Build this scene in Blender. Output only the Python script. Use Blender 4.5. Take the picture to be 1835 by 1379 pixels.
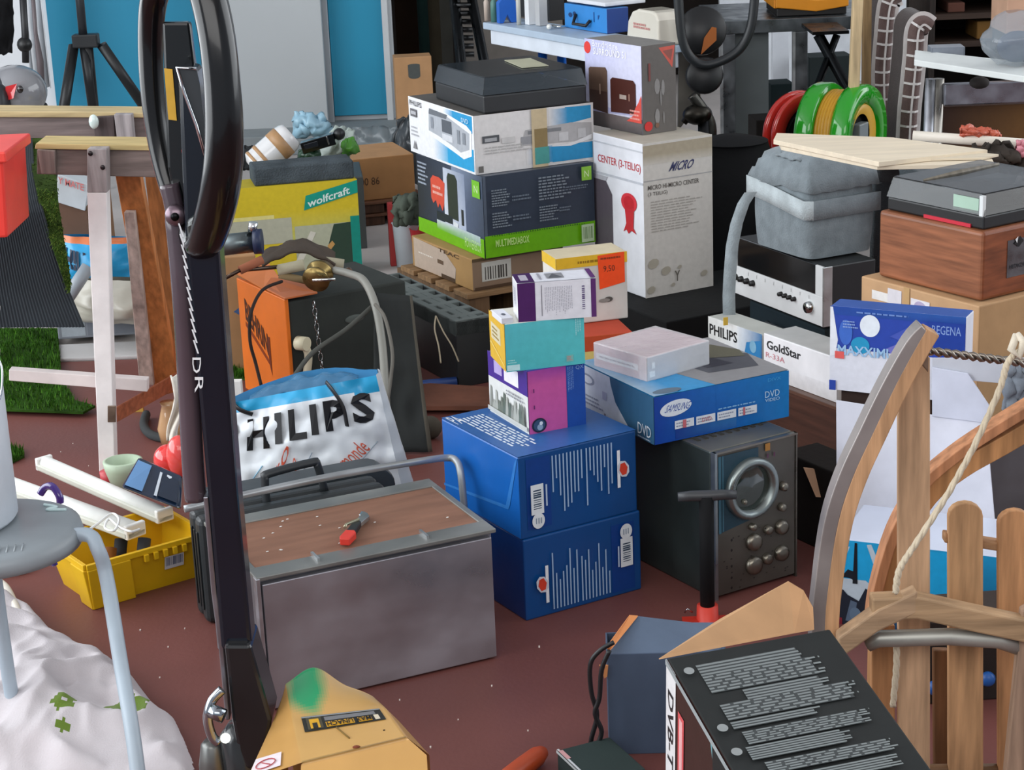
import bpy, bmesh, math, random
from mathutils import Vector, Matrix, noise
for o in list(bpy.data.objects): bpy.data.objects.remove(o, do_unlink=True)
SC = bpy.context.scene
COL = SC.collection
R = math.radians
# ------------------------------------------------------------------ camera
F0, PIT, ROL, CH = 3500.0, R(17.1), R(-2.35), 1.6
def _axes():
    r = Vector((1,0,0)); f = Vector((0, math.cos(PIT), -math.sin(PIT))); u = Vector((0, math.sin(PIT), math.cos(PIT)))
    c, s = math.cos(ROL), math.sin(ROL)
    return r*c+u*s, u*c-r*s, f
AX, AY, AZ = _axes()
cam_data = bpy.data.cameras.new('camera'); cam = bpy.data.objects.new('camera', cam_data); COL.objects.link(cam)
cam_data.sensor_width = 36; cam_data.lens = F0/1835*36; cam_data.clip_end = 100
m = Matrix((AX, AY, -AZ)).transposed().to_4x4(); m.translation = Vector((0,0,CH)); cam.matrix_world = m
SC.camera = cam
# ------------------------------------------------------------------ light
SC.view_settings.view_transform = 'Standard'; SC.view_settings.look = 'None'
SC.view_settings.exposure = 0.0; SC.view_settings.gamma = 1.0
W = bpy.data.worlds.new('overcast'); SC.world = W; W.use_nodes = True
bg = W.node_tree.nodes['Background']; bg.inputs[0].default_value = (0.80, 0.88, 1.0, 1); bg.inputs[1].default_value = 0.50
def area(name, loc, rot, sx, sy, power, col=(1,1,1)):
    d = bpy.data.lights.new(name, 'AREA'); d.shape = 'RECTANGLE'; d.size = sx; d.size_y = sy; d.energy = power; d.color = col
    o = bpy.data.objects.new(name, d); COL.objects.link(o); o.location = loc; o.rotation_euler = rot; return o
area('daylight_left', (-4.2, 3.2, 2.2), (0, R(-90), 0), 3.2, 7.0, 330, (0.93, 0.97, 1.0))
area('daylight_right', (4.6, 5.5, 2.2), (0, R(90), 0), 3.0, 6.0, 150, (0.93, 0.97, 1.0))
area('daylight_rear', (0.0, -1.2, 3.2), (R(55), 0, 0), 6.0, 2.2, 120, (1.0, 0.98, 0.96))

# ------------------------------------------------------------------ pixel to point helpers (frame 1835 x 1379)
def ray(px, py): return AZ + AX*((px-917.5)/F0) - AY*((py-689.5)/F0)
def G(px, py, z=0.0):
    d = ray(px, py); t = (z-CH)/d.z; return Vector((d.x*t, d.y*t, z))
def Yp(px, py, y):
    d = ray(px, py); t = y/d.y; return Vector((d.x*t, y, CH+d.z*t))
def proj(p):
    v = Vector(p)-Vector((0,0,CH)); z = v.dot(AZ)
    return 917.5+F0*v.dot(AX)/z, 689.5-F0*v.dot(AY)/z
def bis(fn, lo, hi, target, inc=True):
    for _ in range(45):
        mm = (lo+hi)/2
        if (fn(mm) < target) == inc: lo = mm
        else: hi = mm
    return (lo+hi)/2
def hgt(p, py): return bis(lambda z: proj((p[0], p[1], z))[1], -1, 4, py, False)
def uv(yaw): a = R(yaw); return Vector((math.cos(a), math.sin(a), 0)), Vector((-math.sin(a), math.cos(a), 0))
def P(F, z=None, Y=None, r=None, l=None, yaw=30, top=None, h=None, w=None, d=None, under=False):
    """front corner pixel F on level z (or at depth Y); r / l = pixel x of the right / left corner on that level; top = pixel y of the corner's upper end.
    under=True: F, r and l are on the upper face, the base is h below."""
    f = G(F[0], F[1], z) if z is not None else Yp(F[0], F[1], Y)
    u, v = uv(yaw)
    if w is None: w = bis(lambda t: proj(f+u*t)[0], 0, 3, r)
    if d is None: d = bis(lambda t: proj(f+v*t)[0], 0, 3, l, False)
    if top is not None: h = hgt(f, top)-f.z
    if under: f = f-Vector((0,0,h))
    return dict(loc=f, yaw=yaw, w=w, d=d, h=h)

# ------------------------------------------------------------------ colour and materials
def lin(c):
    return tuple(x/12.92 if x <= .04045 else ((x+.055)/1.055)**2.4 for x in c)
def hx(s):
    if isinstance(s, tuple): return s
    s = s.lstrip('#'); return lin(tuple(int(s[i:i+2], 16)/255 for i in (0,2,4)))
MATS = {}
def mat(name, rough=.6, metal=0., noise_scale=8., noise_amt=.12, bump=.0, bump_scale=60., stretch=(1,1,1), coat=0., trans=0., alpha=1., spec=.5, scratch=0., wave=0., sheen=0., rvar=0.):
    m = bpy.data.materials.new(name); m.use_nodes = True; nt = m.node_tree; N = nt.nodes; L = nt.links
    b = N['Principled BSDF']
    at = N.new('ShaderNodeAttribute'); at.attribute_name = 'Col'
    tc = N.new('ShaderNodeTexCoord'); mp = N.new('ShaderNodeMapping'); mp.inputs['Scale'].default_value = stretch
    L.new(tc.outputs['Object'], mp.inputs['Vector'])
    nz = N.new('ShaderNodeTexNoise'); nz.inputs['Scale'].default_value = noise_scale; nz.inputs['Detail'].default_value = 6
    L.new(mp.outputs[0], nz.inputs['Vector'])
    mr = N.new('ShaderNodeMapRange'); mr.inputs[1].default_value = .3; mr.inputs[2].default_value = .7
    mr.inputs[3].default_value = 1-noise_amt; mr.inputs[4].default_value = 1+noise_amt*.6
    L.new(nz.outputs[0], mr.inputs[0])
    mx = N.new('ShaderNodeVectorMath'); mx.operation = 'SCALE'
    L.new(at.outputs['Color'], mx.inputs[0]); L.new(mr.outputs[0], mx.inputs['Scale'])
    L.new(mx.outputs[0], b.inputs['Base Color'])
    b.inputs['Roughness'].default_value = rough; b.inputs['Metallic'].default_value = metal
    b.inputs['Specular IOR Level'].default_value = spec
    b.inputs['Coat Weight'].default_value = coat; b.inputs['Coat Roughness'].default_value = .08
    b.inputs['Transmission Weight'].default_value = trans; b.inputs['Alpha'].default_value = alpha
    b.inputs['Sheen Weight'].default_value = sheen
    if rvar:
        r2 = N.new('ShaderNodeMapRange'); r2.inputs[1].default_value = .3; r2.inputs[2].default_value = .7
        r2.inputs[3].default_value = max(.02, rough-rvar); r2.inputs[4].default_value = min(1, rough+rvar)
        L.new(nz.outputs[0], r2.inputs[0]); L.new(r2.outputs[0], b.inputs['Roughness'])
    if bump:
        n2 = N.new('ShaderNodeTexNoise'); n2.inputs['Scale'].default_value = bump_scale; n2.inputs['Detail'].default_value = 3
        L.new(mp.outputs[0], n2.inputs['Vector'])
        bp = N.new('ShaderNodeBump'); bp.inputs['Strength'].default_value = bump; bp.inputs['Distance'].default_value = .01
        L.new(n2.outputs[0], bp.inputs['Height']); L.new(bp.outputs[0], b.inputs['Normal'])
    MATS[name] = m; return m
mat('card', rough=.7, noise_amt=.10, noise_scale=14, bump=.10, bump_scale=25, spec=.3)
mat('cardgloss', rough=.32, noise_amt=.06, noise_scale=10, bump=.06, bump_scale=14, spec=.5)
mat('print', rough=.42, noise_amt=.07, noise_scale=60, spec=.4)
mat('dirty', rough=.8, noise_amt=.35, noise_scale=9, bump=.1, bump_scale=30, spec=.3)
mat('plastic', rough=.42, noise_amt=.08, noise_scale=12, bump=.03, bump_scale=40)
mat('gloss', rough=.12, noise_amt=.05, coat=.6)
mat('blackpaint', rough=.22, noise_amt=.2, noise_scale=5, coat=.35, spec=.35, rvar=.06)
mat('matte', rough=.85, noise_amt=.15, noise_scale=10, bump=.08, bump_scale=50, spec=.25)
mat('metal', rough=.35, metal=.9, noise_amt=.2, noise_scale=18, rvar=.12)
mat('chrome', rough=.14, metal=1., noise_amt=.1, noise_scale=18)
mat('galv', rough=.42, metal=.55, noise_amt=.28, noise_scale=7, bump=.05, bump_scale=9, rvar=.12)
mat('wood', rough=.6, noise_amt=.38, noise_scale=7, stretch=(9,9,.8), bump=.12, bump_scale=14, spec=.3)
mat('woodx', rough=.6, noise_amt=.34, noise_scale=7, stretch=(.8,9,9), bump=.1, bump_scale=14, spec=.3)
mat('veneer', rough=.4, noise_amt=.42, noise_scale=5, stretch=(2.0,1.2,14), spec=.4)
mat('ply', rough=.65, noise_amt=.22, noise_scale=6, stretch=(1,5,5), bump=.05, spec=.3)
mat('fabric', rough=.95, noise_amt=.18, noise_scale=30, bump=.3, bump_scale=220, sheen=.2, spec=.2)
mat('cloth', rough=.9, noise_amt=.08, noise_scale=10, bump=.15, bump_scale=300, sheen=.1, spec=.2)
mat('foam', rough=1., noise_amt=.35, noise_scale=12, bump=.5, bump_scale=160, spec=.1)
mat('film', rough=.12, noise_amt=.05, alpha=.42, spec=.9, bump=.35, bump_scale=30)
mat('clear', rough=.08, noise_amt=.02, alpha=.22, spec=.9)
mat('bag', rough=.3, noise_amt=.05, noise_scale=6, bump=.3, bump_scale=9, spec=.5)
mat('glass', rough=.06, noise_amt=.02, coat=1.)
mat('gras', rough=.9, noise_amt=.5, noise_scale=20, spec=.1)

# ------------------------------------------------------------------ mesh builder
class MB:
    def __init__(s): s.v=[]; s.f=[]; s.c=[]; s.m=[]; s.sm=[]; s.T=Matrix.Identity(4)
    def add(s, vs, fs, col, m='card', smooth=False):
        n=len(s.v); T=s.T; s.v += [T@Vector(p) for p in vs]
        cl = hx(col) if not isinstance(col, list) else col
        for i, f in enumerate(fs):
            s.f.append([n+k for k in f]); s.m.append(m); s.sm.append(smooth)
            if isinstance(cl, list): s.c.append([hx(x) for x in (cl[i] if isinstance(cl[i], list) else [cl[i]]*len(f))])
            else: s.c.append([cl]*len(f))
        return s
    def box(s, x0,y0,z0,x1,y1,z1, col='#888888', m='card'):
        v=[(x0,y0,z0),(x1,y0,z0),(x1,y1,z0),(x0,y1,z0),(x0,y0,z1),(x1,y0,z1),(x1,y1,z1),(x0,y1,z1)]
        f=[(0,1,5,4),(1,2,6,5),(2,3,7,6),(3,0,4,7),(4,5,6,7),(3,2,1,0)]   # front right back left top bottom
        if isinstance(col, dict):
            d=col.get('*','#888888'); col=[col.get(k,d) for k in 'FRBLTD']
        return s.add(v,f,col,m)
    def slab(s, pts, th, col='#888888', m='card', dirv=None):
        """polygon of 3-D points given thickness th along its normal (or dirv)"""
        ps=[Vector(p) for p in pts]
        n = Vector(dirv) if dirv is not None else sum(((ps[i]-ps[0]).cross(ps[i+1]-ps[0]) for i in range(1,len(ps)-1)), Vector()).normalized()
        k=len(ps); v=ps+[p+n*th for p in ps]
        f=[tuple(reversed(range(k))), tuple(range(k,2*k))]+[(i,(i+1)%k,(i+1)%k+k,i+k) for i in range(k)]
        return s.add(v,f,col,m)
    def prism(s, poly, z0, z1, col, m='card', smooth=False, top_scale=1.):
        k=len(poly); cx=sum(p[0] for p in poly)/k; cy=sum(p[1] for p in poly)/k
        v=[(p[0],p[1],z0) for p in poly]+[(cx+(p[0]-cx)*top_scale,cy+(p[1]-cy)*top_scale,z1) for p in poly]
        s.add(v,[tuple(reversed(range(k))),tuple(range(k,2*k))],col,m)
        n=len(s.v)-2*k; cl=[hx(col)]*4
        for i in range(k):
            s.f.append([n+i,n+(i+1)%k,n+(i+1)%k+k,n+i+k]); s.c.append(cl); s.m.append(m); s.sm.append(smooth)
        return s
    def tube(s, pts, r, col='#888888', m='plastic', seg=10, closed=False, sq=1., up=None, cap=True):
        pts=[Vector(p) for p in pts]; n=len(pts); rs = r if isinstance(r,(list,tuple)) else [r]*n
        t=[]
        for i in range(n):
            a=pts[(i-1)%n] if closed or i>0 else pts[i]; b=pts[(i+1)%n] if closed or i<n-1 else pts[i]
            t.append((b-a).normalized())
        nrm = Vector(up) if up is not None else (Vector((0,0,1)) if abs(t[0].z)<.9 else Vector((1,0,0)))
        v=[]
        for i in range(n):
            nrm = (nrm - t[i]*nrm.dot(t[i]))
            nrm = nrm.normalized() if nrm.length>1e-6 else t[i].orthogonal().normalized()
            b=t[i].cross(nrm)
            for k in range(seg):
                a=2*math.pi*k/seg; v.append(pts[i]+nrm*(rs[i]*math.cos(a))+b*(rs[i]*sq*math.sin(a)))
        f=[]
        for i in range(n if closed else n-1):
            for k in range(seg):
                f.append((i*seg+k, i*seg+(k+1)%seg, ((i+1)%n)*seg+(k+1)%seg, ((i+1)%n)*seg+k))
        s.add(v,f,col,m,True)
        if cap and not closed:
            n0=len(s.v)-n*seg
            for ring in (list(range(seg))[::-1], [(n-1)*seg+k for k in range(seg)]):
                s.f.append([n0+k for k in ring]); s.c.append([hx(col)]*seg); s.m.append(m); s.sm.append(False)
        return s
    def lathe(s, prof, col, m='plastic', seg=24, a0=0., a1=360., smooth=True):
        full=abs(a1-a0)>=359.9; k=seg if full else seg+1; v=[]
        for r,z in prof:
            for i in range(k):
                a=R(a0+(a1-a0)*i/seg); v.append((r*math.cos(a), r*math.sin(a), z))
        f=[]; cols=[]
        for j in range(len(prof)-1):
            for i in range(seg):
                i2=(i+1)%k; f.append((j*k+i,j*k+i2,(j+1)*k+i2,(j+1)*k+i)); cols.append(col[j] if isinstance(col,list) else col)
        return s.add(v,f,cols,m,smooth)
    def sheet(s, fn, nu, nv, col, m='cloth', smooth=True):
        v=[fn(i/nu,j/nv) for j in range(nv+1) for i in range(nu+1)]
        f=[]; cols=[]
        for j in range(nv):
            for i in range(nu):
                a=j*(nu+1)+i; f.append((a,a+1,a+nu+2,a+nu+1)); cols.append(col((i+.5)/nu,(j+.5)/nv) if callable(col) else col)
        return s.add(v,f,cols,m,smooth)
    def ball(s, c, r, col, m='plastic', seg=14, rings=9):
        r = r if isinstance(r,(tuple,list)) else (r,r,r); v=[]; c=Vector(c)
        for j in range(rings+1):
            p=math.pi*j/rings
            for i in range(seg):
                a=2*math.pi*i/seg; v.append(c+Vector((r[0]*math.sin(p)*math.cos(a), r[1]*math.sin(p)*math.sin(a), r[2]*math.cos(p))))
        f=[(j*seg+i, (j+1)*seg+i, (j+1)*seg+(i+1)%seg, j*seg+(i+1)%seg) for j in range(rings) for i in range(seg)]
        return s.add(v,f,col,m,True)
    def build(s, name, parent=None, loc=(0,0,0), yaw=0, bevel=0, seg=2, sub=0, solid=0, weld=False):
        me=bpy.data.meshes.new(name); me.from_pydata([tuple(p) for p in s.v],[],s.f)
        names=[]
        for x in s.m:
            if x not in names: names.append(x); me.materials.append(MATS[x])
        me.polygons.foreach_set('material_index',[names.index(x) for x in s.m])
        me.polygons.foreach_set('use_smooth',s.sm)
        ca=me.color_attributes.new('Col','FLOAT_COLOR','CORNER')
        flat=[]
        for cc in s.c:
            for q in cc: flat += [q[0],q[1],q[2],1.]
        ca.data.foreach_set('color',flat)
        me.validate(); me.update()
        if weld or sub:
            bm=bmesh.new(); bm.from_mesh(me); bmesh.ops.remove_doubles(bm,verts=bm.verts,dist=1e-5); bm.to_mesh(me); bm.free()
        o=bpy.data.objects.new(name,me); COL.objects.link(o); o.location=loc; o.rotation_euler=(0,0,R(yaw))
        if parent is not None: o.parent=parent
        if solid: q=o.modifiers.new('solid','SOLIDIFY'); q.thickness=solid; q.offset=0
        if sub: q=o.modifiers.new('sub','SUBSURF'); q.levels=sub; q.render_levels=sub
        if bevel: q=o.modifiers.new('bevel','BEVEL'); q.width=bevel; q.segments=seg; q.limit_method='ANGLE'; q.angle_limit=R(40)
        return o
def tag(o, label, cat, group=None, kind=None):
    o['label']=label; o['category']=cat
    if group: o['group']=group
    if kind: o['kind']=kind
    return o
def thing(name, label, cat, loc=(0,0,0), yaw=0, group=None):
    o=bpy.data.objects.new(name,None); o.empty_display_size=.05; COL.objects.link(o); o.location=loc; o.rotation_euler=(0,0,R(yaw))
    return tag(o,label,cat,group)
def struct(o): o['kind']='structure'; return o
def copy_tree(o, parent=None):
    c=o.copy(); COL.objects.link(c); c.parent=parent
    for ch in o.children: copy_tree(ch, c)
    return c
# text outlines from Blender's built-in face, flattened to polygons once per string
TXT={}
def glyphs(t, bold=0.):
    k=(t,bold)
    if k not in TXT:
        cu=bpy.data.curves.new('t','FONT'); cu.body=t; cu.resolution_u=2; cu.offset=bold; cu.fill_mode='FRONT'
        o=bpy.data.objects.new('t',cu); COL.objects.link(o); dg=bpy.context.evaluated_depsgraph_get(); me=bpy.data.meshes.new_from_object(o.evaluated_get(dg))
        vs=[(v.co.x,v.co.y) for v in me.vertices]; fs=[tuple(p.vertices) for p in me.polygons]
        bpy.data.objects.remove(o); bpy.data.curves.remove(cu); bpy.data.meshes.remove(me)
        x0=min(v[0] for v in vs); x1=max(v[0] for v in vs); y0=min(v[1] for v in vs); y1=max(v[1] for v in vs)
        TXT[k]=([((x-x0)/(x1-x0),(y-y0)/(y1-y0)) for x,y in vs],fs)
    return TXT[k]
class Pr:
    """flat print laid on one face: o = lower left corner, ux / uy = edge vectors; coordinates are fractions of the face"""
    def __init__(s, o, ux, uy, m='print', mb=None, eps=.0006):
        s.o=Vector(o); s.ux=Vector(ux); s.uy=Vector(uy); s.n=s.ux.cross(s.uy).normalized(); s.k=1; s.mb=mb or MB(); s.m=m; s.eps=eps
    def pt(s,u,v,k): return s.o+s.ux*u+s.uy*v+s.n*(s.eps+s.k*.00025)
    def poly(s, pts, col):
        s.mb.add([s.pt(u,v,s.k) for u,v in pts],[tuple(range(len(pts)))],[col] if isinstance(col,list) else col,s.m); s.k+=1; return s
    def r(s,u0,v0,u1,v1,col): return s.poly([(u0,v0),(u1,v0),(u1,v1),(u0,v1)],col)
    def g(s,u0,v0,u1,v1,a,b,c,d): return s.poly([(u0,v0),(u1,v0),(u1,v1),(u0,v1)],[a,b,c,d])
    def e(s,u,v,ru,rv,col,n=24,rot=0):
        c,q=math.cos(R(rot)),math.sin(R(rot)); A=s.ux.length; B=s.uy.length; pts=[]
        for i in range(n):
            a=2*math.pi*i/n; x=ru*A*math.cos(a); y=rv*B*math.sin(a); pts.append((u+(x*c-y*q)/A, v+(x*q+y*c)/B))
        return s.poly(pts,col)
    def t(s,text,u0,v0,u1,v1,col,rot=0,bold=0.,shear=0.):
        vs,fs=glyphs(text,bold); out=[]
        for x,y in vs:
            x+=shear*y
            if rot==90: x,y=1-y,x
            elif rot==-90: x,y=y,1-x
            elif rot==180: x,y=1-x,1-y
            out.append(s.pt(u0+(u1-u0)*x, v0+(v1-v0)*y, s.k))
        s.mb.add(out,fs,col,s.m); s.k+=1; return s
    def l(s,u0,v0,u1,v1,n,col,vert=False,fill=.45,seed=1,solid=False,ragged=.3):
        """n lines of small print as rows of word-length dashes"""
        rd=random.Random(seed); vs=[]; fs=[]
        for i in range(n):
            a=(i+.5-fill/2)/n; b=(i+.5+fill/2)/n; x=0.; end=1-rd.random()*ragged
            while x<end:
                w=end-x if solid else min(rd.uniform(.04,.14),end-x)
                q=[(x,a),(x+w,a),(x+w,b),(x,b)]
                if vert: q=[(y,1-xx) for xx,y in q]
                k=len(vs); vs+=[s.pt(u0+(u1-u0)*p, v0+(v1-v0)*r_, s.k) for p,r_ in q]
                fs.append((k,k+1,k+2,k+3) if not vert else (k+3,k+2,k+1,k)); x+=w+.025
        s.mb.add(vs,fs,col,s.m); s.k+=1; return s
    def bars(s,u0,v0,u1,v1,n,col,seed=3,horiz=False):
        rd=random.Random(seed); vs=[]; fs=[]
        for i in range(n):
            w=rd.uniform(.25,.75)/n; x=(i+rd.random()*.25)/n; k=len(vs)
            q=[(x,0),(x+w,0),(x+w,1),(x,1)]
            if horiz: q=[(y,a) for a,y in q][::-1]
            vs+=[s.pt(u0+(u1-u0)*a, v0+(v1-v0)*b, s.k) for a,b in q]; fs.append((k,k+1,k+2,k+3))
        s.mb.add(vs,fs,col,s.m); s.k+=1; return s
def face(w,d,h,f,mb,m='print'):
    if f=='F': return Pr((0,0,0),(w,0,0),(0,0,h),m,mb)
    if f=='L': return Pr((0,d,0),(0,-d,0),(0,0,h),m,mb)
    if f=='T': return Pr((0,0,h),(w,0,0),(0,d,0),m,mb)
    if f=='R': return Pr((w,0,0),(0,d,0),(0,0,h),m,mb)
def carton(name, label, q, cols, prints=None, m='card', cat='box', group=None, bevel=.0035, pm='print', dent=.003, seed=None, tilt=None):
    """closed box: body with slightly dented panels and folded flaps on top, printing as its own part"""
    t=thing(name,label,cat,q['loc'],q['yaw'],group); w,d,h=q['w'],q['d'],q['h']
    if tilt: t.rotation_euler=(R(tilt[0]),R(tilt[1]),R(q['yaw']))
    b=MB().box(0,0,0,w,d,h,cols,m)
    b.build('carton_body',t,bevel=bevel)
    top=(cols.get('T',cols.get('*','#888888')) if isinstance(cols,dict) else cols)
    if prints:
        mb=MB()
        for f,fn in prints.items():
            fn(face(w,d,h,f,mb,pm))
        if mb.v: mb.build('printing',t)
    return t
mat('panel', rough=.5, noise_amt=.03, noise_scale=3)
mat('palewood', rough=.65, noise_amt=.10, noise_scale=6, stretch=(.8,7,7), bump=.05, spec=.3)
mat('sheetmetal', rough=.38, metal=.75, noise_amt=.2, noise_scale=5, bump=.06, bump_scale=7, rvar=.14, stretch=(1,1,1.6))
mat('smoke', rough=.10, noise_amt=.05, alpha=.62, spec=.7)
# ================================================================== the hall
YE = 5.62
mat('floorpaint', rough=.5, noise_amt=.22, noise_scale=1.7, bump=.05, bump_scale=90, rvar=.12, spec=.35)
mat('concrete', rough=.8, noise_amt=.2, noise_scale=2.5, bump=.1, bump_scale=50)
struct(MB().box(-5,-2,-.1,5,YE,0,'#754640','floorpaint').build('floor'))
struct(MB().box(-5,YE,-.1,5,11,0,'#b9b2ae','concrete').build('floor_concrete'))
struct(MB().box(-5,YE,0,-.62,YE+.16,.012,'#c3c1c0','concrete').build('trim_kerb', bevel=.004))
fb = MB(); rd = random.Random(11)
for px_, py_ in ((330,1127),(285,1215),(965,1160),(945,1310),(715,1255),(300,1160),(820,1290),(700,1300),(880,1230),(250,1130),(158,835),(108,810),(130,795),(770,1340)):
    x, y = G(px_,py_)[:2]; a = rd.uniform(.0015,.003)
    fb.box(x,y,0,x+a,y+a*1.3,a,'#e6ddd4','matte')
o = fb.build('floor_crumbs'); tag(o,'tiny pale crumbs scattered over the red floor','debris','crumbs on the floor','stuff')
struct(MB().box(-5,11,0,5,11.1,4,'#2e2825','matte').build('wall_back'))
struct(MB().box(4.9,6.5,0,5,11,4,'#c9ccd0','matte').build('wall_right'))
struct(MB().box(-5,-2,4,5,11,4.1,'#d9dadb','matte').build('ceiling'))
# partition of blue and pale panels at the back
PY = 9.3
def pan(name, x0, x1, ytop, ybot, col, y=PY, th=.03, par=None, m='panel'):
    a = Yp(x0, ybot, y); c = Yp(x1, ybot, y); zb = a.z
    xl, xr = a.x, c.x
    return MB().box(xl, y, zb, xr, y+th, 3.2, col, m).build(name, par, bevel=.003)
pt = struct(bpy.data.objects.new('partition_wall', None)); COL.objects.link(pt)
a = Yp(100,222,PY); c = Yp(712,222,PY)
MB().box(a.x-.02, PY+.03, 0, c.x, PY+.08, 3.2, '#bfc4c8','panel').build('frame_panel', pt, bevel=.004)
pan('blue_panel',104,400,0,214,'#1488ab',PY,.03,pt); pan('blue_panel',600,695,0,208,'#1488ab',PY,.03,pt)
pan('mullion',588,600,0,225,'#aab1b7',PY-.02,.05,pt); pan('mullion',695,706,0,222,'#c2c6c8',PY-.02,.05,pt)
q = Yp(596,218,PY); q2 = Yp(712,222,PY)
MB().box(q.x,PY-.03,q.z-.06,q2.x,PY+.02,q.z+.0,'#b4babf','panel').build('bottom_rail', pt, bevel=.003)
pan('sliding_door_panel',372,590,0,246,'#b6bbbd',PY-.12,.04,pt)
q = Yp(330,246,PY-.12); q2 = Yp(596,246,PY-.12)
MB().box(q.x,PY-.14,q.z-.04,q2.x,PY-.06,q.z,'#7d8285','panel').build('door_shoe', pt, bevel=.003)
q = Yp(612,225,PY-.25); q2 = Yp(745,260,PY-.25)
MB().box(Yp(420,270,PY-.3).x,PY-.35,0,q2.x,PY+.05,q.z-.02,'#8d9496','concrete').build('ledge', pt, bevel=.005)
# backlight left of the blue panel painted as a white wall, with a curtain
struct(MB().box(-4.2,PY+.02,0,Yp(100,100,PY).x,PY+.08,3.2,'#eef1f4','panel').build('wall_left_backlit'))
b = MB()
def cur(u,v):
    p = Yp(62+36*u, 200, PY-.3); return (p.x, PY-.3+.03*math.sin(u*17), .35+v*2.6)
b.sheet(cur, 24, 6, '#e8ecf0','cloth'); tag(b.build('white_curtain', solid=.004),'white curtain hanging beside the left blue wall panel','curtain')
# dark opening right of the panels
for x0,x1,colr,yy in ((712,756,'#2b1c10',10.4),(768,792,'#4d4638',10.3),(792,812,'#54544f',10.2)):
    a = Yp(x0,100,yy); c = Yp(x1,100,yy)
    struct(MB().box(a.x,yy,0,c.x,yy+.05,3.3,colr,'matte').build('wall_board'))
a = Yp(761,90,10.1)
tag(MB().tube([(a.x,10.1,0),(a.x,10.1,3.2)],.028,'#1d3836','matte').build('green_post'),'dark green post standing in the dark opening behind the carton stack','post')
# ladder leaning behind the record player
t = thing('step_ladder','dark grey ladder standing behind the record player stack','ladder',(0,0,0))
for k,(p0,p1) in enumerate((((812,-20),(828,125)),((842,-20),(868,112)))):
    b = MB(); A_ = Yp(*p0,8.4); B_ = Yp(*p1,8.2); D_ = B_-A_; g = B_-D_*( (B_.z-0.0)/D_.z )
    b.tube([A_-(B_-A_)*1.2, g],.022,'#16181a','metal',seg=4); b.build('rail',t)
for k in range(9):
    f = k/9; A_ = Yp(812+6*f,-20+60*f*2.2,8.35); B_ = Yp(842+9*f,-20+60*f*2.2,8.35)
    MB().tube([A_,B_],.012,'#3a3b3c','metal',seg=6).build('rung',t)
struct(MB().box(Yp(830,100,9.8).x,9.8,0,Yp(1010,100,9.8).x,9.85,1.6,'#6a6560','matte').build('wall_board'))
# ================================================================== central column: two blue boxes and what stands on them
BL = '#0b4886'
z1 = hgt(G(943,1113), 968); zt = hgt(G(943,1113), 819.5)
def blueF(flip):
    def fn(p):
        X = (lambda u: 1-u) if flip else (lambda u: u)
        def rr(u0,v0,u1,v1,c):
            if flip: p.r(1-u1,1-v1,1-u0,1-v0,c)
            else: p.r(u0,v0,u1,v1,c)
        rr(.06,.10,.26,.95,'#0b3d86')
        # upright text lines: (column, bottom, top) read off the upper box, turned round for the lower one
        rd = random.Random(4+flip)
        for k in range(17):
            u = .275+k*.0300 + (.012 if k>8 else 0); ln = rd.choice((.35,.5,.62,.44,.28,.56,.7,.66)); top = .93
            w = .011; p.r(*( (1-u-w,1-top,1-u,1-top+ln) if flip else (u,top-ln,u+w,top)), '#9db8d8')
        rr(.085,.28,.19,.64,'#dfe6ea'); 
        (p.bars(1-.17,1-.58,1-.105,1-.34,9,'#33475e',horiz=True) if flip else p.bars(.105,.34,.17,.58,9,'#33475e',horiz=True))
        p.e(X(.14),1-.80 if not flip else .80,.052,.095,'#dfe6ea')
        rr(.118,.165,.126,.235,'#8294a6'); rr(.138,.165,.146,.235,'#8294a6'); rr(.158,.165,.166,.235,'#8294a6')
        rr(.205,.36,.218,.62,'#b8cbe2')
        # white word on its side beside a red star-like mark
        rr(.815,.36,.84,.82,'#e9edf2')
        c = (X(.868), .58 if not flip else .42)
        p.e(c[0],c[1],.05,.11,'#c9cfda',n=8,rot=20); p.e(c[0],c[1],.036,.085,'#d2412c',n=6,rot=10)
    return fn
def blueL(p):
    p.poly([(0,0),(1,.0),(.93,.42),(.82,.30),(0,.62)],'#0f4c9e'); p.poly([(.80,.31),(.96,.93),(1,1),(.97,.9),(.83,.30)],'#2a66b2')
q = P((943,1113), z=0, r=1150, l=1, yaw=30, top=968, d=.31)
carton('appliance_box','lower glossy blue box of the pair, on the red floor beside the metal drawer cabinet',q,{'*':BL,'L':'#123a78'},{'F':blueF(True)},m='cardgloss',group='blue appliance boxes')  # left face a darker copy of the same blue, shade put into colour
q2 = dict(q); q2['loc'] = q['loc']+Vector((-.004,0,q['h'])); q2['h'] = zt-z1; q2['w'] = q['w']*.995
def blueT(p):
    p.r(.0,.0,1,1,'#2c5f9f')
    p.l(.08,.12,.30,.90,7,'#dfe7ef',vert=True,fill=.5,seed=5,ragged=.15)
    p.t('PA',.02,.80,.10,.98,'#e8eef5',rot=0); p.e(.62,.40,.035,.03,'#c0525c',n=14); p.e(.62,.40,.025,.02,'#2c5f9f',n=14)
carton('appliance_box','upper glossy blue box of the pair, directly under the pink and purple box',q2,{'*':BL,'L':'#1561b4'},{'F':blueF(False),'T':blueT,'L':lambda p:(p.poly([(.0,.18),(.83,.34),(.96,.92),(1,1),(.88,.36),(.86,.30),(.0,.15)],'#2f78c4'))},m='cardgloss',group='blue appliance boxes')  # left face lighter: light and sheen put into the same blue
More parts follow.
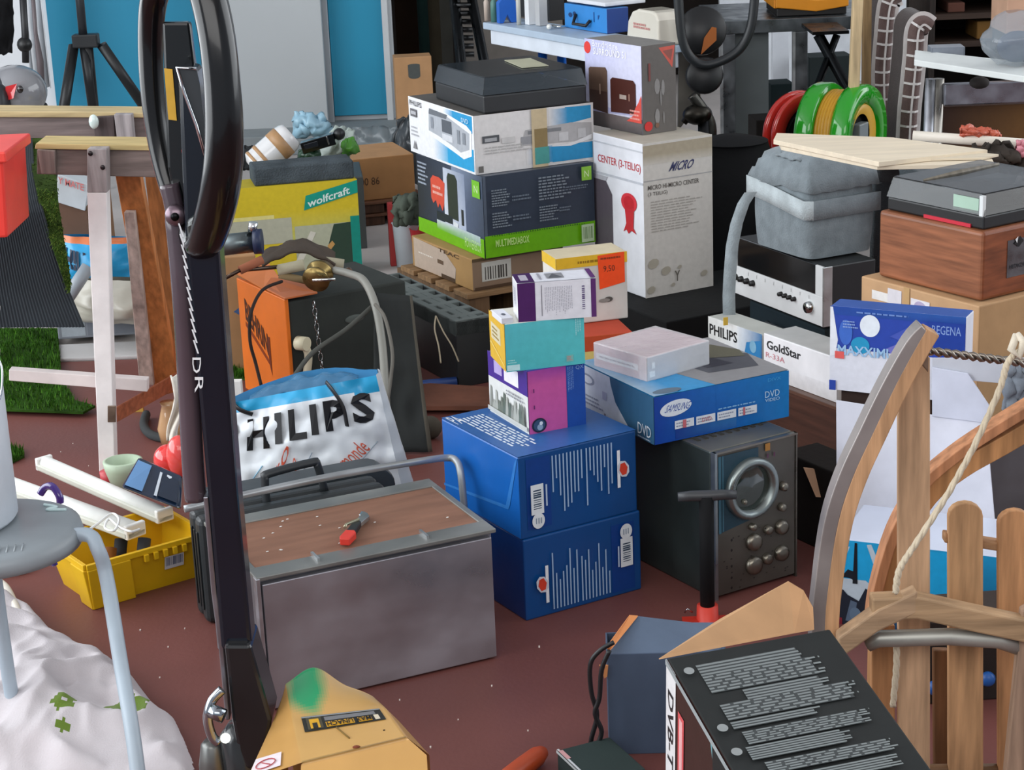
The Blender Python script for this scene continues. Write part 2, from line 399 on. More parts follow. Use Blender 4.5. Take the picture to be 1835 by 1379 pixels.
# pink and purple webcam box
def camL(p):
    p.r(0,0,1,1,'#dfe1de'); p.r(0,.60,1,1,'#45278c'); p.r(.16,.70,.36,.90,'#b9a9dc'); p.r(.42,.66,.78,.92,'#efecf6')
    rd = random.Random(2)
    for i in range(13):
        u = .02+i*.07; hh = rd.uniform(.12,.34); p.poly([(u,.10),(u+.085,.10),(u+.07,.10+hh),(u+.03,.10+hh*1.1)], rd.choice(('#8c8f88','#6f766b','#a9aca4','#5f6a60')))
    p.r(0,.05,1,.12,'#c4c6c0'); p.l(.5,.46,.95,.56,2,'#8a8a90',seed=4)
def camF(p):
    p.r(0,0,.67,1,'#c8599f'); p.g(0,.78,.67,1,'#c8599f','#c8599f','#8e3f9b','#a8479b'); p.r(.67,0,1,1,'#1f4fa3')
    p.l(.69,.55,.80,.97,4,'#6d8fcb',vert=True,seed=8); p.t('QX',.84,.9,.98,.97,'#86a4d4')
    p.e(.17,.13,.13,.115,'#20283a'); p.e(.17,.13,.10,.09,'#37506e'); p.e(.18,.10,.05,.05,'#93a9bf'); p.e(.2,.16,.03,.03,'#dfe8ee')
    p.r(.08,.66,.10,.72,'#6a2f6a'); p.r(.08,.4,.10,.46,'#6a2f6a')
q = P((949,779), z=zt, r=1050, l=879, yaw=25, top=666)
zp = zt+q['h']
carton('webcam_box','pink and purple box with a photo on its side, standing on the upper blue box',q,{'*':'#45278c','F':'#c8599f'},{'L':camL,'F':camF},m='cardgloss')
def turqL(p):
    p.r(0,0,1,1,'#e0b53a'); p.r(.12,.45,.72,.80,'#d9d2b4'); p.l(.2,.5,.65,.75,3,'#a88f4a'); p.poly([(0,.32),(.1,.38),(.95,.12),(1,.05),(.9,.1),(.1,.33)],'#efd172')
def turqF(p):
    p.g(0,0,1,1,'#4fb9bf','#57c3c6','#5cc6cb','#5abfca')
    p.r(.01,.02,.17,.14,'#c5ecec'); p.l(.02,.16,.14,.26,2,'#a7e2e0'); p.r(.76,.08,.85,.22,'#7fb9b4'); p.l(.77,.1,.84,.2,3,'#c98f8f'); p.l(.88,.6,.96,.97,3,'#a5e0e2',vert=True)
q = P((907.5,666.6), z=zp, r=1048.5, l=880, yaw=14, top=581.4); q['d'] = max(q['d'],.07); zq = zp+q['h']
carton('gadget_box','turquoise fronted box with a yellow end, on top of the pink box',q,{'*':'#57c3c6','L':'#e0b53a','T':'#e8e6da'},{'L':turqL,'F':turqF},m='cardgloss')
def purF(p):
    p.r(0,0,1,1,'#e6e7ee'); p.r(.0,0,.225,1,'#4b1f5e'); p.r(.935,0,1,1,'#5a2d6b')
    p.r(.30,.12,.31,.92,'#7d7c84'); p.l(.34,.10,.70,.86,16,'#a9a9b4',vert=True,fill=.3,seed=6); p.bars(.82,.22,.855,.85,12,'#5b4a78',horiz=True)
def purT(p):
    p.r(0,0,1,1,'#dcdee6'); p.r(0,0,.225,1,'#3f1c55'); p.r(.06,.2,.16,.8,'#b4aebc'); p.r(.40,.25,.62,.8,'#8c8d92'); p.poly([(.42,.3),(.6,.3),(.5,.75)],'#5b5d63'); p.r(.3,.2,.33,.85,'#9b9ba5'); p.r(.935,0,1,1,'#5a2d6b')
q = P((929,577), z=zq, r=1069, l=911, yaw=7, top=508); q['d'] = .075
carton('phone_box','white and purple box at the very top of the small box stack',q,{'*':'#e9eaf0'},{'F':purF,'T':purT,'L':lambda p:(p.l(.3,.3,.7,.8,5,'#8d94a8',vert=True))},m='cardgloss')
q = P((899,581), z=zq, r=928, l=888, yaw=16, h=.012); q['loc']=q['loc']+Vector((-.0,.0,0)); q['w']=.024; q['d']=.07
carton('leaflet_pack','thin white pack with a small dark mark lying left of the purple box',q,{'*':'#d9dbe3'},{'T':lambda p:p.e(.5,.4,.18,.1,'#5a5f6b')},bevel=.001)
# ================================================================== right of the column
qs = P((1282,1075), z=0, r=1427, l=1155, yaw=31, top=812); zs = qs['h']
t = thing('oscilloscope','old grey metal oscilloscope with a round screen, under the flat blue player box','instrument',qs['loc'],qs['yaw'])
w,d,h = qs['w'],.34,qs['h']
b = MB(); b.box(0,.012,0,w,d,h,{'*':'#4b5352','T':'#77756b','L':'#46504f'},'galv'); b.build('case',t,bevel=.004)
b = MB(); b.box(.004,0,.006,w-.004,.014,h-.004,'#625e57','galv'); b.build('front_panel',t,bevel=.002)
b = MB()
for k in range(9): b.box(.02+k*.02,.08,h,.028+k*.02,d-.08,h+.0015,'#3b3a36','matte')
b.build('vent_slots',t)
b = MB(); b.box(-.001,-.004,.0,.005,.01,h,'#9aa3a6','metal'); b.box(w-.004,-.002,0,w,.01,h,'#77746b','metal'); b.box(0,-.003,h-.004,w,.008,h,'#8b867c','metal'); b.build('trim_strip',t)
b = MB(); p = Pr((0,0,0),(w,0,0),(0,0,h),'print',b,.002)
p.poly([(.04,.45),(.52,.50),(.52,.97),(.04,.97)],'#223f4d'); p.r(.04,.45,.07,.97,'#3b6577'); p.r(.085,.46,.10,.97,'#3b6577'); p.r(.60,.93,.66,.98,'#a5722f'); p.r(.62,.88,.64,.91,'#5b2f4b'); p.r(.70,.88,.72,.91,'#5b2f4b')
rd = random.Random(9)
for i in range(26):
    u=rd.uniform(.08,.92); v=rd.uniform(.05,.45); p.r(u,v,u+.02,v+.008,'#2c2a28')
for v in (.07,.14,.22,.33,.40): p.e(.16,v,.012,.010,'#191817',n=8)
b.build('panel_marks',t)['kind']='stuff'
b = MB(); cx,cz = .42*w,.71*h; ro,ri=.205*h,.15*h
prof=[(ri,0),(ri+.002,.016),(ro-.004,.018),(ro,.012),(ro,0)]
b.T=Matrix.Translation((cx,-.001,cz))@Matrix.Rotation(R(90),4,'X'); b.lathe(prof,'#97a09e','metal',32); b.build('screen_ring',t)
b = MB(); b.T=Matrix.Translation((cx,-.003,cz))@Matrix.Rotation(R(90),4,'X'); b.lathe([(0,.006),(ri*.6,.004),(ri,0)],'#2f3630','glass',28); b.build('screen',t)
for i,(u,v,r_) in enumerate(((.82,.66,.010),(.80,.52,.009),(.44,.44,.008),(.63,.39,.010),(.46,.33,.019),(.80,.38,.016),(.46,.17,.020),(.62,.19,.012),(.80,.20,.017),(.33,.63,.006))):
    b = MB(); b.T=Matrix.Translation((u*w,-.001,v*h))@Matrix.Rotation(R(90),4,'X')
    b.lathe([(r_,0),(r_*.9,.010),(r_*.55,.012),(0,.012)],'#8d887c','metal',14); b.build('knob',t)
# flat blue player box with the oval logo
def samF(p):
    p.g(0,0,.45,1,'#0f3f9c','#1256ac','#1268b8','#103f9e'); p.g(.45,0,1,1,'#1256ac','#0f7cc4','#1180c6','#1268b8')
    p.g(.15,.03,.6,.24,'#143b8e','#2a64ac','#2f74b4','#143b8e')
    p.e(.155,.70,.115,.165,'#dfe9f2',rot=6); p.t('SAMSUNG',.07,.63,.245,.78,'#2a4fa5',shear=.15)
    for k,u in enumerate((.145,.30,.455,.61)):
        p.r(u,.245,u+.14,.42,'#dfe6ee'); p.l(u+.01,.27,u+.13,.39,2,'#8f9ab0',seed=k); 
    p.r(.20,.25,.225,.42,'#c46a74'); p.t('DVD',.34,.29,.41,.38,'#c46a74'); p.r(.645,.25,.66,.42,'#c46a74')
    p.l(.46,.46,.76,.52,1,'#7fb6e2',seed=3); p.t('DVD',.81,.52,.92,.66,'#bfe0f4'); p.t('VIDEO',.81,.43,.92,.50,'#bfe0f4'); p.t('DIVX',.83,.86,.93,.93,'#3fa4dc')
def samL(p):
    p.r(0,0,1,1,'#35607f'); 
    p.poly([(0,0),(.72,0),(.62,.22),(.50,.5),(.44,.85),(.43,1),(0,1)],'#c9cfd8')
    p.e(.12,.72,.10,.12,'#8b93a3'); p.e(.12,.72,.07,.08,'#d7dbe2'); p.l(.05,.15,.35,.4,3,'#9299ab'); p.r(.33,.45,.39,.62,'#a9acc0'); p.r(.35,.05,.37,.15,'#7a7682')
    p.t('DVD',.80,.10,.97,.34,'#cbd5dd'); p.l(.8,.02,.97,.08,1,'#aab8c6')
def samT(p):
    p.r(0,0,1,1,'#2f93cc'); p.poly([(.45,.0),(1,.0),(1,1),(.2,1),(.35,.5)],'#8e8d8f'); p.poly([(.55,.25),(.9,.2),(1,.5),(.7,.7),(.5,.6)],'#4c4d55'); p.poly([(.6,.35),(.8,.35),(.75,.55),(.6,.5)],'#2c2b38'); p.poly([(.72,.55),(.95,.45),(1,.6),(.9,.85)],'#5d5a48')
    p.g(0,0,.18,1,'#9bb3c6','#2f93cc','#2f93cc','#9bb3c6'); p.e(.13,.06,.1,.05,'#5c6f80')
q = P((1173,797), z=zs+.002, r=1413, l=1040, yaw=27, top=712); zsm = zs+.002+q['h']
carton('player_box','flat blue box with a white oval logo, lying on the oscilloscope',q,{'*':'#1268b8','L':'#35607f','T':'#2f93cc'},{'F':samF,'L':samL,'T':samT},m='cardgloss')
q = P((1160,684), z=zsm+.001, r=1270, l=1066, yaw=38, top=641)
def pinkL(p): p.r(0,0,1,1,'#d9b3b6'); p.r(.04,.35,.84,.62,'#f0eaea'); p.l(.1,.42,.8,.55,1,'#a99aa0'); p.r(.86,0,1,1,'#e6cfd0')
carton('wrapped_carton','shrink-wrapped pink and grey carton lying on the flat blue player box',q,{'*':'#b4a4ae','T':'#c4a4ae','F':'#a3adb8'},{'L':pinkL,'F':lambda p:(p.r(0,0,1,1,'#a6b0bb'),p.r(.03,.15,.12,.4,'#e8f0f2'),p.r(.07,.5,.12,.75,'#e8f0f2'))},m='cardgloss')
MB_f = MB().box(-.002,-.002,-.0005,q['w']+.002,q['d']+.002,q['h']+.002,'#ffffff','film')
COL.objects[-1]
pk = [o for o in COL.objects if o.name.startswith('wrapped_carton')][0]
MB_f.build('shrink_film',pk,bevel=.003)
# brown cabinet behind, with two slim boxes on it
q = P((1530,885), z=0, l=1262, r=1700, yaw=30, top=742); q['w'] = .125; zc = q['h']
carton('low_cabinet','dark brown wooden cabinet behind the oscilloscope carrying slim white boxes',q,{'*':'#4a2d22','T':'#5b4034'},{'L':lambda p:(p.r(0,.965,1,1,'#5e3f31'),p.r(.0,0,1,.02,'#241510'))},m='veneer',cat='cabinet',bevel=.003)
def phL(p):
    p.g(0,0,.55,1,'#e8eae6','#e3e7ea','#e9ebea','#eceeea'); p.g(.55,0,1,1,'#dfe6ea','#1d5b96','#3b74a5','#e3e7ea'); p.poly([(.66,.05),(.98,.05),(.98,.8),(.72,.62)],'#2f7fb8'); p.e(.84,.55,.06,.18,'#7fb0cc')
    p.t('PHILIPS',.03,.48,.55,.80,'#17181b',bold=.015)
q = P((1366,660), z=zc+.001, l=1270, r=1400, yaw=30, top=599); q['w']=.075
carton('slim_box','slim white box with black capitals and a blue corner, left one on the brown cabinet',q,{'*':'#d4d6d2','L':'#e8eae6','T':'#b5b8b2'},{'L':phL})
q = P((1500,721), z=zc+.001, l=1368, r=1530, yaw=30, top=641); q['w']=.10
carton('slim_box','long slim white box with small red digits, right one on the brown cabinet',q,{'*':'#dcdcdc','L':'#e9e8ea','T':'#b3b5b4'},{'L':lambda p:(p.t('GoldStar',.05,.66,.52,.86,'#2a2b30',bold=.02),p.t('R-33A',.04,.46,.30,.58,'#d08a92'),p.g(0,0,1,.35,'#cfcbca','#d9d6d6','#e9e8ea','#e4e2e3'))})
# yellow topped box with an orange price sticker, on a taller white box
q0 = P((1010,795), z=0, r=1139, l=985, yaw=12, top=608); q0['d']=.46
def ywF(p): p.r(0,.55,1,1,'#e6cf7c'); p.r(0,.86,1,1,'#c7512e'); p.r(.94,.5,1,1,'#c9a52c'); p.l(.1,.2,.6,.5,4,'#9a9890')
carton('shoe_box','tall pale box with a red and yellow upper band, behind the stack of small boxes',q0,{'*':'#d5d2ca','T':'#b8452c'},{'F':ywF})
q = P((1000,585), z=q0['h']+.001, r=1126, l=972, yaw=17, top=464); q['d']=.11
def yo(p):
    p.r(0,.84,1,1,'#e3b62e'); p.l(.3,.87,.7,.95,1,'#9a7418',seed=4); p.poly([(.60,.48),(.96,.55),(.96,1.0),(.58,.98)],'#f4511f'); p.t('9,50',.66,.72,.82,.82,'#4b2a20'); p.l(.62,.9,.92,.96,1,'#8f3a1c'); p.e(.72,.32,.06,.04,'#55524d'); p.e(.66,.31,.08,.03,'#8c8983'); p.r(.5,.1,.53,.5,'#bab6ae')
o = carton('lamp_box','pale box with a yellow top band and a bright orange price sticker',q,{'*':'#cfccc5','T':'#cfc3a6','L':'#e6e2da'},{'F':yo,'L':lambda p:p.r(0,.84,1,1,'#ecc23c')})
# ================================================================== tower of cartons with the record player
q = P((848,522), z=.13, r=1010, l=757, yaw=28, top=465); q['d']=.42; zc1 = .13+q['h']
def kartL(p):
    p.poly([(.04,.02),(.72,.05),(.74,.5),(.55,.92),(.04,.98)],'#b9a797'); p.t('TEAC',.46,.84,.80,.96,'#4a3526',bold=.02); p.r(.44,.45,.54,.58,'#5f4a3a'); p.l(.12,.5,.38,.6,1,'#e0d7cc'); p.r(.5,.03,.72,.16,'#4a3829')
def kartF(p): p.r(.0,.9,1,1,'#5e4c36'); p.r(.10,.25,.42,.85,'#c6c6bd'); p.bars(.13,.3,.38,.7,9,'#4d4a45'); p.r(.02,0,1,.1,'#54402f')
carton('parcel','brown cardboard box with a barcode label, second lowest of the carton tower',q,{'*':'#a68353','F':'#8c7560'},{'L':kartL,'F':kartF})
# wooden pallet beneath
t = thing('wooden_pallet','weathered wooden pallet under the carton tower','pallet',q['loc']+Vector((0,0,-.13)),28)
W_,D_ = .40,.50
for k in range(4): MB().box(-.03,-.02+k*.125,.112,W_,.075+k*.125,.129,'#8a6c4b','woodx').build('deck_board',t,bevel=.002)
for k in range(3): MB().box(-.02+k*.17,-.01,.022,.05+k*.17,D_,.111,'#6b523a','wood').build('bearer',t,bevel=.002)
for k in range(3): MB().box(-.03,-.02+k*.2,0,W_,.075+k*.2,.021,'#7d6144','woodx').build('base_board',t,bevel=.002)
q = P((870.5,463), z=zc1+.001, r=1067, l=753, yaw=26, top=317); zc2 = zc1+.001+q['h']; qg = q
def gL(p):
    p.g(0,.16,.55,1,'#1b2433','#39465c','#3a465a','#1d2534'); p.g(.55,.16,1,1,'#5b6a88','#3a465a','#465366','#8797b2')
    p.g(.42,.20,.74,.95,'#dfe5ee','#b6c2d8','#8694ae','#c7d0df'); p.l(.02,.62,.18,.93,6,'#a9b4c4',seed=5)
    p.poly([(.22,.50),(.25,.44),(.29,.49),(.32,.40),(.35,.47),(.39,.38),(.42,.48),(.44,.75),(.36,.80),(.26,.80),(.22,.74)],'#d8503f'); p.l(.25,.55,.41,.70,2,'#f0b4a8')
    p.poly([(.48,.34),(.63,.33),(.63,.84),(.60,.90),(.50,.90),(.48,.84)],'#27342e'); p.r(.30,.26,.54,.36,'#1d2b33'); p.r(.68,.30,.71,.50,'#232a2c'); p.poly([(.55,.22),(.62,.22),(.63,.30),(.56,.31)],'#dfe6ea')
    p.poly([(0,0),(1,0),(1,.235),(.7,.22),(.4,.20),(0,.18)],'#6fb60f'); p.g(.30,.13,.95,.25,'#6fb60f','#8fb0a0','#c2d2d8','#cdd8dc')
    p.t('POWERBOX',.72,.05,.96,.17,'#c2e59a'); p.r(.86,.72,.97,.93,'#7ac436'); p.t('N',.89,.78,.94,.87,'#d8f0b8')
def gF(p):
    p.r(0,0,1,1,'#333d4c'); p.r(0,.26,.025,1,'#55606f'); p.r(.0,0,1,.27,'#6cb40c'); 
    rd = random.Random(3)
    for k in range(40): u=.06+k*.021; p.poly([(u,.255),(u+.012,.255),(u+.006,.255+rd.uniform(.01,.035))],'#2c5a1c')
    p.t('MULTIMEDIABOX',.08,.13,.38,.22,'#c5e68c',bold=.01)
    for k,(a,c,dd,e,n) in enumerate(((.06,.62,.24,.84,7),(.06,.36,.24,.56,6),(.48,.62,.80,.92,8),(.48,.36,.66,.56,6),(.24,.66,.42,.74,2),(.24,.42,.44,.50,2),(.66,.45,.78,.52,2),(.7,.7,.93,.76,2))): p.l(a,c,dd,e,n,'#7f8a93' if k<4 else '#6a7682',seed=k,fill=.5)
    p.r(.87,.80,.96,.97,'#8cc63f'); p.t('N',.895,.84,.935,.92,'#e0f2c0'); p.r(.855,.03,.97,.25,'#b9cfa8'); p.bars(.87,.07,.955,.22,6,'#6b8a5a')
carton('multimedia_carton','dark slate carton with a bright green band, under the white and blue player carton',q,{'*':'#333d4c'},{'L':gL,'F':gF},m='cardgloss')
q = P((853,313.4), z=zc2+.001, r=1065, l=737, yaw=25, top=208); zc3 = zc2+.001+q['h']; qph=q
def pL(p):
    p.r(0,0,1,1,'#f1f3f6'); p.poly([(.68,.98),(.98,.98),(.98,.70),(.90,.62),(.64,.82)],'#2b9cd2'); p.g(.55,.78,.7,.98,'#f1f3f6','#2b9cd2','#2b9cd2','#f1f3f6')
    p.g(.38,.04,.62,.42,'#f1f3f6','#3fb0e0','#2aa5dc','#f1f3f6'); p.r(.60,.04,.985,.42,'#29a4db')
    p.poly([(.30,.42),(.44,.38),(.76,.24),(.84,.20),(.96,.30),(.97,.72),(.90,.80),(.55,.92),(.30,.82)],'#f4f6f8')
    p.poly([(.32,.50),(.47,.46),(.70,.36),(.80,.30),(.93,.40),(.94,.68),(.86,.72),(.60,.86),(.33,.86)],'#b4bac2'); p.poly([(.33,.80),(.6,.80),(.62,.88),(.34,.90)],'#6e747c')
    p.r(.53,.56,.68,.78,'#5c636c'); p.poly([(.53,.42),(.69,.42),(.69,.53),(.53,.53)],'#d8dce2'); p.poly([(.36,.56),(.40,.56),(.40,.76),(.36,.76)],'#8d949e'); p.poly([(.76,.44),(.80,.44),(.80,.68),(.76,.68)],'#8a919a'); p.poly([(.84,.46),(.88,.46),(.88,.66),(.84,.66)],'#8a919a')
    p.t('PHILIPS',.03,.86,.22,.95,'#3b3d42',bold=.01); p.r(.04,.66,.14,.80,'#6c6c70'); p.r(.05,.70,.13,.76,'#b9babf'); p.l(.04,.3,.16,.5,3,'#b5b7bd'); p.poly([(.06,.08),(.12,.08),(.09,.24)],'#8f8f92'); p.t('DVD',.84,.84,.94,.92,'#d8ecf6')
def pF(p):
    p.r(0,0,1,1,'#dfdddb'); p.poly([(.70,.66),(.98,.74),(.98,.96),(.76,.97)],'#2b93c6'); p.g(.62,.68,.78,.96,'#dfdddb','#2b93c6','#2b93c6','#dfdddb')
    p.g(.42,.06,.64,.34,'#dfdddb','#2b93c6','#2b93c6','#dfdddb'); p.r(.64,.05,.985,.33,'#2791c5')
    p.poly([(.38,.40),(.98,.36),(.98,.66),(.80,.70),(.42,.66)],'#b1b0b0'); p.r(.38,.42,.52,.55,'#96979a'); p.poly([(.60,.33),(.76,.33),(.86,.38),(.98,.46),(.98,.38),(.80,.30)],'#e6e6e6'); p.r(.44,.58,.72,.64,'#7d7f82')
    p.r(.70,.40,.78,.55,'#c8c8c8'); p.r(.86,.42,.93,.58,'#c2c2c2'); p.r(.06,.52,.20,.64,'#55585c'); p.r(.08,.54,.18,.60,'#a7a9ac'); p.r(.22,.48,.33,.58,'#c9c8c6'); p.l(.08,.32,.5,.46,3,'#b9b8b6'); p.r(.02,.03,.06,.14,'#6e6c68')
    p.r(.47,0,.60,1,'#c9b794'); p.r(.49,.34,.60,.66,'#8d7951'); p.r(.49,.05,.61,.34,'#4d9a94')
carton('player_carton','white and sky blue player carton with brown tape, right under the record player',q,{'*':'#dfdddb','T':'#5d5a56','L':'#f1f3f6'},{'L':pL,'F':pF})  # front greyer than the left face: light from the left put into the colours
# record player with smoked lid
q = P((868,205), z=zc3+.001, r=1052, l=745, yaw=24, top=150); q['d'] = min(q['d'],.38)
t = thing('record_player','black record player with a smoked dust cover, on top of the carton tower','record player',q['loc'],q['yaw']); w,d = q['w'],q['d']; h=.055
MB().box(0,0,0,w,d,h,'#2c2e30','plastic').build('plinth',t,bevel=.006)
b=MB(); b.T=Matrix.Translation((w*.45,d*.5,h)); b.lathe([(0,.012),(.12,.012),(.128,.008),(.128,0)],'#4a4b4d','metal',32); b.build('platter',t)
b=MB(); b.tube([(w*.88,d*.78,h+.03),(w*.86,d*.4,h+.03),(w*.7,d*.25,h+.02)],.006,'#c9ccce','chrome'); b.build('tonearm',t)
b=MB(); z0=h+.001; z1_=h+.05; e=.012; m_='smoke'; cc='#3c444a'
b.slab([(0,0,z0),(w,0,z0),(w-e,e,z1_),(e,e,z1_)],.003,cc,m_); b.slab([(0,d,z0),(0,0,z0),(e,e,z1_),(e,d-e,z1_)],.003,cc,m_)
b.slab([(w,0,z0),(w,d,z0),(w-e,d-e,z1_),(w-e,e,z1_)],.003,cc,m_); b.slab([(w,d,z0),(0,d,z0),(e,d-e,z1_),(w-e,d-e,z1_)],.003,cc,m_)
b.slab([(e,e,z1_),(w-e,e,z1_),(w-e,d-e,z1_),(e,d-e,z1_)],.003,cc,m_); b.build('dust_cover',t)
o=tag(MB().box(0,0,0,.085,.19,.002,'#b5b59c','card').build('paper_note'),'pale yellowish paper lying on the dust cover of the record player','paper'); 
u_,v_=uv(q['yaw']); o.location=q['loc']+u_*(w*.52)+v_*(d*.28)+Vector((0,0,z1_+.0045)); o.rotation_euler=(0,0,R(q['yaw']-8))
# ================================================================== tall white carton with the rosette, on a black plinth
q = P((1156.7,534.6), z=.10, r=1278, l=1069, yaw=29, top=258); qw=q; zw=.10+q['h']
def wL(p):
    p.t('CENTER (3-TEILIG)',.10,.80,.96,.865,'#c4454d',bold=.01); p.r(0,.94,1,.95,'#c9ccd2'); p.r(0,.735,1,.75,'#c3c7cf')
    p.poly([(.0,.0),(.38,.0),(.38,.62),(.26,.70),(0,.70)],'#5b545c'); p.poly([(0,.70),(.26,.70),(.30,.73),(0,.73)],'#b9bac2')
    p.e(.72,.60,.155,.062,'#d93a45'); p.poly([(.63,.58),(.82,.58),(.80,.44),(.86,.405),(.76,.42),(.70,.395),(.66,.42),(.60,.40),(.66,.46)],'#c9303b'); p.e(.72,.60,.10,.042,'#c42a34')
def wF(p):
    p.r(0,0,1,1,'#cdc9c2'); p.r(0,.90,1,.985,'#a89d88'); p.g(0,.86,1,.92,'#c8c3ba','#c4beb2','#a89d88','#a89d88'); p.r(0,.755,1,.762,'#a6a5a4'); p.t('MICRO',.36,.80,.69,.86,'#3c4066',shear=.2,bold=.02)
    p.t('MICRO HI-MICRO CENTER',.06,.70,.80,.73,'#57534f',bold=.01); p.t('(3 TEILIG)',.06,.655,.34,.685,'#57534f'); p.l(.10,.42,.86,.63,12,'#a9a49d',seed=2,fill=.4)
    for u,v,r_ in ((.12,.22,.08),(.3,.16,.07),(.5,.17,.03),(.86,.10,.05),(.08,.05,.06),(.4,.06,.03)): p.e(u,v,r_,r_*.4,'#aca596',n=9,rot=20)
    p.t('Y',.42,.08,.50,.15,'#6a645c',bold=.02)
carton('hifi_carton','tall stained white carton with a red rosette, under the carton showing two speakers',q,{'*':'#dfe0e3','F':'#cdc9c2','T':'#b1aa9d','L':'#e7e9ef'},{'L':wL,'F':wF})
q2 = P((1150,610), z=0, r=1290, l=1110, yaw=29, h=.098)
f = qw['loc']; u_,v_=uv(29); 
tt=thing('black_plinth','low black plinth under the tall stained white carton','plinth',(f-u_*.10-v_*.26-Vector((0,0,.10))),29)
MB().box(0,0,0,qw['w']+.34,qw['d']+.14,.099,'#141516','matte').build('plinth_body',tt,bevel=.004)
q = P((1152,242), z=zw+.001, r=1212, l=1052, yaw=32, top=83); zsp=zw+.001+q['h']
def sL(p):
    p.g(0,0,1,1,'#d6d6ea','#dcdcf0','#d9dbf4','#c2c4ec'); p.g(0,.0,1,.17,'#55504f','#4e4a4c','#7b7170','#6b605e'); p.poly([(0,.16),(.9,.20),(.72,.25),(0,.23)],'#b9bade')
    p.e(.05,.90,.06,.07,'#e23f38'); p.t('Bandridge',.14,.90,.60,.99,'#f4f4fb'); p.t('SURROUND 51',.16,.83,.74,.91,'#f6f6fc',bold=.02)
    p.poly([(.07,.20),(.40,.17),(.40,.66),(.37,.70),(.10,.68),(.07,.66)],'#4b332b'); p.poly([(.07,.42),(.40,.42),(.40,.66),(.37,.70),(.10,.68),(.07,.66)],'#6b5446'); p.r(.26,.38,.28,.5,'#b99d8a')
    p.poly([(.46,.20),(.90,.22),(.90,.56),(.86,.60),(.50,.60),(.46,.57)],'#4c251d'); p.r(.62,.37,.74,.42,'#b3a49a'); p.r(.78,.36,.80,.44,'#a07a6a')
    p.poly([(.74,.13),(1,.13),(1,.45),(.95,.36),(.90,.30),(.85,.20)],'#e0574b'); p.l(.80,.15,.98,.28,3,'#f1aaa0',seed=4)
def sF(p):
    p.r(0,0,1,1,'#635e5a'); p.poly([(.50,.96),(.98,.97),(.90,.72)],'#c8594b'); p.poly([(.62,.92),(.92,.93),(.86,.80)],'#8d5148')
    for a,c,dd,e in ((.36,.44,.52,.62),(.56,.42,.66,.60),(.36,.10,.50,.28),(.6,.1,.64,.24),(.52,.3,.56,.5)): p.e((a+dd)/2,(c+e)/2,(dd-a)/2,(e-c)/2,'#8a8785',n=10)
    p.e(.16,.09,.12,.055,'#cb2f2c'); p.e(.42,.09,.06,.03,'#7a5a48'); p.r(.18,.6,.24,.8,'#7a3f3c')
carton('speaker_carton','grey and lilac carton printed with two brown speakers, on the tall white carton',q,{'*':'#635e5a','T':'#83817e','L':'#d9dbf4'},{'L':sL,'F':sF})
# ================================================================== right side: amplifier, padded bag, veneered box
# dark chest that carries the amplifier
q = P((1490,690), z=0, r=1600, l=1288, yaw=27, h=.46); 
f = Yp(1478,592,5.05); u_,v_=uv(27)
qa = P((1478,585), Y=5.05, r=1568, l=1322, yaw=25, top=478); za = qa['loc'].z
t = thing('flight_case','dark teal black equipment case under the silver fronted amplifier','case',(qa['loc'].x,qa['loc'].y,0),25)
t.location = qa['loc'] - u_*.0 - v_*.0; t.location.z=0
MB().box(.01,.015,0,qa['w']-.01,qa['d']*.9,za-.012,{'*':'#1c2326','L':'#1b2930'},'matte').build('case_body',t,bevel=.008)
b=MB(); b.tube([(-.012,qa['d']*.25,za*.72),(-.03,qa['d']*.3,za*.75),(-.03,qa['d']*.55,za*.75),(-.012,qa['d']*.6,za*.72)],.008,'#2c3236','plastic'); b.build('handle',t)
t = thing('amplifier','old amplifier with a silver knob strip along its black front, under the grey padded bag','amplifier',qa['loc'],25)
w,d,h=qa['w'],qa['d'],qa['h']
for x,y in ((.02,.02),(w-.04,.02),(.02,d-.04),(w-.04,d-.04)): MB().box(x,y,-.012,x+.02,y+.02,0,'#111111','matte').build('foot',t)
MB().box(0,0,0,w,d,h,{'*':'#222426','T':'#2b2d2e','L':'#15171a'},'metal' if 0 else 'plastic').build('housing',t,bevel=.004)
b=MB(); b.box(-.008,-.004,.0,0,d+.004,h*.50,'#e2e4e4','plastic'); b.box(-.008,-.004,h*.5,0,.035,h,'#dfe1e1','plastic'); b.box(-.006,.035,h*.5,0,d,h,'#151719','gloss'); b.box(-.009,-.006,0,.02,0,h,'#c3c6c6','metal'); b.box(-.008,d-.01,.5*h,0,d+.004,h,'#dcdede','plastic'); b.build('faceplate',t,bevel=.0015)
for k in range(4):
    for base in (.78,.30):
        yy=d*(base+.0)+(k*.030 if base>.5 else k*.022)
        b=MB(); b.T=Matrix.Translation((-.008,yy,h*.30))@Matrix.Rotation(R(-90),4,'Y'); r_=.0095 if base>.5 else .007; b.lathe([(r_,0),(r_*.8,.012),(0,.012)],'#1a1b1c','plastic',12); b.build('knob',t)
b=MB(); b.T=Matrix.Translation((-.008,d*.13,h*.26))@Matrix.Rotation(R(-90),4,'Y'); b.lathe([(.017,0),(.015,.014),(0,.014)],'#c9cccc','chrome',20); b.build('volume_knob',t)
b=MB(); p=Pr((-.008,d,0),(0,-d,0),(0,0,h*.5),'print',b)
for k in range(8): p.r(.16+k*.1,.80,.163+k*.1,.92,'#55585a')
b.build('scale_marks',t)['kind']='stuff'
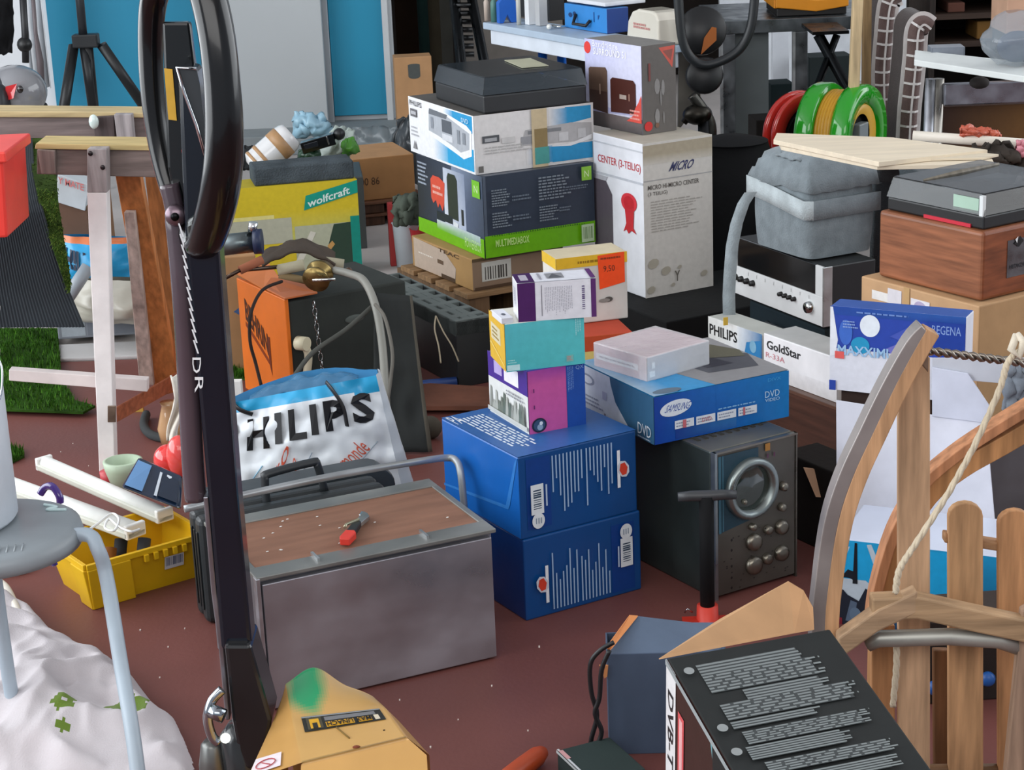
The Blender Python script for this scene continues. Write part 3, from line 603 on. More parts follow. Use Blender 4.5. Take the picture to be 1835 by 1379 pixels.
# padded bag
qb = P((1450,468), z=za+h+.006, r=1574, l=1343, yaw=27, h=.18)
w2,d2,h2 = qb['w'],qb['d'],bis(lambda z: proj(qb['loc']+Vector((0,0,z)))[1],0,1,315,False)
t = thing('padded_bag','grey padded carrying bag with a pale strap band, on top of the amplifier','bag',qb['loc'],27)
def bagfn(z0,z1,infl,b,col,top=False):
    n=8; ring=[]
    pts=[]
    for i in range(40):
        a=2*math.pi*i/40; e=7.0
        x=math.copysign(abs(math.cos(a))**(2/e),math.cos(a)); y=math.copysign(abs(math.sin(a))**(2/e),math.sin(a))
        pts.append((x,y))
    prof=[(z0+(z1-z0)*k/n, 1-infl*abs(2*k/n-1)**3) for k in range(n+1)]
    vs=[]
    for z,s_ in prof:
        for x,y in pts:
            q_=noise.noise(Vector((x*2,y*2,z*14)))*.012
            vs.append((w2/2+x*(w2/2)*(s_+q_), d2/2+y*(d2/2)*(s_+q_), z))
    fs=[(k*40+i,k*40+(i+1)%40,(k+1)*40+(i+1)%40,(k+1)*40+i) for k in range(n) for i in range(40)]
    b.add(vs,fs,col,'fabric',True)
    b.add(vs[-40:],[tuple(range(40))],col,'fabric',True)
b=MB(); bagfn(0,h2*.92,.05,b,'#818b90'); b.build('bag_body',t)
b=MB()
def lid(u,v):
    x=-.004+u*(w2+.008); y=-.004+v*(d2+.008); e=min(u,1-u,v,1-v)
    return (x,y,h2*.92+.05*min(1,e*6)**.5+.012*noise.noise(Vector((u*5,v*6,1)))-.03*(1-min(1,e*8)))
b.sheet(lid,22,22,'#858f94','fabric'); b.build('bag_flap',t,solid=.006)
b=MB(); b.T=Matrix.Translation((0,0,0))
pts=[(w2+.004,d2*.2,0),(w2+.004,-.006,0),( -.006,-.006,0),(-.006,d2,0)]
def band(u,v):
    # runs round the left and front faces, rising towards the back
    L=d2+w2; s_=u*L; z=h2*(.48+.22*v)
    e=.012
    if s_<d2: return (-.008+.004*math.sin(u*9), d2-s_, z+.03*(1-s_/d2))
    return (s_-d2, -.006, z)
b.sheet(band,30,2,lambda u,v:'#bcc6c9' if u<.56 else '#868f94','fabric'); b.build('strap_band',t,solid=.004)  # pale on the left face, darker in front: light put into the band's colour
b=MB()
for k in range(3):
    def knot(u,v,k=k): return (w2*(.08+.42*v)+.02*k, d2*(.25+.4*u), h2*.92+.045+.035*math.sin(u*3.14)*math.sin(v*3.14)+.008*k+.008*noise.noise(Vector((u*4,v*4,k))))
    b.sheet(knot,10,10,'#8e989d' if k<2 else '#7b858a','fabric')
b.build('folded_top_cloth',t,solid=.005)
b=MB(); st=[Yp(x,y,4.93-.02*i) for i,(x,y) in enumerate(((1345,345),(1332,365),(1320,400),(1312,440),(1308,490),(1306,530),(1307,572)))]
inv=t.matrix_basis.inverted() if False else None
Mi=(Matrix.Translation(t.location)@Matrix.Rotation(R(27),4,'Z')).inverted()
vs=[]; 
for i,pnt in enumerate(st):
    for dx in (-.016,.016): vs.append(Mi@(pnt+Vector((dx,0,0))))
b.add(vs,[(2*i,2*i+1,2*i+3,2*i+2) for i in range(len(st)-1)],'#939da1','fabric',True); b.build('shoulder_strap',t,solid=.004)
# black sack between the tall carton and the bag
b=MB()
def sack(u,v):
    a=R(360*u); z=v*.86; s_=.155*(1-.25*v**4)+.012*noise.noise(Vector((math.cos(a)*2,math.sin(a)*2,z*4)))
    return (math.cos(a)*s_*(1.0), math.sin(a)*s_*.7, z)
b.sheet(sack,26,14,'#141517','matte'); b.T=Matrix.Translation((0,0,.86)); b.lathe([(.117,0),(.06,.025),(0,.03)],'#151618','matte',26)
o=b.build('black_sack',None,loc=(*G(1300,560,0)[:2],0)); q_=Yp(1306,300,6.05); o.location=(q_.x+.03,6.22,0); o.scale=(1,1,(Yp(1306,252,6.22).z)/.86); tag(o,'tall black sack standing between the tall white carton and the grey bag','sack')
# slim things under the strap
q_=Yp(1300,585,4.8)
# veneered loudspeaker box on a parcel
qv = P((1757,541), Y=4.15, r=1925, l=1573, yaw=33, top=416); zv=qv['loc'].z
t = thing('veneered_loudspeaker','walnut veneered loudspeaker box lying on the tan parcel at the right edge','loudspeaker',qv['loc'],33)
w,d,h=qv['w'],qv['d'],qv['h']
MB().box(0,0,0,w,d,h,{'*':'#8c5638','L':'#945d40','F':'#84492c'},'veneer').build('cabinet',t,bevel=.009,seg=3)
b=MB(); p=Pr((0,0,0),(w,0,0),(0,0,h),'metal',b,.001); p.r(.26,.26,.62,.80,'#7b7d80'); b.build('label_plate',t)
b=MB(); p=Pr((0,0,0),(w,0,0),(0,0,h),'print',b,.003); p.t('HITACHI',.29,.38,.46,.44,'#22242a',bold=.02); b.build('lettering',t)
b=MB(); p=Pr((0,0,0),(w,0,0),(0,0,h),'print',b,.003); p.poly([(.32,.74),(.38,.84),(.42,.76),(.37,.68)],'#18191b'); p.poly([(.33,.80),(.36,.84),(.35,.74)],'#e8e8e8'); b.build('emblem',t)
# device with clear hood on top of it
q = P((1762,412), z=zv+h+.001, r=1930, l=1590, yaw=33, h=.055); w,d=q['w'],q['d']
t = thing('hooded_turntable','black turntable with a scratched clear hood, on the walnut veneered box','record player',q['loc'],33)
MB().box(0,0,0,w,d,.03,'#1c1f21','plastic').build('plinth',t,bevel=.004)
b=MB(); b.box(-.003,d*.12,.0,.0,d*.60,.008,'#c9283c','plastic'); 
b.build('red_strip',t)
b=MB(); hz=.075
b.slab([(0,d,.031),(0,0,.031),(.01,.01,hz),(.01,d-.01,hz)],.003,'#262c30','smoke'); b.slab([(0,0,.031),(w,0,.031),(w-.01,.01,hz),(.01,.01,hz)],.003,'#3f3b36','smoke')
b.slab([(.01,.01,hz),(w-.01,.01,hz),(w-.01,d-.01,hz),(.01,d-.01,hz)],.003,'#1d2224','smoke'); b.build('clear_hood',t)
b=MB(); b.box(-.001,.015,.034,.001,.09,hz-.008,'#a9c7b4','plastic'); b.box(-.004,0,.03,.006,.01,hz,'#dfe4e4','plastic'); b.tube([(.012,d*.75,hz),(.012,.02,hz)],.002,'#b5bcc2','chrome',seg=5); b.build('hood_trim',t)
b=MB(); b.T=Matrix.Translation((w*.5,d*.55,.031)); b.lathe([(0,.01),(.12,.01),(.125,0)],'#26282a','metal',24); b.build('platter',t)
# splintered lath lying over the hood
a=Yp(1655,330,4.35); c=Yp(1790,300,4.5); 
b=MB(); b.tube([a,(a+c)/2+Vector((0,0,.004)),c],.012,'#7b7468','wood',seg=4,sq=.4); tag(b.build('broken_lath'),'grey splintered lath lying across the clear hood of the turntable','lath')
# tan parcel beneath the veneered box
q = dict(loc=Vector((qv['loc'].x,qv['loc'].y,0)),yaw=33,w=qv['w'],d=qv['d'],h=zv-.002); u_,v_=uv(33); q['loc']-=u_*.022+v_*.018; q['w']+=.04; q['d']+=.05
def tanL(p):
    k=q['h']; 
    p.r(.10,.90,.36,.945,'#e6e3df'); p.r(.24,.905,.36,.975,'#dcd8dd'); p.r(.44,.87,.60,.955,'#e4e0e6'); p.e(.52,.92,.05,.028,'#b4a9c6'); p.r(.38,.3,.43,1,'#c19c6c')
carton('tan_parcel','tan cardboard parcel with white stickers, under the walnut veneered box',q,{'*':'#bf9a72','F':'#b48f66','L':'#c49d75'},{'L':tanL})
# ================================================================== blue and white carton with hanging flaps, printed box below
YB=3.72
yawB=58
def wq(F,Y,l,top,w=None,r=None): return P(F,Y=Y,l=l,yaw=yawB,top=top,w=w,r=r)
# lower picture box
q = P((1800,1155), z=0, l=1501, yaw=66, top=1000, w=.20); zl=hgt(q['loc'],1000)
q['h']=zl
def carL(p):
    p.g(0,0,1,1,'#1d3f66','#0f4f74','#1f8ec0','#1fa3da'); p.poly([(0,0),(.30,0),(.30,.55),(.20,.98),(0,.9)],'#b9c7d2'); p.poly([(0,.55),(.08,.98),(.17,.98),(.22,.72),(.30,.98),(.72,.98),(.72,.5),(.3,.35),(.17,.55)],'#1aa0d8')
    p.poly([(.0,.98),(.06,.98),(.045,.60),(0,.52)],'#1aa0d8'); p.poly([(.02,.56),(.06,.66),(.10,.64),(.12,.52),(.07,.56)],'#141c26'); p.poly([(.10,.98),(.115,.98),(.12,.5),(.09,.5)],'#101820')
    p.poly([(.01,.0),(.20,.0),(.24,.18),(.22,.40),(.17,.46),(.13,.30),(.06,.36),(.03,.42),(0,.30)],'#1b2331'); p.poly([(.05,.05),(.08,.3),(.12,.28),(.10,.04)],'#55667c'); p.poly([(.15,.02),(.21,.32),(.22,.3),(.18,.0)],'#cfdbe4'); p.e(.11,.14,.035,.08,'#5f748b'); p.r(0,0,.03,.08,'#7b2330')
    p.poly([(.23,.0),(.34,.0),(.30,.50),(.22,.78),(.2,.6),(.25,.35)],'#a8c6d6')
carton('picture_box','white carton with a sky blue printed side, half hidden behind the wooden sled',q,{'*':'#e3e6ee','L':'#1aa0d8','T':'#cfd6e6'},{'L':carL},m='cardgloss')
# upper carton
q = P((1727,722), Y=YB, l=1487, yaw=62, top=568, w=.06); q['loc'].z=q['loc'].z; hb=q['h']; 
def maxL(p):
    p.r(0,0,1,1,'#dfe2ec'); p.poly([(.02,.50),(1,.50),(1,.99),(.02,.99),(.03,.75)],'#2947a8'); p.g(.0,.90,1,1,'#20479c','#20479c','#2a5aa8','#20479c')
    p.poly([(0,.99),(.02,.99),(.06,.60),(.04,.42),(0,.40)],'#e6eaf2'); p.e(.30,.80,.075,.13,'#e6eef6'); p.e(.23,.56,.07,.10,'#2596c4'); p.e(.12,.70,.05,.15,'#3f6cc6'); p.poly([(.42,.55),(.55,.65),(.60,.5),(.5,.45)],'#6d6fc0'); p.poly([(.45,.7),(.62,.86),(.66,.6)],'#4358b4')
    p.t('MAXXIMUM',.06,.43,.56,.55,'#9cc2e4',bold=.02); p.r(.04,.385,.11,.47,'#e0605c'); p.l(.2,.93,.6,.97,1,'#6c8ccb'); p.l(.1,.75,.22,.85,3,'#8ea9dc'); p.r(.72,.62,1,.92,'#1d3f9a'); p.t('REGENA',.76,.78,.97,.88,'#8aa6dc')
    p.r(0,0,.05,.12,'#2846a4')
t = carton('flap_carton','big white carton with blue printed band and hanging white flaps, behind the sled',q,{'*':'#dde0ea','T':'#3858a0','L':'#dfe2ec'},{'L':maxL},m='card')
# hanging flaps (inside white), part of that carton
Mi=(Matrix.Translation(t.location)@Matrix.Rotation(R(q['yaw']),4,'Z')).inverted()
def fl(pxs, name, col, th=.003):
    # flap plane just in front of the left face of the carton, leaning out
    pts=[]
    for (x,y,off) in pxs:
        o_=Vector(t.location); u,v=uv(q['yaw']); n=-u
        d_=ray(x,y); P0=Vector((0,0,CH)); pl=o_+n*(off)
        k=(pl-P0).dot(n)/d_.dot(n); pts.append(Mi@(P0+d_*k))
    MB().slab(pts,th,col,'card').build(name,t,bevel=.001)
fl([(1500,960,.035),(1790,1010,.035),(1768,757,.012),(1499,716,.012)],'hanging_flap','#dfe2ee')
fl([(1671,745,.016),(1768,757,.016),(1775,728,.016),(1735,668,.016),(1671,657,.016)],'side_flap','#d3d8e8')
fl([(1671,675,.008),(1840,690,.008),(1840,640,.008),(1671,640,.008)],'upper_flap','#c6c9d2')
zfb=t.location.z
tt=thing('dark_crate','dark brown crate behind the hanging white flap','crate',(q['loc'].x,q['loc'].y,0),q['yaw'])
MB().box(.012,.012,0,q['w']-.02,q['d']-.02,zfb-.001,'#3b2c27','matte').build('crate_body',tt,bevel=.003)
tt2=0
# ================================================================== wooden sled
SY=2.70
t = thing('wooden_sled','old wooden sled standing on end with curved steel-shod runners and upright slats','sled',(Yp(1640,1379,SY).x,SY,0))
Mi=Matrix.Translation(-Vector(t.location))
def S(x,y,dy=0.):
    p_=Yp(x,y,SY+dy*.55); p_.z=max(p_.z,.004); return Mi@p_
def strip(pts, wid, th, col, m, name, dy0=0):
    """flat bent strip following the pixel path; wid across the picture, th in depth"""
    b=MB(); P3=[S(x,y,dy) for x,y,dy in pts]; 
    # smooth by Catmull-Rom
    out=[]
    n=len(P3)
    for i in range(n-1):
        p0=P3[max(i-1,0)];p1=P3[i];p2=P3[i+1];p3=P3[min(i+2,n-1)]
        for k in range(4):
            s_=k/4; out.append(.5*((2*p1)+(p2-p0)*s_+(2*p0-5*p1+4*p2-p3)*s_*s_+(3*p1-p0-3*p2+p3)*s_**3))
    out.append(P3[-1]); vs=[]
    for i,p_ in enumerate(out):
        tg=(out[min(i+1,len(out)-1)]-out[max(i-1,0)]).normalized(); n_=tg.cross(Vector((0,-1,0))).normalized()
        for a,c in ((-1,-1),(1,-1),(1,1),(-1,1)): vs.append(p_+n_*(wid/2*a)+Vector((0,th/2*c,0)))
    k=len(out); fs=[(4*i+j,4*i+(j+1)%4,4*i+4+(j+1)%4,4*i+4+j) for i in range(k-1) for j in range(4)]+[(3,2,1,0),(4*k-4,4*k-3,4*k-2,4*k-1)]
    b.add(vs,fs,col,m); return b.build(name,t,bevel=.0015)
# left runner: wood core and steel sole
core=[(1490,1480,0),(1487,1150,0),(1494,1040,0),(1512,930,0),(1538,850,0),(1572,775,0),(1612,690,0),(1650,620,0),(1668,590,0)]
strip(core,.022,.032,'#c79b73','wood','runner')
sole=[(1464,1480,.004),(1463,1150,.004),(1470,1040,.004),(1486,930,.004),(1512,848,.004),(1548,770,.004),(1588,688,.004),(1630,614,.004),(1655,586,.004)]
strip(sole,.021,.036,'#a09996','galv','steel_sole')
core2=[(1572,1480,.30),(1574,1200,.30),(1582,1060,.30),(1612,965,.30),(1660,885,.30),(1720,835,.30),(1790,795,.30),(1850,760,.30)]
strip(core2,.030,.034,'#b9885a','wood','runner')
sole2=[(1560,1120,.29),(1570,1050,.29),(1600,950,.29),(1648,868,.29),(1710,812,.29),(1780,765,.29),(1850,722,.29)]
strip(sole2,.016,.038,'#bf8660','wood','runner_edge')
def slat(x0,x1,ytop,ybot,dy,col,name='slat',rnd=True,topx=None):
    b=MB(); a=S(x0,ytop,dy); c=S(x1,ytop,dy); e=S(x1+ (0),ybot,dy); f=S(x0,ybot,dy); w_=(c-a).length; ps=[]
    n=8
    if rnd:
        for i in range(n+1):
            g=math.pi*i/n; ps.append(a+(c-a)*(.5-.5*math.cos(g))+Vector((0,0,.022*math.sin(g))))
    else: ps=[a,c]
    b.slab([f,e]+ps[::-1],.014,col,'wood',dirv=(0,1,0)); return b.build(name,t,bevel=.002)
slat(1610,1667,640,1480,.06,'#cba683',rnd=False)
slat(1700,1762,925,1480,.10,'#c4996f'); slat(1789,1850,938,1480,.10,'#bf8d62'); slat(1562,1604,1120,1480,.08,'#bd8a5f',rnd=False)
slat(1673,1700,1165,1480,.25,'#7f5b3f',rnd=False)
b=MB(); b.T=Mi
def bar(pts,th,dep,col,m,name):
    P3=[S(x,y,dy) for x,y,dy in pts]; b=MB(); vs=[]
    for p_ in P3:
        for a,c in ((-1,-1),(1,-1),(1,1),(-1,1)): vs.append(p_+Vector((0,dep/2*c,th/2*a)))
    k=len(P3); b.add(vs,[(4*i+(j+1)%4,4*i+j,4*i+4+j,4*i+4+(j+1)%4) for i in range(k-1) for j in range(4)]+[(0,1,2,3),(4*k-1,4*k-2,4*k-3,4*k-4)],col,m); return b.build(name,t,bevel=.003)
bar([(1500,1155,-.06),(1570,1105,-.06),(1640,1072,-.05)],.036,.03,'#b29475','woodx','crosspiece')
bar([(1560,1086,-.055),(1640,1082,-.05),(1740,1105,-.05),(1850,1128,-.05)],.036,.03,'#b0916f','woodx','crosspiece')
b=MB(); b.tube([S(1555,1152,-.03),S(1575,1144,-.04),(S(1700,1140,-.04)),S(1790,1146,-.04),S(1826,1158,-.03)],.0135,'#a9a8a0','galv',seg=10); b.build('steel_bar',t)
b=MB(); b.T=Matrix.Identity(4)
b.slab([S(1793,1480,-.08),S(1850,1480,-.08),S(1850,1085,-.05),S(1832,1095,-.05)],.02,'#a98c76','wood',dirv=(0,1,0)); b.build('side_strut',t,bevel=.002)
b=MB(); b.tube([S(1500,1480,.12),S(1560,1380,.12),S(1850,1378,.12)],.01,'#6d5138','woodx'); b.build('rear_rung',t)
bar([(1690,960,.13),(1850,985,.13)],.016,.02,'#a8805c','woodx','rear_crosspiece')
# twisted steel rod joining the runner tips, and the knot
b=MB(); A_=S(1660,628,.02); B_=S(1835,650,.12); n=40; 
for ph in (0,math.pi):
    b.tube([A_+(B_-A_)*(i/n)+Vector((0,math.cos(i*.9+ph)*.004,math.sin(i*.9+ph)*.004)) for i in range(n+1)],.0035,'#9a9186','metal',seg=6)
b.build('twisted_rod',t)
# pull rope
def rope(name,pts,r,par,col='#d3c6ad'):
    b=MB(); P3=[S(*p_) for p_ in pts]; out=[]; n=len(P3)
    for i in range(n-1):
        p0=P3[max(i-1,0)];p1=P3[i];p2=P3[i+1];p3=P3[min(i+2,n-1)]
        for k in range(8): s_=k/8; out.append(.5*((2*p1)+(p2-p0)*s_+(2*p0-5*p1+4*p2-p3)*s_*s_+(3*p1-p0-3*p2+p3)*s_**3))
    out.append(P3[-1])
    for ph in range(3):
        vs=[]
        for i,p_ in enumerate(out): a=i*.9+ph*2.094; vs.append(p_+Vector((math.cos(a)*r*.45,math.sin(a)*r*.45,0)))
        b.tube(vs,r*.62,col,'cloth',seg=6)
    return b.build(name,par)
rope('rope',[(1850,622,-.02),(1828,628,-.03),(1806,650,-.04),(1790,700,-.05),(1745,800,-.06),(1695,890,-.065),(1640,975,-.07),(1612,1020,-.075),(1605,1062,-.07)],.0052,t)
rope('rope',[(1607,1140,-.03),(1606,1200,-.01),(1600,1265,.02)],.0052,t)
b=MB(); b.tube([S(1822,600,-.03),S(1834,612,-.05),S(1826,640,-.05),S(1812,626,-.05),S(1822,600,-.03)],.006,'#e0d6c2','cloth'); b.build('rope_knot',t)
for x,y in ((1598,655),(1638,640),(1588,680)):
    b=MB(); b.ball(S(x+8,y,-.015),(.006,.004,.006),'#6b4a34','metal',8,6); b.build('rivet',t)
b=MB(); b.slab([S(1603,655,-.012),S(1640,612,-.012),S(1664,608,-.012),S(1664,668,-.012),S(1650,652,-.012),S(1622,690,-.012)],.006,'#8f7a68','galv',dirv=(0,1,0)); b.build('bracket_plate',t,bevel=.002)
# ================================================================== lower right: open black box, grey-blue open box, pump

MX=Matrix.Rotation(R(13.8),4,'Z')@Matrix.Rotation(R(10),4,'X')@Matrix.Rotation(R(-2.2),4,'Y')
A_=Yp(1195,1179,2.46); D_=.40; H_=(A_.z-D_*.174-.006)/.985
t=thing('open_black_carton','black carton covered in small grey print, one tan flap open, at the lower right','box',A_)
t.rotation_mode='YXZ'; t.rotation_euler=(R(-15.9),R(-7.7),R(.7))
t.rotation_mode='QUATERNION'; t.rotation_quaternion=MX.to_quaternion()
w_=bis(lambda k: proj(A_+MX.to_3x3()@Vector((k,0,0)))[0],0,1,1487)
MB().box(0,-D_,-H_,w_,0,0,{'*':'#1a1b1c','T':'#232626','L':'#3a1f1a'},'card').build('carton_body',t,bevel=.003)
mb=MB(); p=Pr((0,-D_,0),(w_,0,0),(0,D_,0),'print',mb)
rd=random.Random(5)
for k,(v0,v1,u0,u1,n) in enumerate(((.86,.93,.13,.80,4),(.76,.86,.13,.84,6),(.69,.75,.30,.80,4),(.60,.69,.13,.95,6),(.55,.59,.13,.66,3),(.46,.53,.16,.90,6),(.38,.45,.13,.72,6),(.30,.36,.18,.94,5),(.22,.28,.13,.88,5),(.13,.19,.13,.7,5))):
    p.r(u0,v0,u0+(u1-u0)*.9,v1,'#3f4445'); p.l(u0,v0,u1,v1,n,'#7d8484',seed=k+20,fill=.55,ragged=.12,solid=(k%2==0))
p.e(.07,.89,.03,.02,'#8d9292'); p.e(.07,.56,.03,.02,'#8d9292'); p.e(.07,.43,.03,.02,'#8d9292')
p.poly([(.34,0),(.95,0),(.86,.16),(.36,.10)],'#dcdde2'); p.g(.62,0,.80,.13,'#e8b49c','#e8b49c','#e3a68c','#dcdde2')
p=Pr((0,0,-H_),(0,-D_,0),(0,0,H_),'print',mb)
p.r(0,0,.10,1,'#e3e4e6'); p.t('DVB-T LCD',.02,.25,.08,.88,'#26282b',rot=-90,bold=.02); p.r(.13,.0,.19,.86,'#d55a5e'); p.r(.145,.02,.175,.84,'#eab0b2'); p.poly([(.6,.6),(1,.6),(1,.98),(.45,.98)],'#6fa5ad'); p.poly([(.5,.7),(.8,.75),(1,.9),(1,.98),(.47,.98)],'#1c2628'); p.r(0,.975,1,1,'#9aa3a6')
mb.build('printing',t)
Mt=(Matrix.Translation(A_)@MX).inverted()
def Q(x,y,Y): return Mt@Yp(x,y,Y)
b=MB(); b.slab([Q(1181,1181,2.462),Q(1424,1134,2.60),Q(1413,1042,2.68),Q(1290,1110,2.58)],.003,'#c89d73','card',dirv=Mt.to_3x3()@Vector((0,1,0)))
b.slab([Q(1424,1134,2.60),Q(1459,1128,2.62),Q(1457,1088,2.65),Q(1440,1058,2.67),Q(1413,1042,2.68)],.003,'#c79a70','card',dirv=Mt.to_3x3()@Vector((0,1,0))); b.build('open_flap',t)
# grey-blue open carton
Yg=3.02; a=Yp(1087,1172,Yg); c=Yp(1300,1180,Yg-.01); zt_=a.z
t=thing('grey_blue_carton','slate blue open carton with a torn orange flap edge, left of the black printed carton','box',(a.x,Yg,0),-2)
wg=c.x-a.x
b=MB(); b.box(0,0,0,wg,.003,zt_,{'*':'#4c5a70'},'card'); b.box(0,.003,0,.003,.09,zt_,'#4a586d','card'); b.box(wg-.003,.003,0,wg,.09,zt_,'#4a586d','card'); b.box(.003,.087,0,wg-.003,.09,zt_,'#4a586d','card'); b.box(.003,.003,0,wg-.003,.087,.003,'#a5815f','card'); b.build('carton_body',t,bevel=.001)
Mg=(Matrix.Translation(t.location)@Matrix.Rotation(R(-2),4,'Z')).inverted()
def Qg(x,y,Y): return Mg@Yp(x,y,Y)
MB().slab([Qg(1087,1172,Yg),Qg(1300,1180,Yg),Qg(1300,1116,Yg+.10),Qg(1240,1116,Yg+.10),Qg(1138,1104,Yg+.10)],.003,'#5c6b80','card',dirv=(0,1,0)).build('open_flap',t)
MB().slab([Qg(1087,1171,Yg-.004),Qg(1098,1160,Yg-.004),Qg(1143,1104,Yg+.097),Qg(1128,1103,Yg+.097),Qg(1090,1155,Yg)],.004,'#d38a54','card',dirv=(0,1,0)).build('torn_edge',t)
MB().slab([Qg(1083,1215,Yg-.003),Qg(1088,1212,Yg-.003),Qg(1090,1192,Yg-.003),Qg(1074,1192,Yg-.003)],.004,'#d8935f','card',dirv=(0,1,0)).build('torn_edge',t)
# black cables hanging beside it
for k,pts in enumerate((((1100,1150),(1075,1165),(1058,1190),(1060,1240),(1070,1280),(1060,1322),(1058,1345)),((1092,1165),(1078,1200),(1074,1250),(1066,1278),(1078,1310),(1068,1340)))):
    P3=[Yp(x,y,3.0-.02*k) for x,y in pts]; out=[]
    for i in range(len(P3)-1):
        p0=P3[max(i-1,0)];p1=P3[i];p2=P3[i+1];p3=P3[min(i+2,len(P3)-1)]
        for j in range(5): s_=j/5; out.append(.5*((2*p1)+(p2-p0)*s_+(2*p0-5*p1+4*p2-p3)*s_*s_+(3*p1-p0-3*p2+p3)*s_**3))
    for q_ in out: q_.z=max(q_.z,.004)
    tag(MB().tube(out,.0042,'#1b1c1f','plastic',seg=7).build('black_cable'),('thicker' if k==0 else 'thinner')+' black cable looping down the left side of the slate blue carton','cable')
# dark box at the bottom edge
q=dict(loc=Vector((Yp(990,1379,2.80).x,2.72,0)),yaw=24,w=.10,d=.13,h=.05)
q['loc']=Vector((G(1062,1452,.0).x,G(1062,1452).y,0)); 
carton('dark_green_box','small dark green box with a pale edge at the bottom, below the black cables',q,{'*':'#23302f','T':'#2b3836'},{'L':lambda p:p.r(0,.9,1,1,'#b9c2c4'),'T':lambda p:(p.r(0,.0,.04,1,'#c8cdd0'),p.r(0,.7,.08,.95,'#cf9c9c'))})
b=MB(); a=G(900,1402,.02); c=G(972,1347,.02); b.tube([a,a+(c-a)*.2,a+(c-a)*.55,a+(c-a)*.85,c,c+(c-a)*.08],[.016,.018,.018,.017,.012,.004],'#b5481f','plastic',seg=14)
tag(b.build('hand_tool'),'orange-red rounded tool handle lying on the floor at the bottom edge','tool')
# floor pump
a=G(1268,1112,.0); t=thing('floor_pump','black floor pump with a T handle and bright red foot, in front of the oscilloscope','pump',a)
zt_=hgt(a,888); 
b=MB(); b.tube([(-.055,0,zt_),(-.03,0,zt_+.001),(.0,0,zt_),(.03,0,zt_+.001),(.058,0,zt_)],[.009,.0105,.011,.0105,.009],'#3b3d40','plastic',seg=12); b.build('handle',t)
b=MB(); b.tube([(0,0,.03),(0,0,zt_)],.0145,'#111214','matte',seg=16); b.build('barrel',t)
b=MB(); b.lathe([(.0,.034),(.021,.034),(.022,.004),(.028,0),(0,0)],'#e0402e','plastic',18); b.build('red_foot',t)
b=MB(); b.box(-.05,-.012,0,.05,.012,.006,'#c83626','plastic'); b.tube([(-.03,0,.02),(-.04,-.005,.03),(-.045,0,.02)],.002,'#b9bcc0','chrome'); b.build('foot_plate',t)

# dark grey blanket trailing right from the bag, and grey panel at the right edge
b=MB()
def blk(u,v):
    x=1.06+u*.40; y=5.12+v*.45; z=.45+.12*(1-abs(2*v-.6)**2*.5)*(1-.35*u)+.03*noise.noise(Vector((u*5,v*4,3)))
    return (x,y,z if 0<v<1 else .0)
b.sheet(blk,26,14,'#4d565b','fabric'); tag(b.build('dark_blanket',solid=.006),'dark grey blanket heaped behind the padded bag, under the pale planks','blanket')
a=Yp(1812,900,3.95); 
tag(MB().box(0,0,0,.5,.03,Yp(1800,765,3.98).z,'#77787c','galv').build('metal_sheet',loc=(Yp(1772,900,3.98).x,3.98,0)),'grey metal sheet standing behind the sled at the right edge','sheet')

# dark objects added to darken the gaps behind the slats and beside the oscilloscope
q=dict(loc=Vector((G(1660,1262).x,G(1660,1262).y,0)),yaw=4,w=.30,d=.12,h=.16)
t=carton('dark_gap_case','dark brown low case standing behind the sled slats',q,{'*':'#2c2421','T':'#3a302b'},None,m='matte',cat='case')
for k,(x,y,lab) in enumerate(((1675,1232,'left blue round ball seen between the sled slats'),(1770,1216,'right blue round ball seen between the sled slats'))):
    c_=Yp(x,y,q['loc'].y-.016); b=MB(); b.ball((0,0,0),(.014,.012,.014),'#1f57a0','plastic',12,8); tag(b.build('blue_ball',loc=c_),lab,'ball')
q=P((1500,1000),z=0,l=1400,r=1530,yaw=30,top=850); q['w']=.10; q['d']=min(q['d'],.30)
carton('dark_gap_box','low black box between the oscilloscope and the sled',q,{'*':'#17120f'},None,m='matte')
c_=Yp(1440,838,q['loc'].y-.02)
b=MB(); b.slab([Yp(1440,838,3.92),Yp(1462,890,3.90),Yp(1490,892,3.90),Yp(1480,842,3.92)],.004,'#b58f72','card',dirv=(0,1,0)); tag(b.build('cardboard_shard'),'pointed tan cardboard shard sticking out beside the sled runner','cardboard')
# ================================================================== pallet truck
AYq=2.72
def spl(P3,k=6):
    P3=[Vector(p_) for p_ in P3]; out=[]; n=len(P3)
    for i in range(n-1):
        p0=P3[max(i-1,0)];p1=P3[i];p2=P3[i+1];p3=P3[min(i+2,n-1)]
        for j in range(k): s_=j/k; out.append(.5*((2*p1)+(p2-p0)*s_+(2*p0-5*p1+4*p2-p3)*s_*s_+(3*p1-p0-3*p2+p3)*s_**3))
    out.append(P3[-1]); return out
base=Yp(430,1300,AYq); 
t=thing('pallet_truck','yellow hand pallet truck with a tall black drawbar and ring handle, nearest the camera','pallet truck',(base.x,AYq,0))
Mi=Matrix.Translation(-Vector((base.x,AYq,0)))
def T_(x,y,Y): return Mi@Yp(x,y,Y)
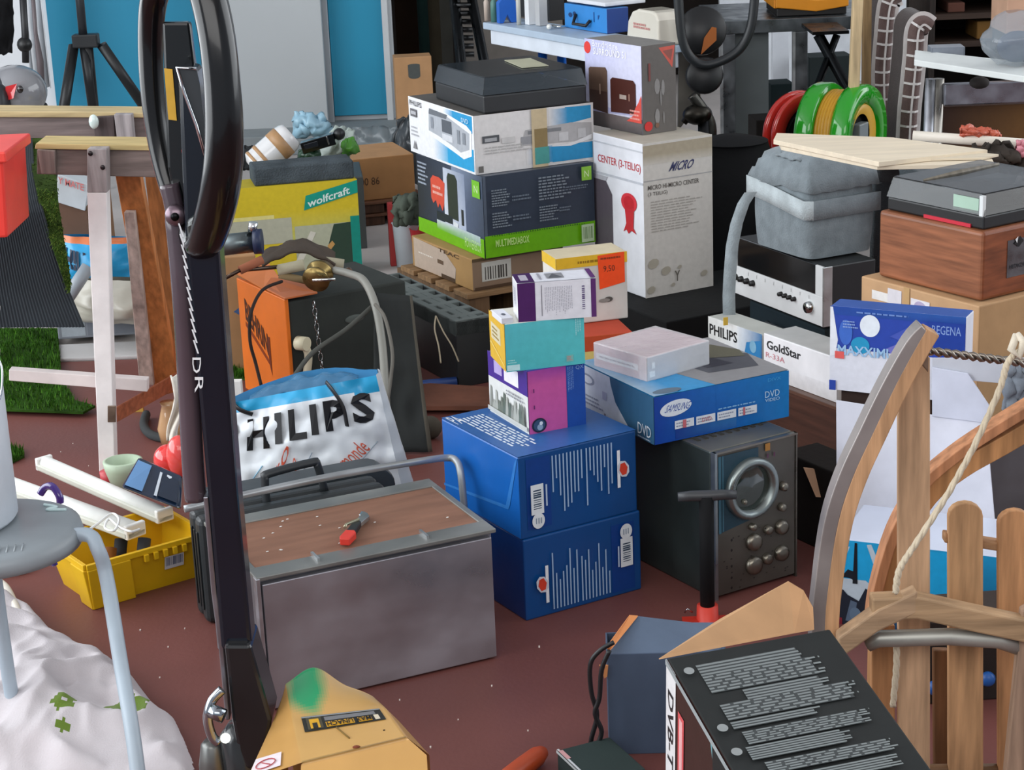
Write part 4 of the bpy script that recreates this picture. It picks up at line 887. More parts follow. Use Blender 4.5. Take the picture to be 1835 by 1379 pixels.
# ring handle
lim=[(362,436,2.71),(332,392,2.745),(304,330,2.77),(284,250,2.785),(273,160,2.79),(270,70,2.79),(276,0,2.78),(295,-42,2.75),(330,-58,2.71),(364,-30,2.67),(386,50,2.65),(398,150,2.64),(402,250,2.64),(396,330,2.65),(380,400,2.68)]
rad=[.027,.019,.0165,.0165,.0175,.0185,.020,.022,.024,.026,.026,.026,.028,.029,.029]
P3=[T_(*p_) for p_ in lim]; n=len(P3); out=[]; rr=[]
for i in range(n):
    p0,p1,p2,p3=P3[i-1],P3[i],P3[(i+1)%n],P3[(i+2)%n]
    for j in range(5):
        s_=j/5; out.append(.5*((2*p1)+(p2-p0)*s_+(2*p0-5*p1+4*p2-p3)*s_*s_+(3*p1-p0-3*p2+p3)*s_**3)); rr.append(rad[i]*(1-s_)+rad[(i+1)%n]*s_)
MB().tube(out,rr,'#08080a','blackpaint',seg=22,closed=True,sq=.85,up=(0,1,0)).build('ring_handle',t)
# drawbar
b=MB(); b.slab([T_(338,455,2.69),T_(396,450,2.69),T_(388,395,2.675),T_(366,372,2.675),T_(332,398,2.69)],.05,'#2a302f','blackpaint',dirv=(0,1,0)); b.build('handle_socket',t,bevel=.008,seg=3)
def barpts(l,r,Yf,Yb,name,col,m,bev=.004,cols=None):
    b=MB(); vs=[]
    for (xl,y),(xr,_) in zip(l,r):
        a=T_(xl,y,Yf); c=T_(xr,y,Yf-.0); vs+= [a,c,c+Vector((0,Yb-Yf,0)),a+Vector((0,Yb-Yf,0))]
    k=len(l); b.add(vs,[(4*i+j,4*i+4+j,4*i+4+(j+1)%4,4*i+(j+1)%4) for i in range(k-1) for j in range(4)]+[(0,1,2,3),(4*k-1,4*k-2,4*k-3,4*k-4)],col,m)
    return b.build(name,t,bevel=bev)
barpts([(318,122),(332,450),(372,885),(396,1165)],[(352,124),(393,450),(426,885),(452,1165)],2.70,2.755,'drawbar','#0b1420','blackpaint',.006)
barpts([(290,40),(300,300),(322,420)],[(340,40),(372,300),(385,425)],2.745,2.765,'handle_plate','#141719','blackpaint')
b=MB(); b.slab([T_(294,122,2.742),T_(309,124,2.742),T_(317,216,2.742),T_(302,214,2.742)],.0008,'#d9ab3f','print',dirv=(0,-1,0)); b.build('yellow_sticker',t)
b=MB(); b.slab([T_(317,121,2.69),T_(352,123,2.69),T_(358,150,2.69),T_(372,270,2.69),T_(366,280,2.69)],.004,'#3d4144','blackpaint',dirv=(0,1,0))
b.tube([T_(352,123,2.687),T_(317,121,2.687),T_(330,165,2.687),T_(352,225,2.687),T_(367,278,2.687)],.0024,'#e6eaee','chrome',seg=7); b.build('release_lever',t)
b=MB(); b.tube(spl([T_(303,330,2.74),T_(316,395,2.735),T_(328,520,2.73),T_(338,680,2.73),T_(345,820,2.73),T_(351,895,2.73)]),[.014]*6+[.0165]*25,'#4c4047','blackpaint',seg=14); b.build('side_tube',t)
b=MB(); b.T=Matrix.Translation(T_(316,385,2.72))@Matrix.Rotation(R(90),4,'X'); b.lathe([(.0,.012),(.012,.012),(.016,.004),(.016,0)],'#7b6b74','metal',18); b.lathe([(.0,.014),(.006,.014),(.006,.012)],'#1a1a1c','metal',12); b.build('pivot_bolt',t)
# white lettering running down the edge
b=MB()
for k in range(12):
    y=400+k*19; x=319+(y-400)*.128; b.slab([T_(x,y,2.699),T_(x+3,y,2.699),T_(x+11,y+24,2.699),T_(x+8,y+24,2.699)],.0006,'#dfe2e6','print',dirv=(0,-1,0))
for y in (640,675):
    x=345+(y-640)*.12; p_=Pr(T_(x,y+28,2.698),T_(x+15,y+28,2.698)-T_(x,y+28,2.698),T_(x,y,2.698)-T_(x,y+28,2.698),'print',b); p_.t('D' if y<660 else 'R',0,0,1,1,'#e6e8ea',rot=-90,bold=.0)
b.T=Matrix.Identity(4); b.build('white_lettering',t)
MB().slab([T_(325,268,2.743),T_(333,268,2.743),T_(335,290,2.743),T_(328,290,2.743)],.001,'#c8323a','print',dirv=(0,-1,0)).build('red_sticker',t) 
# bar's left side, its grey reflection painted on a strip; and the lower bracket
barpts([(364,890),(378,1060),(392,1165),(404,1290)],[(373,890),(388,1060),(402,1165),(412,1290)],2.705,2.74,'edge_strip','#8f8f96','metal',.002)
barpts([(401,1155),(404,1180),(415,1290),(425,1345),(440,1379)],[(449,1152),(456,1170),(487,1262),(478,1320),(470,1379)],2.685,2.77,'drawbar_bracket','#1b1c1e','blackpaint',.006)
b=MB(); b.tube(spl([T_(398,1235,2.67),T_(380,1255,2.665),T_(372,1285,2.66),T_(380,1318,2.66),T_(392,1330,2.66)]),.0075,'#aab0b6','chrome',seg=10); b.tube([T_(376,1272,2.655),T_(402,1283,2.65)],.011,'#9aa1a8','chrome',seg=12); b.build('chain_link',t)
b=MB(); b.tube([T_(404,1322,2.67),T_(404,1322,2.655)],.008,'#dfe3d8','metal',seg=12); b.build('hinge_bolt',t)
b=MB(); b.T=Matrix.Translation(T_(385,1390,2.72)*1.0); b.T=Matrix.Translation(Vector((T_(385,1379,2.72).x,0,0))); b.lathe([(.024,.03),(.024,.17),(.018,.205),(.012,.212),(0,.212)],'#6d6e6c','metal',18); b.build('pump_cylinder',t)
b=MB(); b.T=Matrix.Translation((T_(440,1379,2.72).x,0,0)); b.lathe([(.035,.06),(.035,.22),(.02,.24),(0,.24)],'#26282a','blackpaint',20); b.build('steering_column',t)
for dx in (-.05,.03):
    b=MB(); b.T=Matrix.Translation((T_(430,1379,2.72).x+dx,.0,.062))@Matrix.Rotation(R(90),4,'Y'); b.lathe([(.02,-.02),(.06,-.02),(.062,-.012),(.062,.012),(.06,.02),(.02,.02)],'#3b3c3e','rubber' if 'rubber' in MATS else 'matte',22); b.build('steering_wheel',t)
# yellow hood
mat('hood', rough=.36, noise_amt=.06, noise_scale=14, coat=.2, bump=.02, bump_scale=20)
YL='#c99a58'
TL,TR,BL_,BR_=T_(512,1238,2.74),T_(668,1236,2.74),T_(540,1366,2.52),T_(728,1320,2.56)
def hood(u,v):
    # v 0 = upper end, 1 = crease
    a=TL.lerp(TR,u); c=BL_.lerp(BR_,u); p_=a.lerp(c,v)
    hump=max(0,1-v*2.6); p_.z+=.030*hump*math.exp(-((u-.33)/.30)**2); p_.z-=.020*hump*max(0,(u-.75)*3)**2
    p_.y+=.02*hump*math.exp(-((u-.3)/.3)**2); return p_
def hcol(u,v):
    d_=((u-.20)/.26)**2+((v-.10)/.30)**2+.35*noise.noise(Vector((u*6,v*6,3)))
    k=max(0,min(1,1.35-d_*1.2)); base=lin((.79,.62,.36)); g_=lin((.10,.60,.38)); pale=lin((.76,.66,.50))
    b0=tuple(base[i]*(1-max(0,.6-v*2.4))+pale[i]*max(0,.6-v*2.4) for i in range(3))
    return tuple(b0[i]*(1-k)+g_[i]*k for i in range(3))
b=MB(); NU=36
b.sheet(hood,NU,NU,hcol,'hood')
# skirts: left flank, right flank, front, back
def skirt(f0,f1,m_,steps=12,col=YL):
    def fn(u,v): return f0(u).lerp(f1(u),v)
    b.sheet(fn,NU if steps==12 else steps,5,col,'hood')
lf=lambda u: hood(0,u)
lf2=lambda u: T_(488,1298,2.66).lerp(T_(440,1400,2.50),u) if u>.0 else T_(488,1298,2.66)
def LF1(u): return hood(0,u)
def LF2(u):
    a=T_(506,1248,2.73); c=T_(486,1300,2.68); e=T_(440,1400,2.50)
    return a.lerp(c,min(1,u*2.2)) if u<.4545 else c.lerp(e,(u-.4545)/.5455)
skirt(LF1,LF2,0)
dn=lambda f: (lambda u: Vector((f(u).x,f(u).y,.05)))
skirt(LF2,dn(LF2),0)
RF2=lambda u: hood(1,u)+Vector((.012+.02*u,-.0,-.02-.01*u))
skirt(lambda u: RF2(u),lambda u: hood(1,u),0); skirt(dn(RF2),RF2,0)
FR=lambda u: hood(u,1); FR2=lambda u: hood(u,1)+Vector((0+.03*u,-.035,-.012)); FR3=lambda u: Vector((FR2(u).x+.02*(u-.3),FR2(u).y-.22,.16))
skirt(FR2,FR,0); skirt(FR3,FR2,0); skirt(dn(FR3),FR3,0)
BK=lambda u: hood(u,0); skirt(BK,lambda u: Vector((BK(u).x,BK(u).y+.01,.05)),0)
b.build('hood',t,weld=True)
def onhood(u,v,e=.0015): return hood(u,v)+Vector((0,-.3*e,e))
b=MB()
def patch(u0,v0,u1,v1,col,e=.0012,q=None):
    b.sheet(lambda a,c: onhood(u0+(u1-u0)*a,v0+(v1-v0)*c,e),8,4,col,'print')
patch(.10,.40,.93,.62,'#26251f'); patch(.14,.42,.30,.60,'#4a4434',.0016); patch(.17,.455,.27,.59,'#d9a526',.0020); patch(.195,.515,.245,.592,'#2a2820',.0024)
patch(.33,.44,.86,.50,'#77787a',.0016); patch(.33,.52,.62,.60,'#cf9a22',.0018); patch(.66,.52,.80,.60,'#cf9a22',.0018); patch(.83,.51,.88,.60,'#d8cdb4',.0018); patch(.10,.405,.93,.425,'#8c9092',.0016)
b.build('warning_sticker',t)
b=MB()
o_=onhood(.34,.597,.0026); ux=onhood(.80,.597,.0026)-o_; uy=onhood(.34,.525,.0026)-o_
p_=Pr(o_,ux,uy,'print',b,.0); p_.t('MAX UNACH',.0,.02,.98,.95,'#191813',rot=180,bold=.02); b.build('sticker_lettering',t)
b=MB(); b.tube([onhood(.42,.62,.001),onhood(.46,.72,.001),onhood(.50,.82,.001)],.0012,'#7c6436','matte',seg=5); b.ball(onhood(.53,.97,.0005),(.006,.004,.002),'#7a3f2c','matte',8,5); b.ball(onhood(.85,.80,.0),(.002,.002,.001),'#3a2c1a','matte',6,4); b.build('scratch',t)['kind']='stuff'
b=MB(); 
def low(u,v,e=.002): 
    return LF2(.80+u*.16).lerp(LF1(.80+u*.16),v)+Vector((-e,-e,e))
b.sheet(lambda a,c: low(a,.05+.6*c),6,4,'#e5dbe0','print'); b.build('white_sticker',t)
b=MB(); c0=low(.55,.35,.003); b.tube([low(.55+.28*math.cos(R(a)),.35+.2*math.sin(R(a)),.003) for a in range(0,360,24)],.0009,'#b0454c','print',seg=4,closed=True); b.tube([low(.4,.25,.003),low(.7,.45,.003)],.0009,'#b0454c','print',seg=4); b.build('prohibition_mark',t)
# forks running towards the viewer
for dx in (-.06,.20):
    a=T_(560,1379,2.45); MB().box(a.x+dx,-1.0,.05,a.x+dx+.14,-.36,.075,YL,'hood').build('fork',t,bevel=.006)
# ================================================================== metal drawer cabinet
hm=hgt(G(893,1175.6),948)
q=P((460,1037),z=hm,r=884,l=369,yaw=24.5,h=hm,under=True); w,d,h=q['w'],q['d'],q['h']
t=thing('metal_cabinet','low galvanized metal cabinet with a brown wooden top inlay, on the floor at the centre','cabinet',q['loc'],24.5)
b=MB(); b.box(0,.01,.0,w,d,h-.004,{'*':'#8b8c92'},'galv'); b.build('cabinet_body',t,bevel=.003)
MB().box(.008,-.004,.004,w-.006,.010,h-.012,'#b0afb6','sheetmetal').build('door',t,bevel=.002)
b=MB(); b.box(-.003,-.006,h-.004,w+.003,.045,h+.004,'#8d8f8c','galv'); b.box(-.003,d-.04,h-.004,w+.003,d+.004,h+.004,'#939591','galv'); b.box(-.003,.045,h-.004,.012,d-.04,h+.004,'#8d8f8c','galv'); b.box(w-.010,.045,h-.004,w+.003,d-.04,h+.004,'#8d8f8c','galv'); b.box(-.004,-.008,0,.004,.01,h+.002,'#b9bcc2','metal'); b.build('edge_frame',t,bevel=.0015)
MB().box(.012,.045,h-.004,w-.010,d-.04,h+.001,'#87624f','ply').build('wood_inlay',t)
for x in (.12,.335): MB().box(x,.012,h+.004,x+.005,.05,h+.010,'#c3c7ca','metal').build('clip',t)
rd=random.Random(8); b=MB()
for i in range(14): x,y=rd.uniform(.05,w-.05),rd.uniform(.06,d-.06); b.ball((x,y,h+.002),(.003,.0015,.001),'#e8e6e0','matte',6,4)
o=b.build('paint_specks',t); o['kind']='stuff'
u_,v_=uv(24.5)
def on(x,y,z=0): return q['loc']+u_*x+v_*y+Vector((0,0,h+z))
# adjustable spanner / pliers with a red grip
a=G(617,975,hm+.008); c=G(665,910,hm+.010); L_=(c-a).length; ang=math.degrees(math.atan2((c-a).y,(c-a).x))
tp=thing('utility_knife','pliers with a bright red grip and black middle, lying on the metal cabinet','pliers',(a.x,a.y,hm+.0055),ang); tp.name='pliers'
MB().prism([(0,-.010),(.035,-.013),(.045,-.008),(.045,.010),(.012,.012),(0,.008)],0,.014,'#d93a2c','plastic').build('red_grip',tp,bevel=.002)
MB().prism([(.045,-.008),(.095,-.006),(.105,.004),(.085,.010),(.045,.010)],0,.012,'#1c1f20','plastic').build('black_grip',tp,bevel=.002)
b=MB(); b.prism([(.085,-.004),(.13,-.012),(.145,-.004),(.150,.006),(.11,.008),(.09,.006)],.001,.010,'#a9aca9','metal'); b.prism([(.13,.0),(.155,.002),(.158,.012),(.14,.012)],.001,.008,'#cfd4d4','chrome'); b.build('jaws',tp,bevel=.001)
b=MB(); b.tube([(.06,.016,.012),(.075,.018,.012),(.10,.0,.014)],.003,'#b8b59a','metal',seg=6); b.build('lever',tp)
# bent steel rod lying over the cases behind
P3=spl([Yp(330,912,3.52),Yp(440,886,3.56),Yp(600,852,3.62),Yp(740,828,3.72),Yp(800,820,3.78),Yp(818,826,3.76),Yp(826,850,3.74),Yp(832,910,3.73)],6)
tag(MB().tube(P3,.0075,'#a8adb0','galv',seg=10).build('bent_rod'),'long grey steel rod bent down at its right end, behind the metal cabinet','rod')
# ================================================================== black cases behind the cabinet
q=P((373,1121),z=0,r=600,l=334,yaw=24,top=932); u_,v_=uv(24)
t=thing('tool_case','upright black plastic tool case with a carrying handle, behind the metal cabinet','case',q['loc'],24); q['w']=.40; w,d,h=q['w'],.085,q['h']
MB().box(0,0,0,w,d*.48,h,'#2b3032','plastic').build('case_shell',t,bevel=.014,seg=3); MB().box(0,d*.52,0,w,d,h,'#2b3032','plastic').build('case_shell',t,bevel=.014,seg=3)
b=MB()
for k in range(3): b.box(-.003,.012+.02*k,.03,.0,.02+.02*k,h-.03,'#202527','plastic')
b.build('side_ribs',t,bevel=.002)
a=Yp(452,862,3.72); c=Yp(560,850,3.76)
Mi2=(Matrix.Translation(q['loc'])@Matrix.Rotation(R(24),4,'Z')).inverted()
b=MB(); hp=[(452,905),(452,835),(462,825),(540,818),(552,823),(566,875)]
pts=spl([Vector(((Mi2@Yp(x,y,3.74)).x, d*.5, 0)) for x,y in hp],1)
xs=[.155,.155,.165,.255,.268,.280]; zs_=[h-.01,h+.045,h+.055,h+.062,h+.055,h-.005]
b.tube(spl([Vector((x,d*.5,z)) for x,z in zip(xs,zs_)],4),.0085,'#2a2e31','plastic',seg=10,sq=1.3); b.build('handle',t)
# second, rounded case behind it
t2=thing('rounded_case','dark grey rounded plastic case standing behind the tool case with the handle','case',q['loc']+u_*.03+v_*.105,24)
b=MB(); pr=[(0,0),(.43,0),(.43,.20)]+[(.43-.05*(1-math.cos(R(a))),.20+.05*math.sin(R(a))) for a in range(15,91,15)]+[(.0,.25)]
b.T=Matrix.Translation((0,.07,0))@Matrix.Rotation(R(90),4,'X'); hh=h+.004
b.prism([(x,y*hh/.25) for x,y in pr],0,.07,'#394044','plastic'); b.build('case_shell',t2,bevel=.006,seg=3)
# ================================================================== white lettered carrier bag
a=Yp(412,885,3.98); c=Yp(722,860,4.02)
t=thing('white_carrier_bag','crumpled white carrier bag with big black capitals and a sky blue rim','bag',((a.x+c.x)/2,4.06,0))
Mi3=Matrix.Translation(-Vector(t.location))
def bagp(u,v,Y0=4.04):
    # corner pixels: bottom left, bottom right, top right, top left
    x=(400+u*322)*(1-v)+(412+u*262)*v; y=(905-25*u)*(1-v)+(722-50*u)*v
    x+= (-8*math.sin(v*3.1)) if u<.1 else 0
    bul=.045*math.sin(math.pi*min(1,max(0,u)))*math.sin(math.pi*min(1,v*.85+.1))
    wr=.010*noise.noise(Vector((u*5,v*5,2)))+.006*noise.noise(Vector((u*14,v*9,5)))
    return Mi3@Yp(x,y,Y0-bul+wr*1.2)
def bagb(u,v):
    p_=bagp(u,v); e=math.sin(math.pi*u); p_.y=.01+.10*e*(1-v*.8)+.01; return p_
b=MB(); b.sheet(lambda u,v: Vector(bagp(u,v)),48,36,lambda u,v: '#2e9fd0' if v>.90-.03*u else '#dfe5ea','bag'); b.build('bag_front',t)
b=MB(); b.sheet(lambda u,v: Vector((bagp(u,v).x, bagb(u,v).y, bagp(u,v).z+ (.02*math.sin(u*3.1) if v>.95 else 0))),24,18,'#4b8fc0','bag'); b.build('bag_back',t)
b=MB(); b.sheet(lambda u,v: (lambda p_: Vector((p_.x,p_.y+.0*v,p_.z*(1-v)+.004*v)))(Vector(bagp(u,0.))),24,4,'#dfe5ea','bag'); b.sheet(lambda u,v: (lambda p_,q_: Vector((p_.x,p_.y*(1-v)+q_*v,.004)))(Vector(bagp(u,0.)),bagb(u,0.).y),24,2,'#dfe5ea','bag'); b.build('bag_base',t)
b=MB(); 
def side(u,v):
    a_=bagp(0.999,v); c_=Vector((a_.x+.012*math.sin(3.1*u),.03,a_.z)); return a_.lerp(c_,u)+Vector((.02*math.sin(u*3.14)*(1-v),0,0))
b.sheet(side,8,18,'#c3ccd4','bag'); b.build('bag_gusset',t)
# capitals wrapped on the bulging front
def wraptext(txt,u0,v0,u1,v1,col,rise=0.,bold=.03,rot=0,mb=None,e=.0035,dist=0.):
    vs,fs=glyphs(txt,bold); o=[]
    for x,y in vs:
        if rot: ca,sa=math.cos(R(rot)),math.sin(R(rot)); X=x*ca-y*sa*.25; Y_=x*sa+y*.25*ca; uu=u0+(u1-u0)*X; vv=v0+(v1-v0)*Y_
        else: uu=u0+(u1-u0)*x; vv=v0+(v1-v0)*y+rise*x
        o.append(Vector(bagp(uu,vv))+Vector((0,-e,.0)))
    mb.add(o,fs,col,'print')
b=MB()
for ch,u0,u1 in (('P',.0,.09),('H',.125,.265),('I',.30,.345),('L',.39,.50),('I',.53,.575),('P',.62,.755),('S',.80,.94)): wraptext(ch,u0,.49+.16*u0,u1,.80+.10*u0,'#15161a',mb=b,bold=.04)
b.build('capitals',t)
b=MB()
for k,(s_,u0,v0) in enumerate((('to',.30,.17),('more',.34,.02),('de tout monde',.54,.05))):
    wraptext(s_,u0,v0,u0+.42 if len(s_)>5 else u0+.10,v0+.55,'#cf5b43',rot=38 if len(s_)>5 else 30,mb=b,bold=.0)
b.build('slanted_lettering',t)
b=MB(); 
for (u0,v0,u1,v1,c_) in ((.10,.1,.22,.35,'#7fb4cf'),(.40,.12,.52,.42,'#8d9aa8'),(.72,.2,.92,.45,'#9aa7b2')):
    b.tube([Vector(bagp(u0+(u1-u0)*k/6,v0+(v1-v0)*k/6))+Vector((0,-.003,0)) for k in range(7)],.0012,c_,'print',seg=4)
b.build('thin_lines',t)
b=MB(); b.tube(spl([Vector(bagp(.66,1.02)),Vector(bagp(.70,.95))+Vector((0,-.01,0)),Vector(bagp(.75,.80))+Vector((0,-.012,0)),Vector(bagp(.755,.62))+Vector((0,-.008,0))]),.006,'#1a1b1e','plastic',sq=.4); b.build('carry_strap',t); b=MB(); b.tube(spl([Vector(bagp(.02,1.0)),Vector(bagp(.08,.93))+Vector((0,-.01,0)),Vector(bagp(.16,.86))+Vector((0,-.008,0))]),.006,'#1a1b1e','plastic',sq=.4); b.build('carry_strap',t)
def crump(u,v):
    p_=Vector(bagp(.12+.75*u,1.0)); return Vector((p_.x,p_.y+.01+.05*v,p_.z-.006+.020*math.sin(u*3.14)*math.sin(v*2.2)+.012*noise.noise(Vector((u*8,v*5,7)))))
b=MB(); b.sheet(crump,24,8,'#5e93b8','film'); b.build('blue_film',t)
# ================================================================== stool, bucket, cloth
sc=G(-22,945,.42)
t=thing('round_stool','round grey plastic topped stool on bent pale grey tube legs, at the left edge','stool',(sc.x,sc.y,0))
b=MB(); b.T=Matrix.Translation((0,0,.42)); b.lathe([(0,-.004),(.12,-.008),(.143,-.034),(.156,-.036),(.160,-.022),(.156,-.006),(.142,0),(.06,-.003),(0,-.002)],'#8d959a','plastic',48); b.build('seat',t)
Ms=Matrix.Translation(-Vector((sc.x,sc.y,0)))
def leg(pts,name='leg'):
    P3=[Ms@p_ for p_ in pts]; MB().tube(spl(P3,6),.0125,'#a7b5c0','plastic',seg=14).build(name,t)
e1=Yp(262,1420,2.98); e1.z=max(.01,e1.z)
lg=G(262,1470,0); 
leg([sc+Vector((.08,-.01,-.028)),Yp(152,957,3.12),Yp(176,985,3.10),Yp(192,1040,3.09),Yp(215,1180,2.98),Yp(240,1330,2.86),Vector((Yp(256,1420,2.80).x,2.785,.006))])
ft=G(36,1322,.004)
leg([sc+Vector((-.02,.02,-.026)),Yp(-30,975,3.14),Yp(-12,1020,3.14),Yp(2,1120,3.15),Yp(20,1240,3.155),ft])
leg([sc+Vector((-.10,.04,-.026)),sc+Vector((-.17,.09,-.05)),sc+Vector((-.20,.13,-.2)),Vector((sc.x-.24,sc.y+.18,.005))])
leg([sc+Vector((-.08,-.06,-.026)),sc+Vector((-.15,-.13,-.05)),sc+Vector((-.18,-.18,-.2)),Vector((sc.x-.22,sc.y-.25,.005))])
b=MB(); b.T=Matrix.Translation(Ms@ft); b.lathe([(.0,.0),(.0165,0),(.016,.035),(.0,.036)],'#6f7a80','matte',14); b.build('rubber_foot',t)
b=MB(); b.tube(spl([(.075,.10,.421),(.10,.085,.4215),(.085,.075,.421),(.12,.07,.4213)],4),.003,'#c9e0e0','print',seg=5); b.build('pale_smear',t)
b=MB()
for k in range(6): b.tube([(.02+k*.012,-.10+k*.003,.4215),(.024+k*.012,-.13+k*.003,.4205)],.0012,'#a9b1b5','plastic',seg=5)
o=b.build('seat_grooves',t); o['kind']='stuff'
# paint bucket on the stool
bc=G(-108,935,.42); rb=bis(lambda k: proj(bc+Vector((k,0,.1)))[0],0,.3,18)
hb_=hgt(bc,562)-.42
t=thing('paint_bucket','white metal paint bucket with a green band, standing on the round stool','bucket',(bc.x,bc.y,.4215))
b=MB(); b.lathe([(0,0),(rb*.97,0),(rb,.006),(rb,hb_*.62),(rb*.98,hb_*.625),(rb,hb_*.63),(rb,hb_*.93),(rb*1.03,hb_*.94),(rb*1.05,hb_*.965),(rb*1.05,hb_*.99),(rb*1.0,hb_)],'#c9d0d8','plastic',48); b.build('bucket_body',t)
b=MB(); b.lathe([(rb*1.004,hb_*.66),(rb*1.004,hb_*.92)],'#279a35','print',48); b.build('green_band',t)
b=MB(); b.tube([(rb*1.03*math.cos(R(a)),rb*1.03*math.sin(R(a)),hb_*.985) for a in range(0,360,8)],.007,'#dfe3e8','metal',seg=8,closed=True); b.build('rim',t)
b=MB(); b.ball((rb*1.0,-.02,hb_*.82),(.012,.016,.016),'#d5dade','chrome',12,8); b.tube(spl([(rb*1.02,-.025,hb_*.82),(rb*1.10,-.03,hb_*.74),(rb*1.06,-.05,hb_*.62),(rb*.9,-.09,hb_*.55)]),.0028,'#c8cdd0','chrome',seg=8); b.build('bail_handle',t)
# cloth on the floor
bnd=[(0,1058),(28,1085),(60,1108),(98,1150),(112,1168),(150,1182),(200,1205),(240,1235),(290,1285),(318,1300),(338,1345),(352,1380),(356,1440),(-120,1440),(-120,1040)]
fp=[G(x,y) for x,y in bnd]
def inside(p_):
    c=False; n=len(fp)
    for i in range(n):
        a,e=fp[i],fp[(i+1)%n]
        if (a.y>p_[1])!=(e.y>p_[1]) and p_[0]<(e.x-a.x)*(p_[1]-a.y)/(e.y-a.y)+a.x: c=not c
    return c
def edist(p_):
    best=9
    for i in range(len(fp)):
        a,e=fp[i],fp[(i+1)%len(fp)]; ab=Vector((e.x-a.x,e.y-a.y)); ap=Vector((p_[0]-a.x,p_[1]-a.y)); k=max(0,min(1,ap.dot(ab)/ab.length_squared)); best=min(best,(ap-ab*k).length)
    return best
def cz(x,y):
    if not inside((x,y)): return -.02
    e=edist((x,y)); base=.035*min(1,e/.02)**.6+.05*min(1,e/.2)
    f1=noise.noise(Vector((x*5+3*noise.noise(Vector((x*3,y*3,0))),y*4,1)))
    ridge=1-abs(noise.noise(Vector((x*6.5+y*3,y*7-x*2,4))))*2.4
    ridge2=1-abs(noise.noise(Vector((x*13-y*5,y*11+x*6,9))))*2.6
    return max(.004,base*(1+.3*f1)+.034*max(0,ridge)*min(1,e/.05)+.009*max(0,ridge2)*min(1,e/.03))
x0,x1=min(p_.x for p_ in fp),max(p_.x for p_ in fp); y0,y1=min(p_.y for p_ in fp),max(p_.y for p_ in fp)
NX,NY=150,130; b=MB(); grid={}; cen=[(G(232,1285,.06),.038),(G(120,1310,.05),.022),(G(118,1338,.05),.012)]
def ccol(x,y):
    for c_,r_ in cen:
        dx,dy=x-c_.x,y-c_.y; a=math.atan2(dy,dx); rr_=math.hypot(dx,dy)
        if rr_<r_*(.75+.35*abs(math.sin(a*2.5))) and rr_>r_*.22: return lin((.40,.50,.18))
    return lin((.80,.775,.785))
vs=[];fs=[];cs=[]
for j in range(NY+1):
    for i in range(NX+1):
        x=x0+(x1-x0)*i/NX; y=y0+(y1-y0)*j/NY; z=cz(x,y)
        if z>-.01: grid[i,j]=len(vs); vs.append((x,y,z if 0 else z))
for j in range(NY):
    for i in range(NX):
        k=[(i,j),(i+1,j),(i+1,j+1),(i,j+1)]
        if all(q_ in grid for q_ in k): fs.append(tuple(grid[q_] for q_ in k)); cs.append(ccol(x0+(x1-x0)*(i+.5)/NX,y0+(y1-y0)*(j+.5)/NY))
b.add(vs,fs,cs,'cloth',True); o=b.build('dust_sheet',None); q_=o.modifiers.new('smooth','SMOOTH'); q_.iterations=2; q_.factor=.5
tag(o,'crumpled off-white cloth with green leaf prints on the floor by the stool','cloth')
b=MB(); b.tube(spl([G(-6,1040,.05),G(10,1052,.055),G(24,1078,.06),G(34,1100,.05)]),.0085,'#dcd6c8','plastic',seg=10); tag(b.build('cream_cable'),'short thick cream cable coming out of the crumpled cloth by the stool','cable')
# ================================================================== yellow crate and what is in it
zc_=hgt(G(172,1086),1002)
q=P((172,1086),z=0,r=352,l=132,yaw=36,h=zc_); w,d,h=q['w'],max(q['d'],.16),q['h']
t=thing('storage_crate','yellow plastic storage crate holding white lamp battens, left of the drawbar','crate',q['loc'],36)
YC='#e3b414'; o1=.022
def wall(p0,p1,nrm,cut=None):
    b=MB(); p0=Vector(p0); p1=Vector(p1); n_=Vector(nrm)
    a,c=p0,p1; dlt=(c-a).normalized()*o1
    b.slab([a,c,c+dlt+n_*o1+Vector((0,0,h)),a-dlt+n_*o1+Vector((0,0,h))],.003,YC,'plastic',dirv=-n_)
    # rim flange
    b.slab([a-dlt+n_*o1+Vector((0,0,h-.012)),c+dlt+n_*o1+Vector((0,0,h-.012)),c+dlt+n_*o1+Vector((0,0,h)),a-dlt+n_*o1+Vector((0,0,h))],.006,YC,'plastic',dirv=n_)
    b.build('side_wall',t,bevel=.001)
wall((0,0,0),(w,0,0),(0,-1,0)); wall((w,0,0),(w,d,0),(1,0,0)); wall((w,d,0),(0,d,0),(0,1,0)); wall((0,d,0),(0,0,0),(-1,0,0))
MB().box(0,0,0,w,d,.004,YC,'plastic').build('crate_floor',t)
b=MB(); b.slab([(-.012,-.016,.0),(.085,-.016,.0),(.075,-.03,h-.012),(-.022,-.03,h-.012)],.012,YC,'plastic',dirv=(0,1,0)); b.slab([(-.014,-.014,0),(-.014,.04,0),(-.030,.04,h-.012),(-.030,-.024,h-.012)],.010,YC,'plastic',dirv=(1,0,0)); b.build('corner_block',t,bevel=.002)
b=MB()
for k in range(5): b.box(.105+k*.022,-.034,h-.026,.115+k*.022,-.026,h-.010,YC,'plastic')
b.build('rim_ribs',t,bevel=.001)
b=MB(); p_=Pr((.155,-.0125,h*.42),(.045,0,0),(0,-.006,.030),'print',b,.003); p_.r(0,0,1,1,'#d8dadd'); p_.bars(.06,.25,.94,.92,12,'#4a5b7a'); b.build('barcode_label',t)
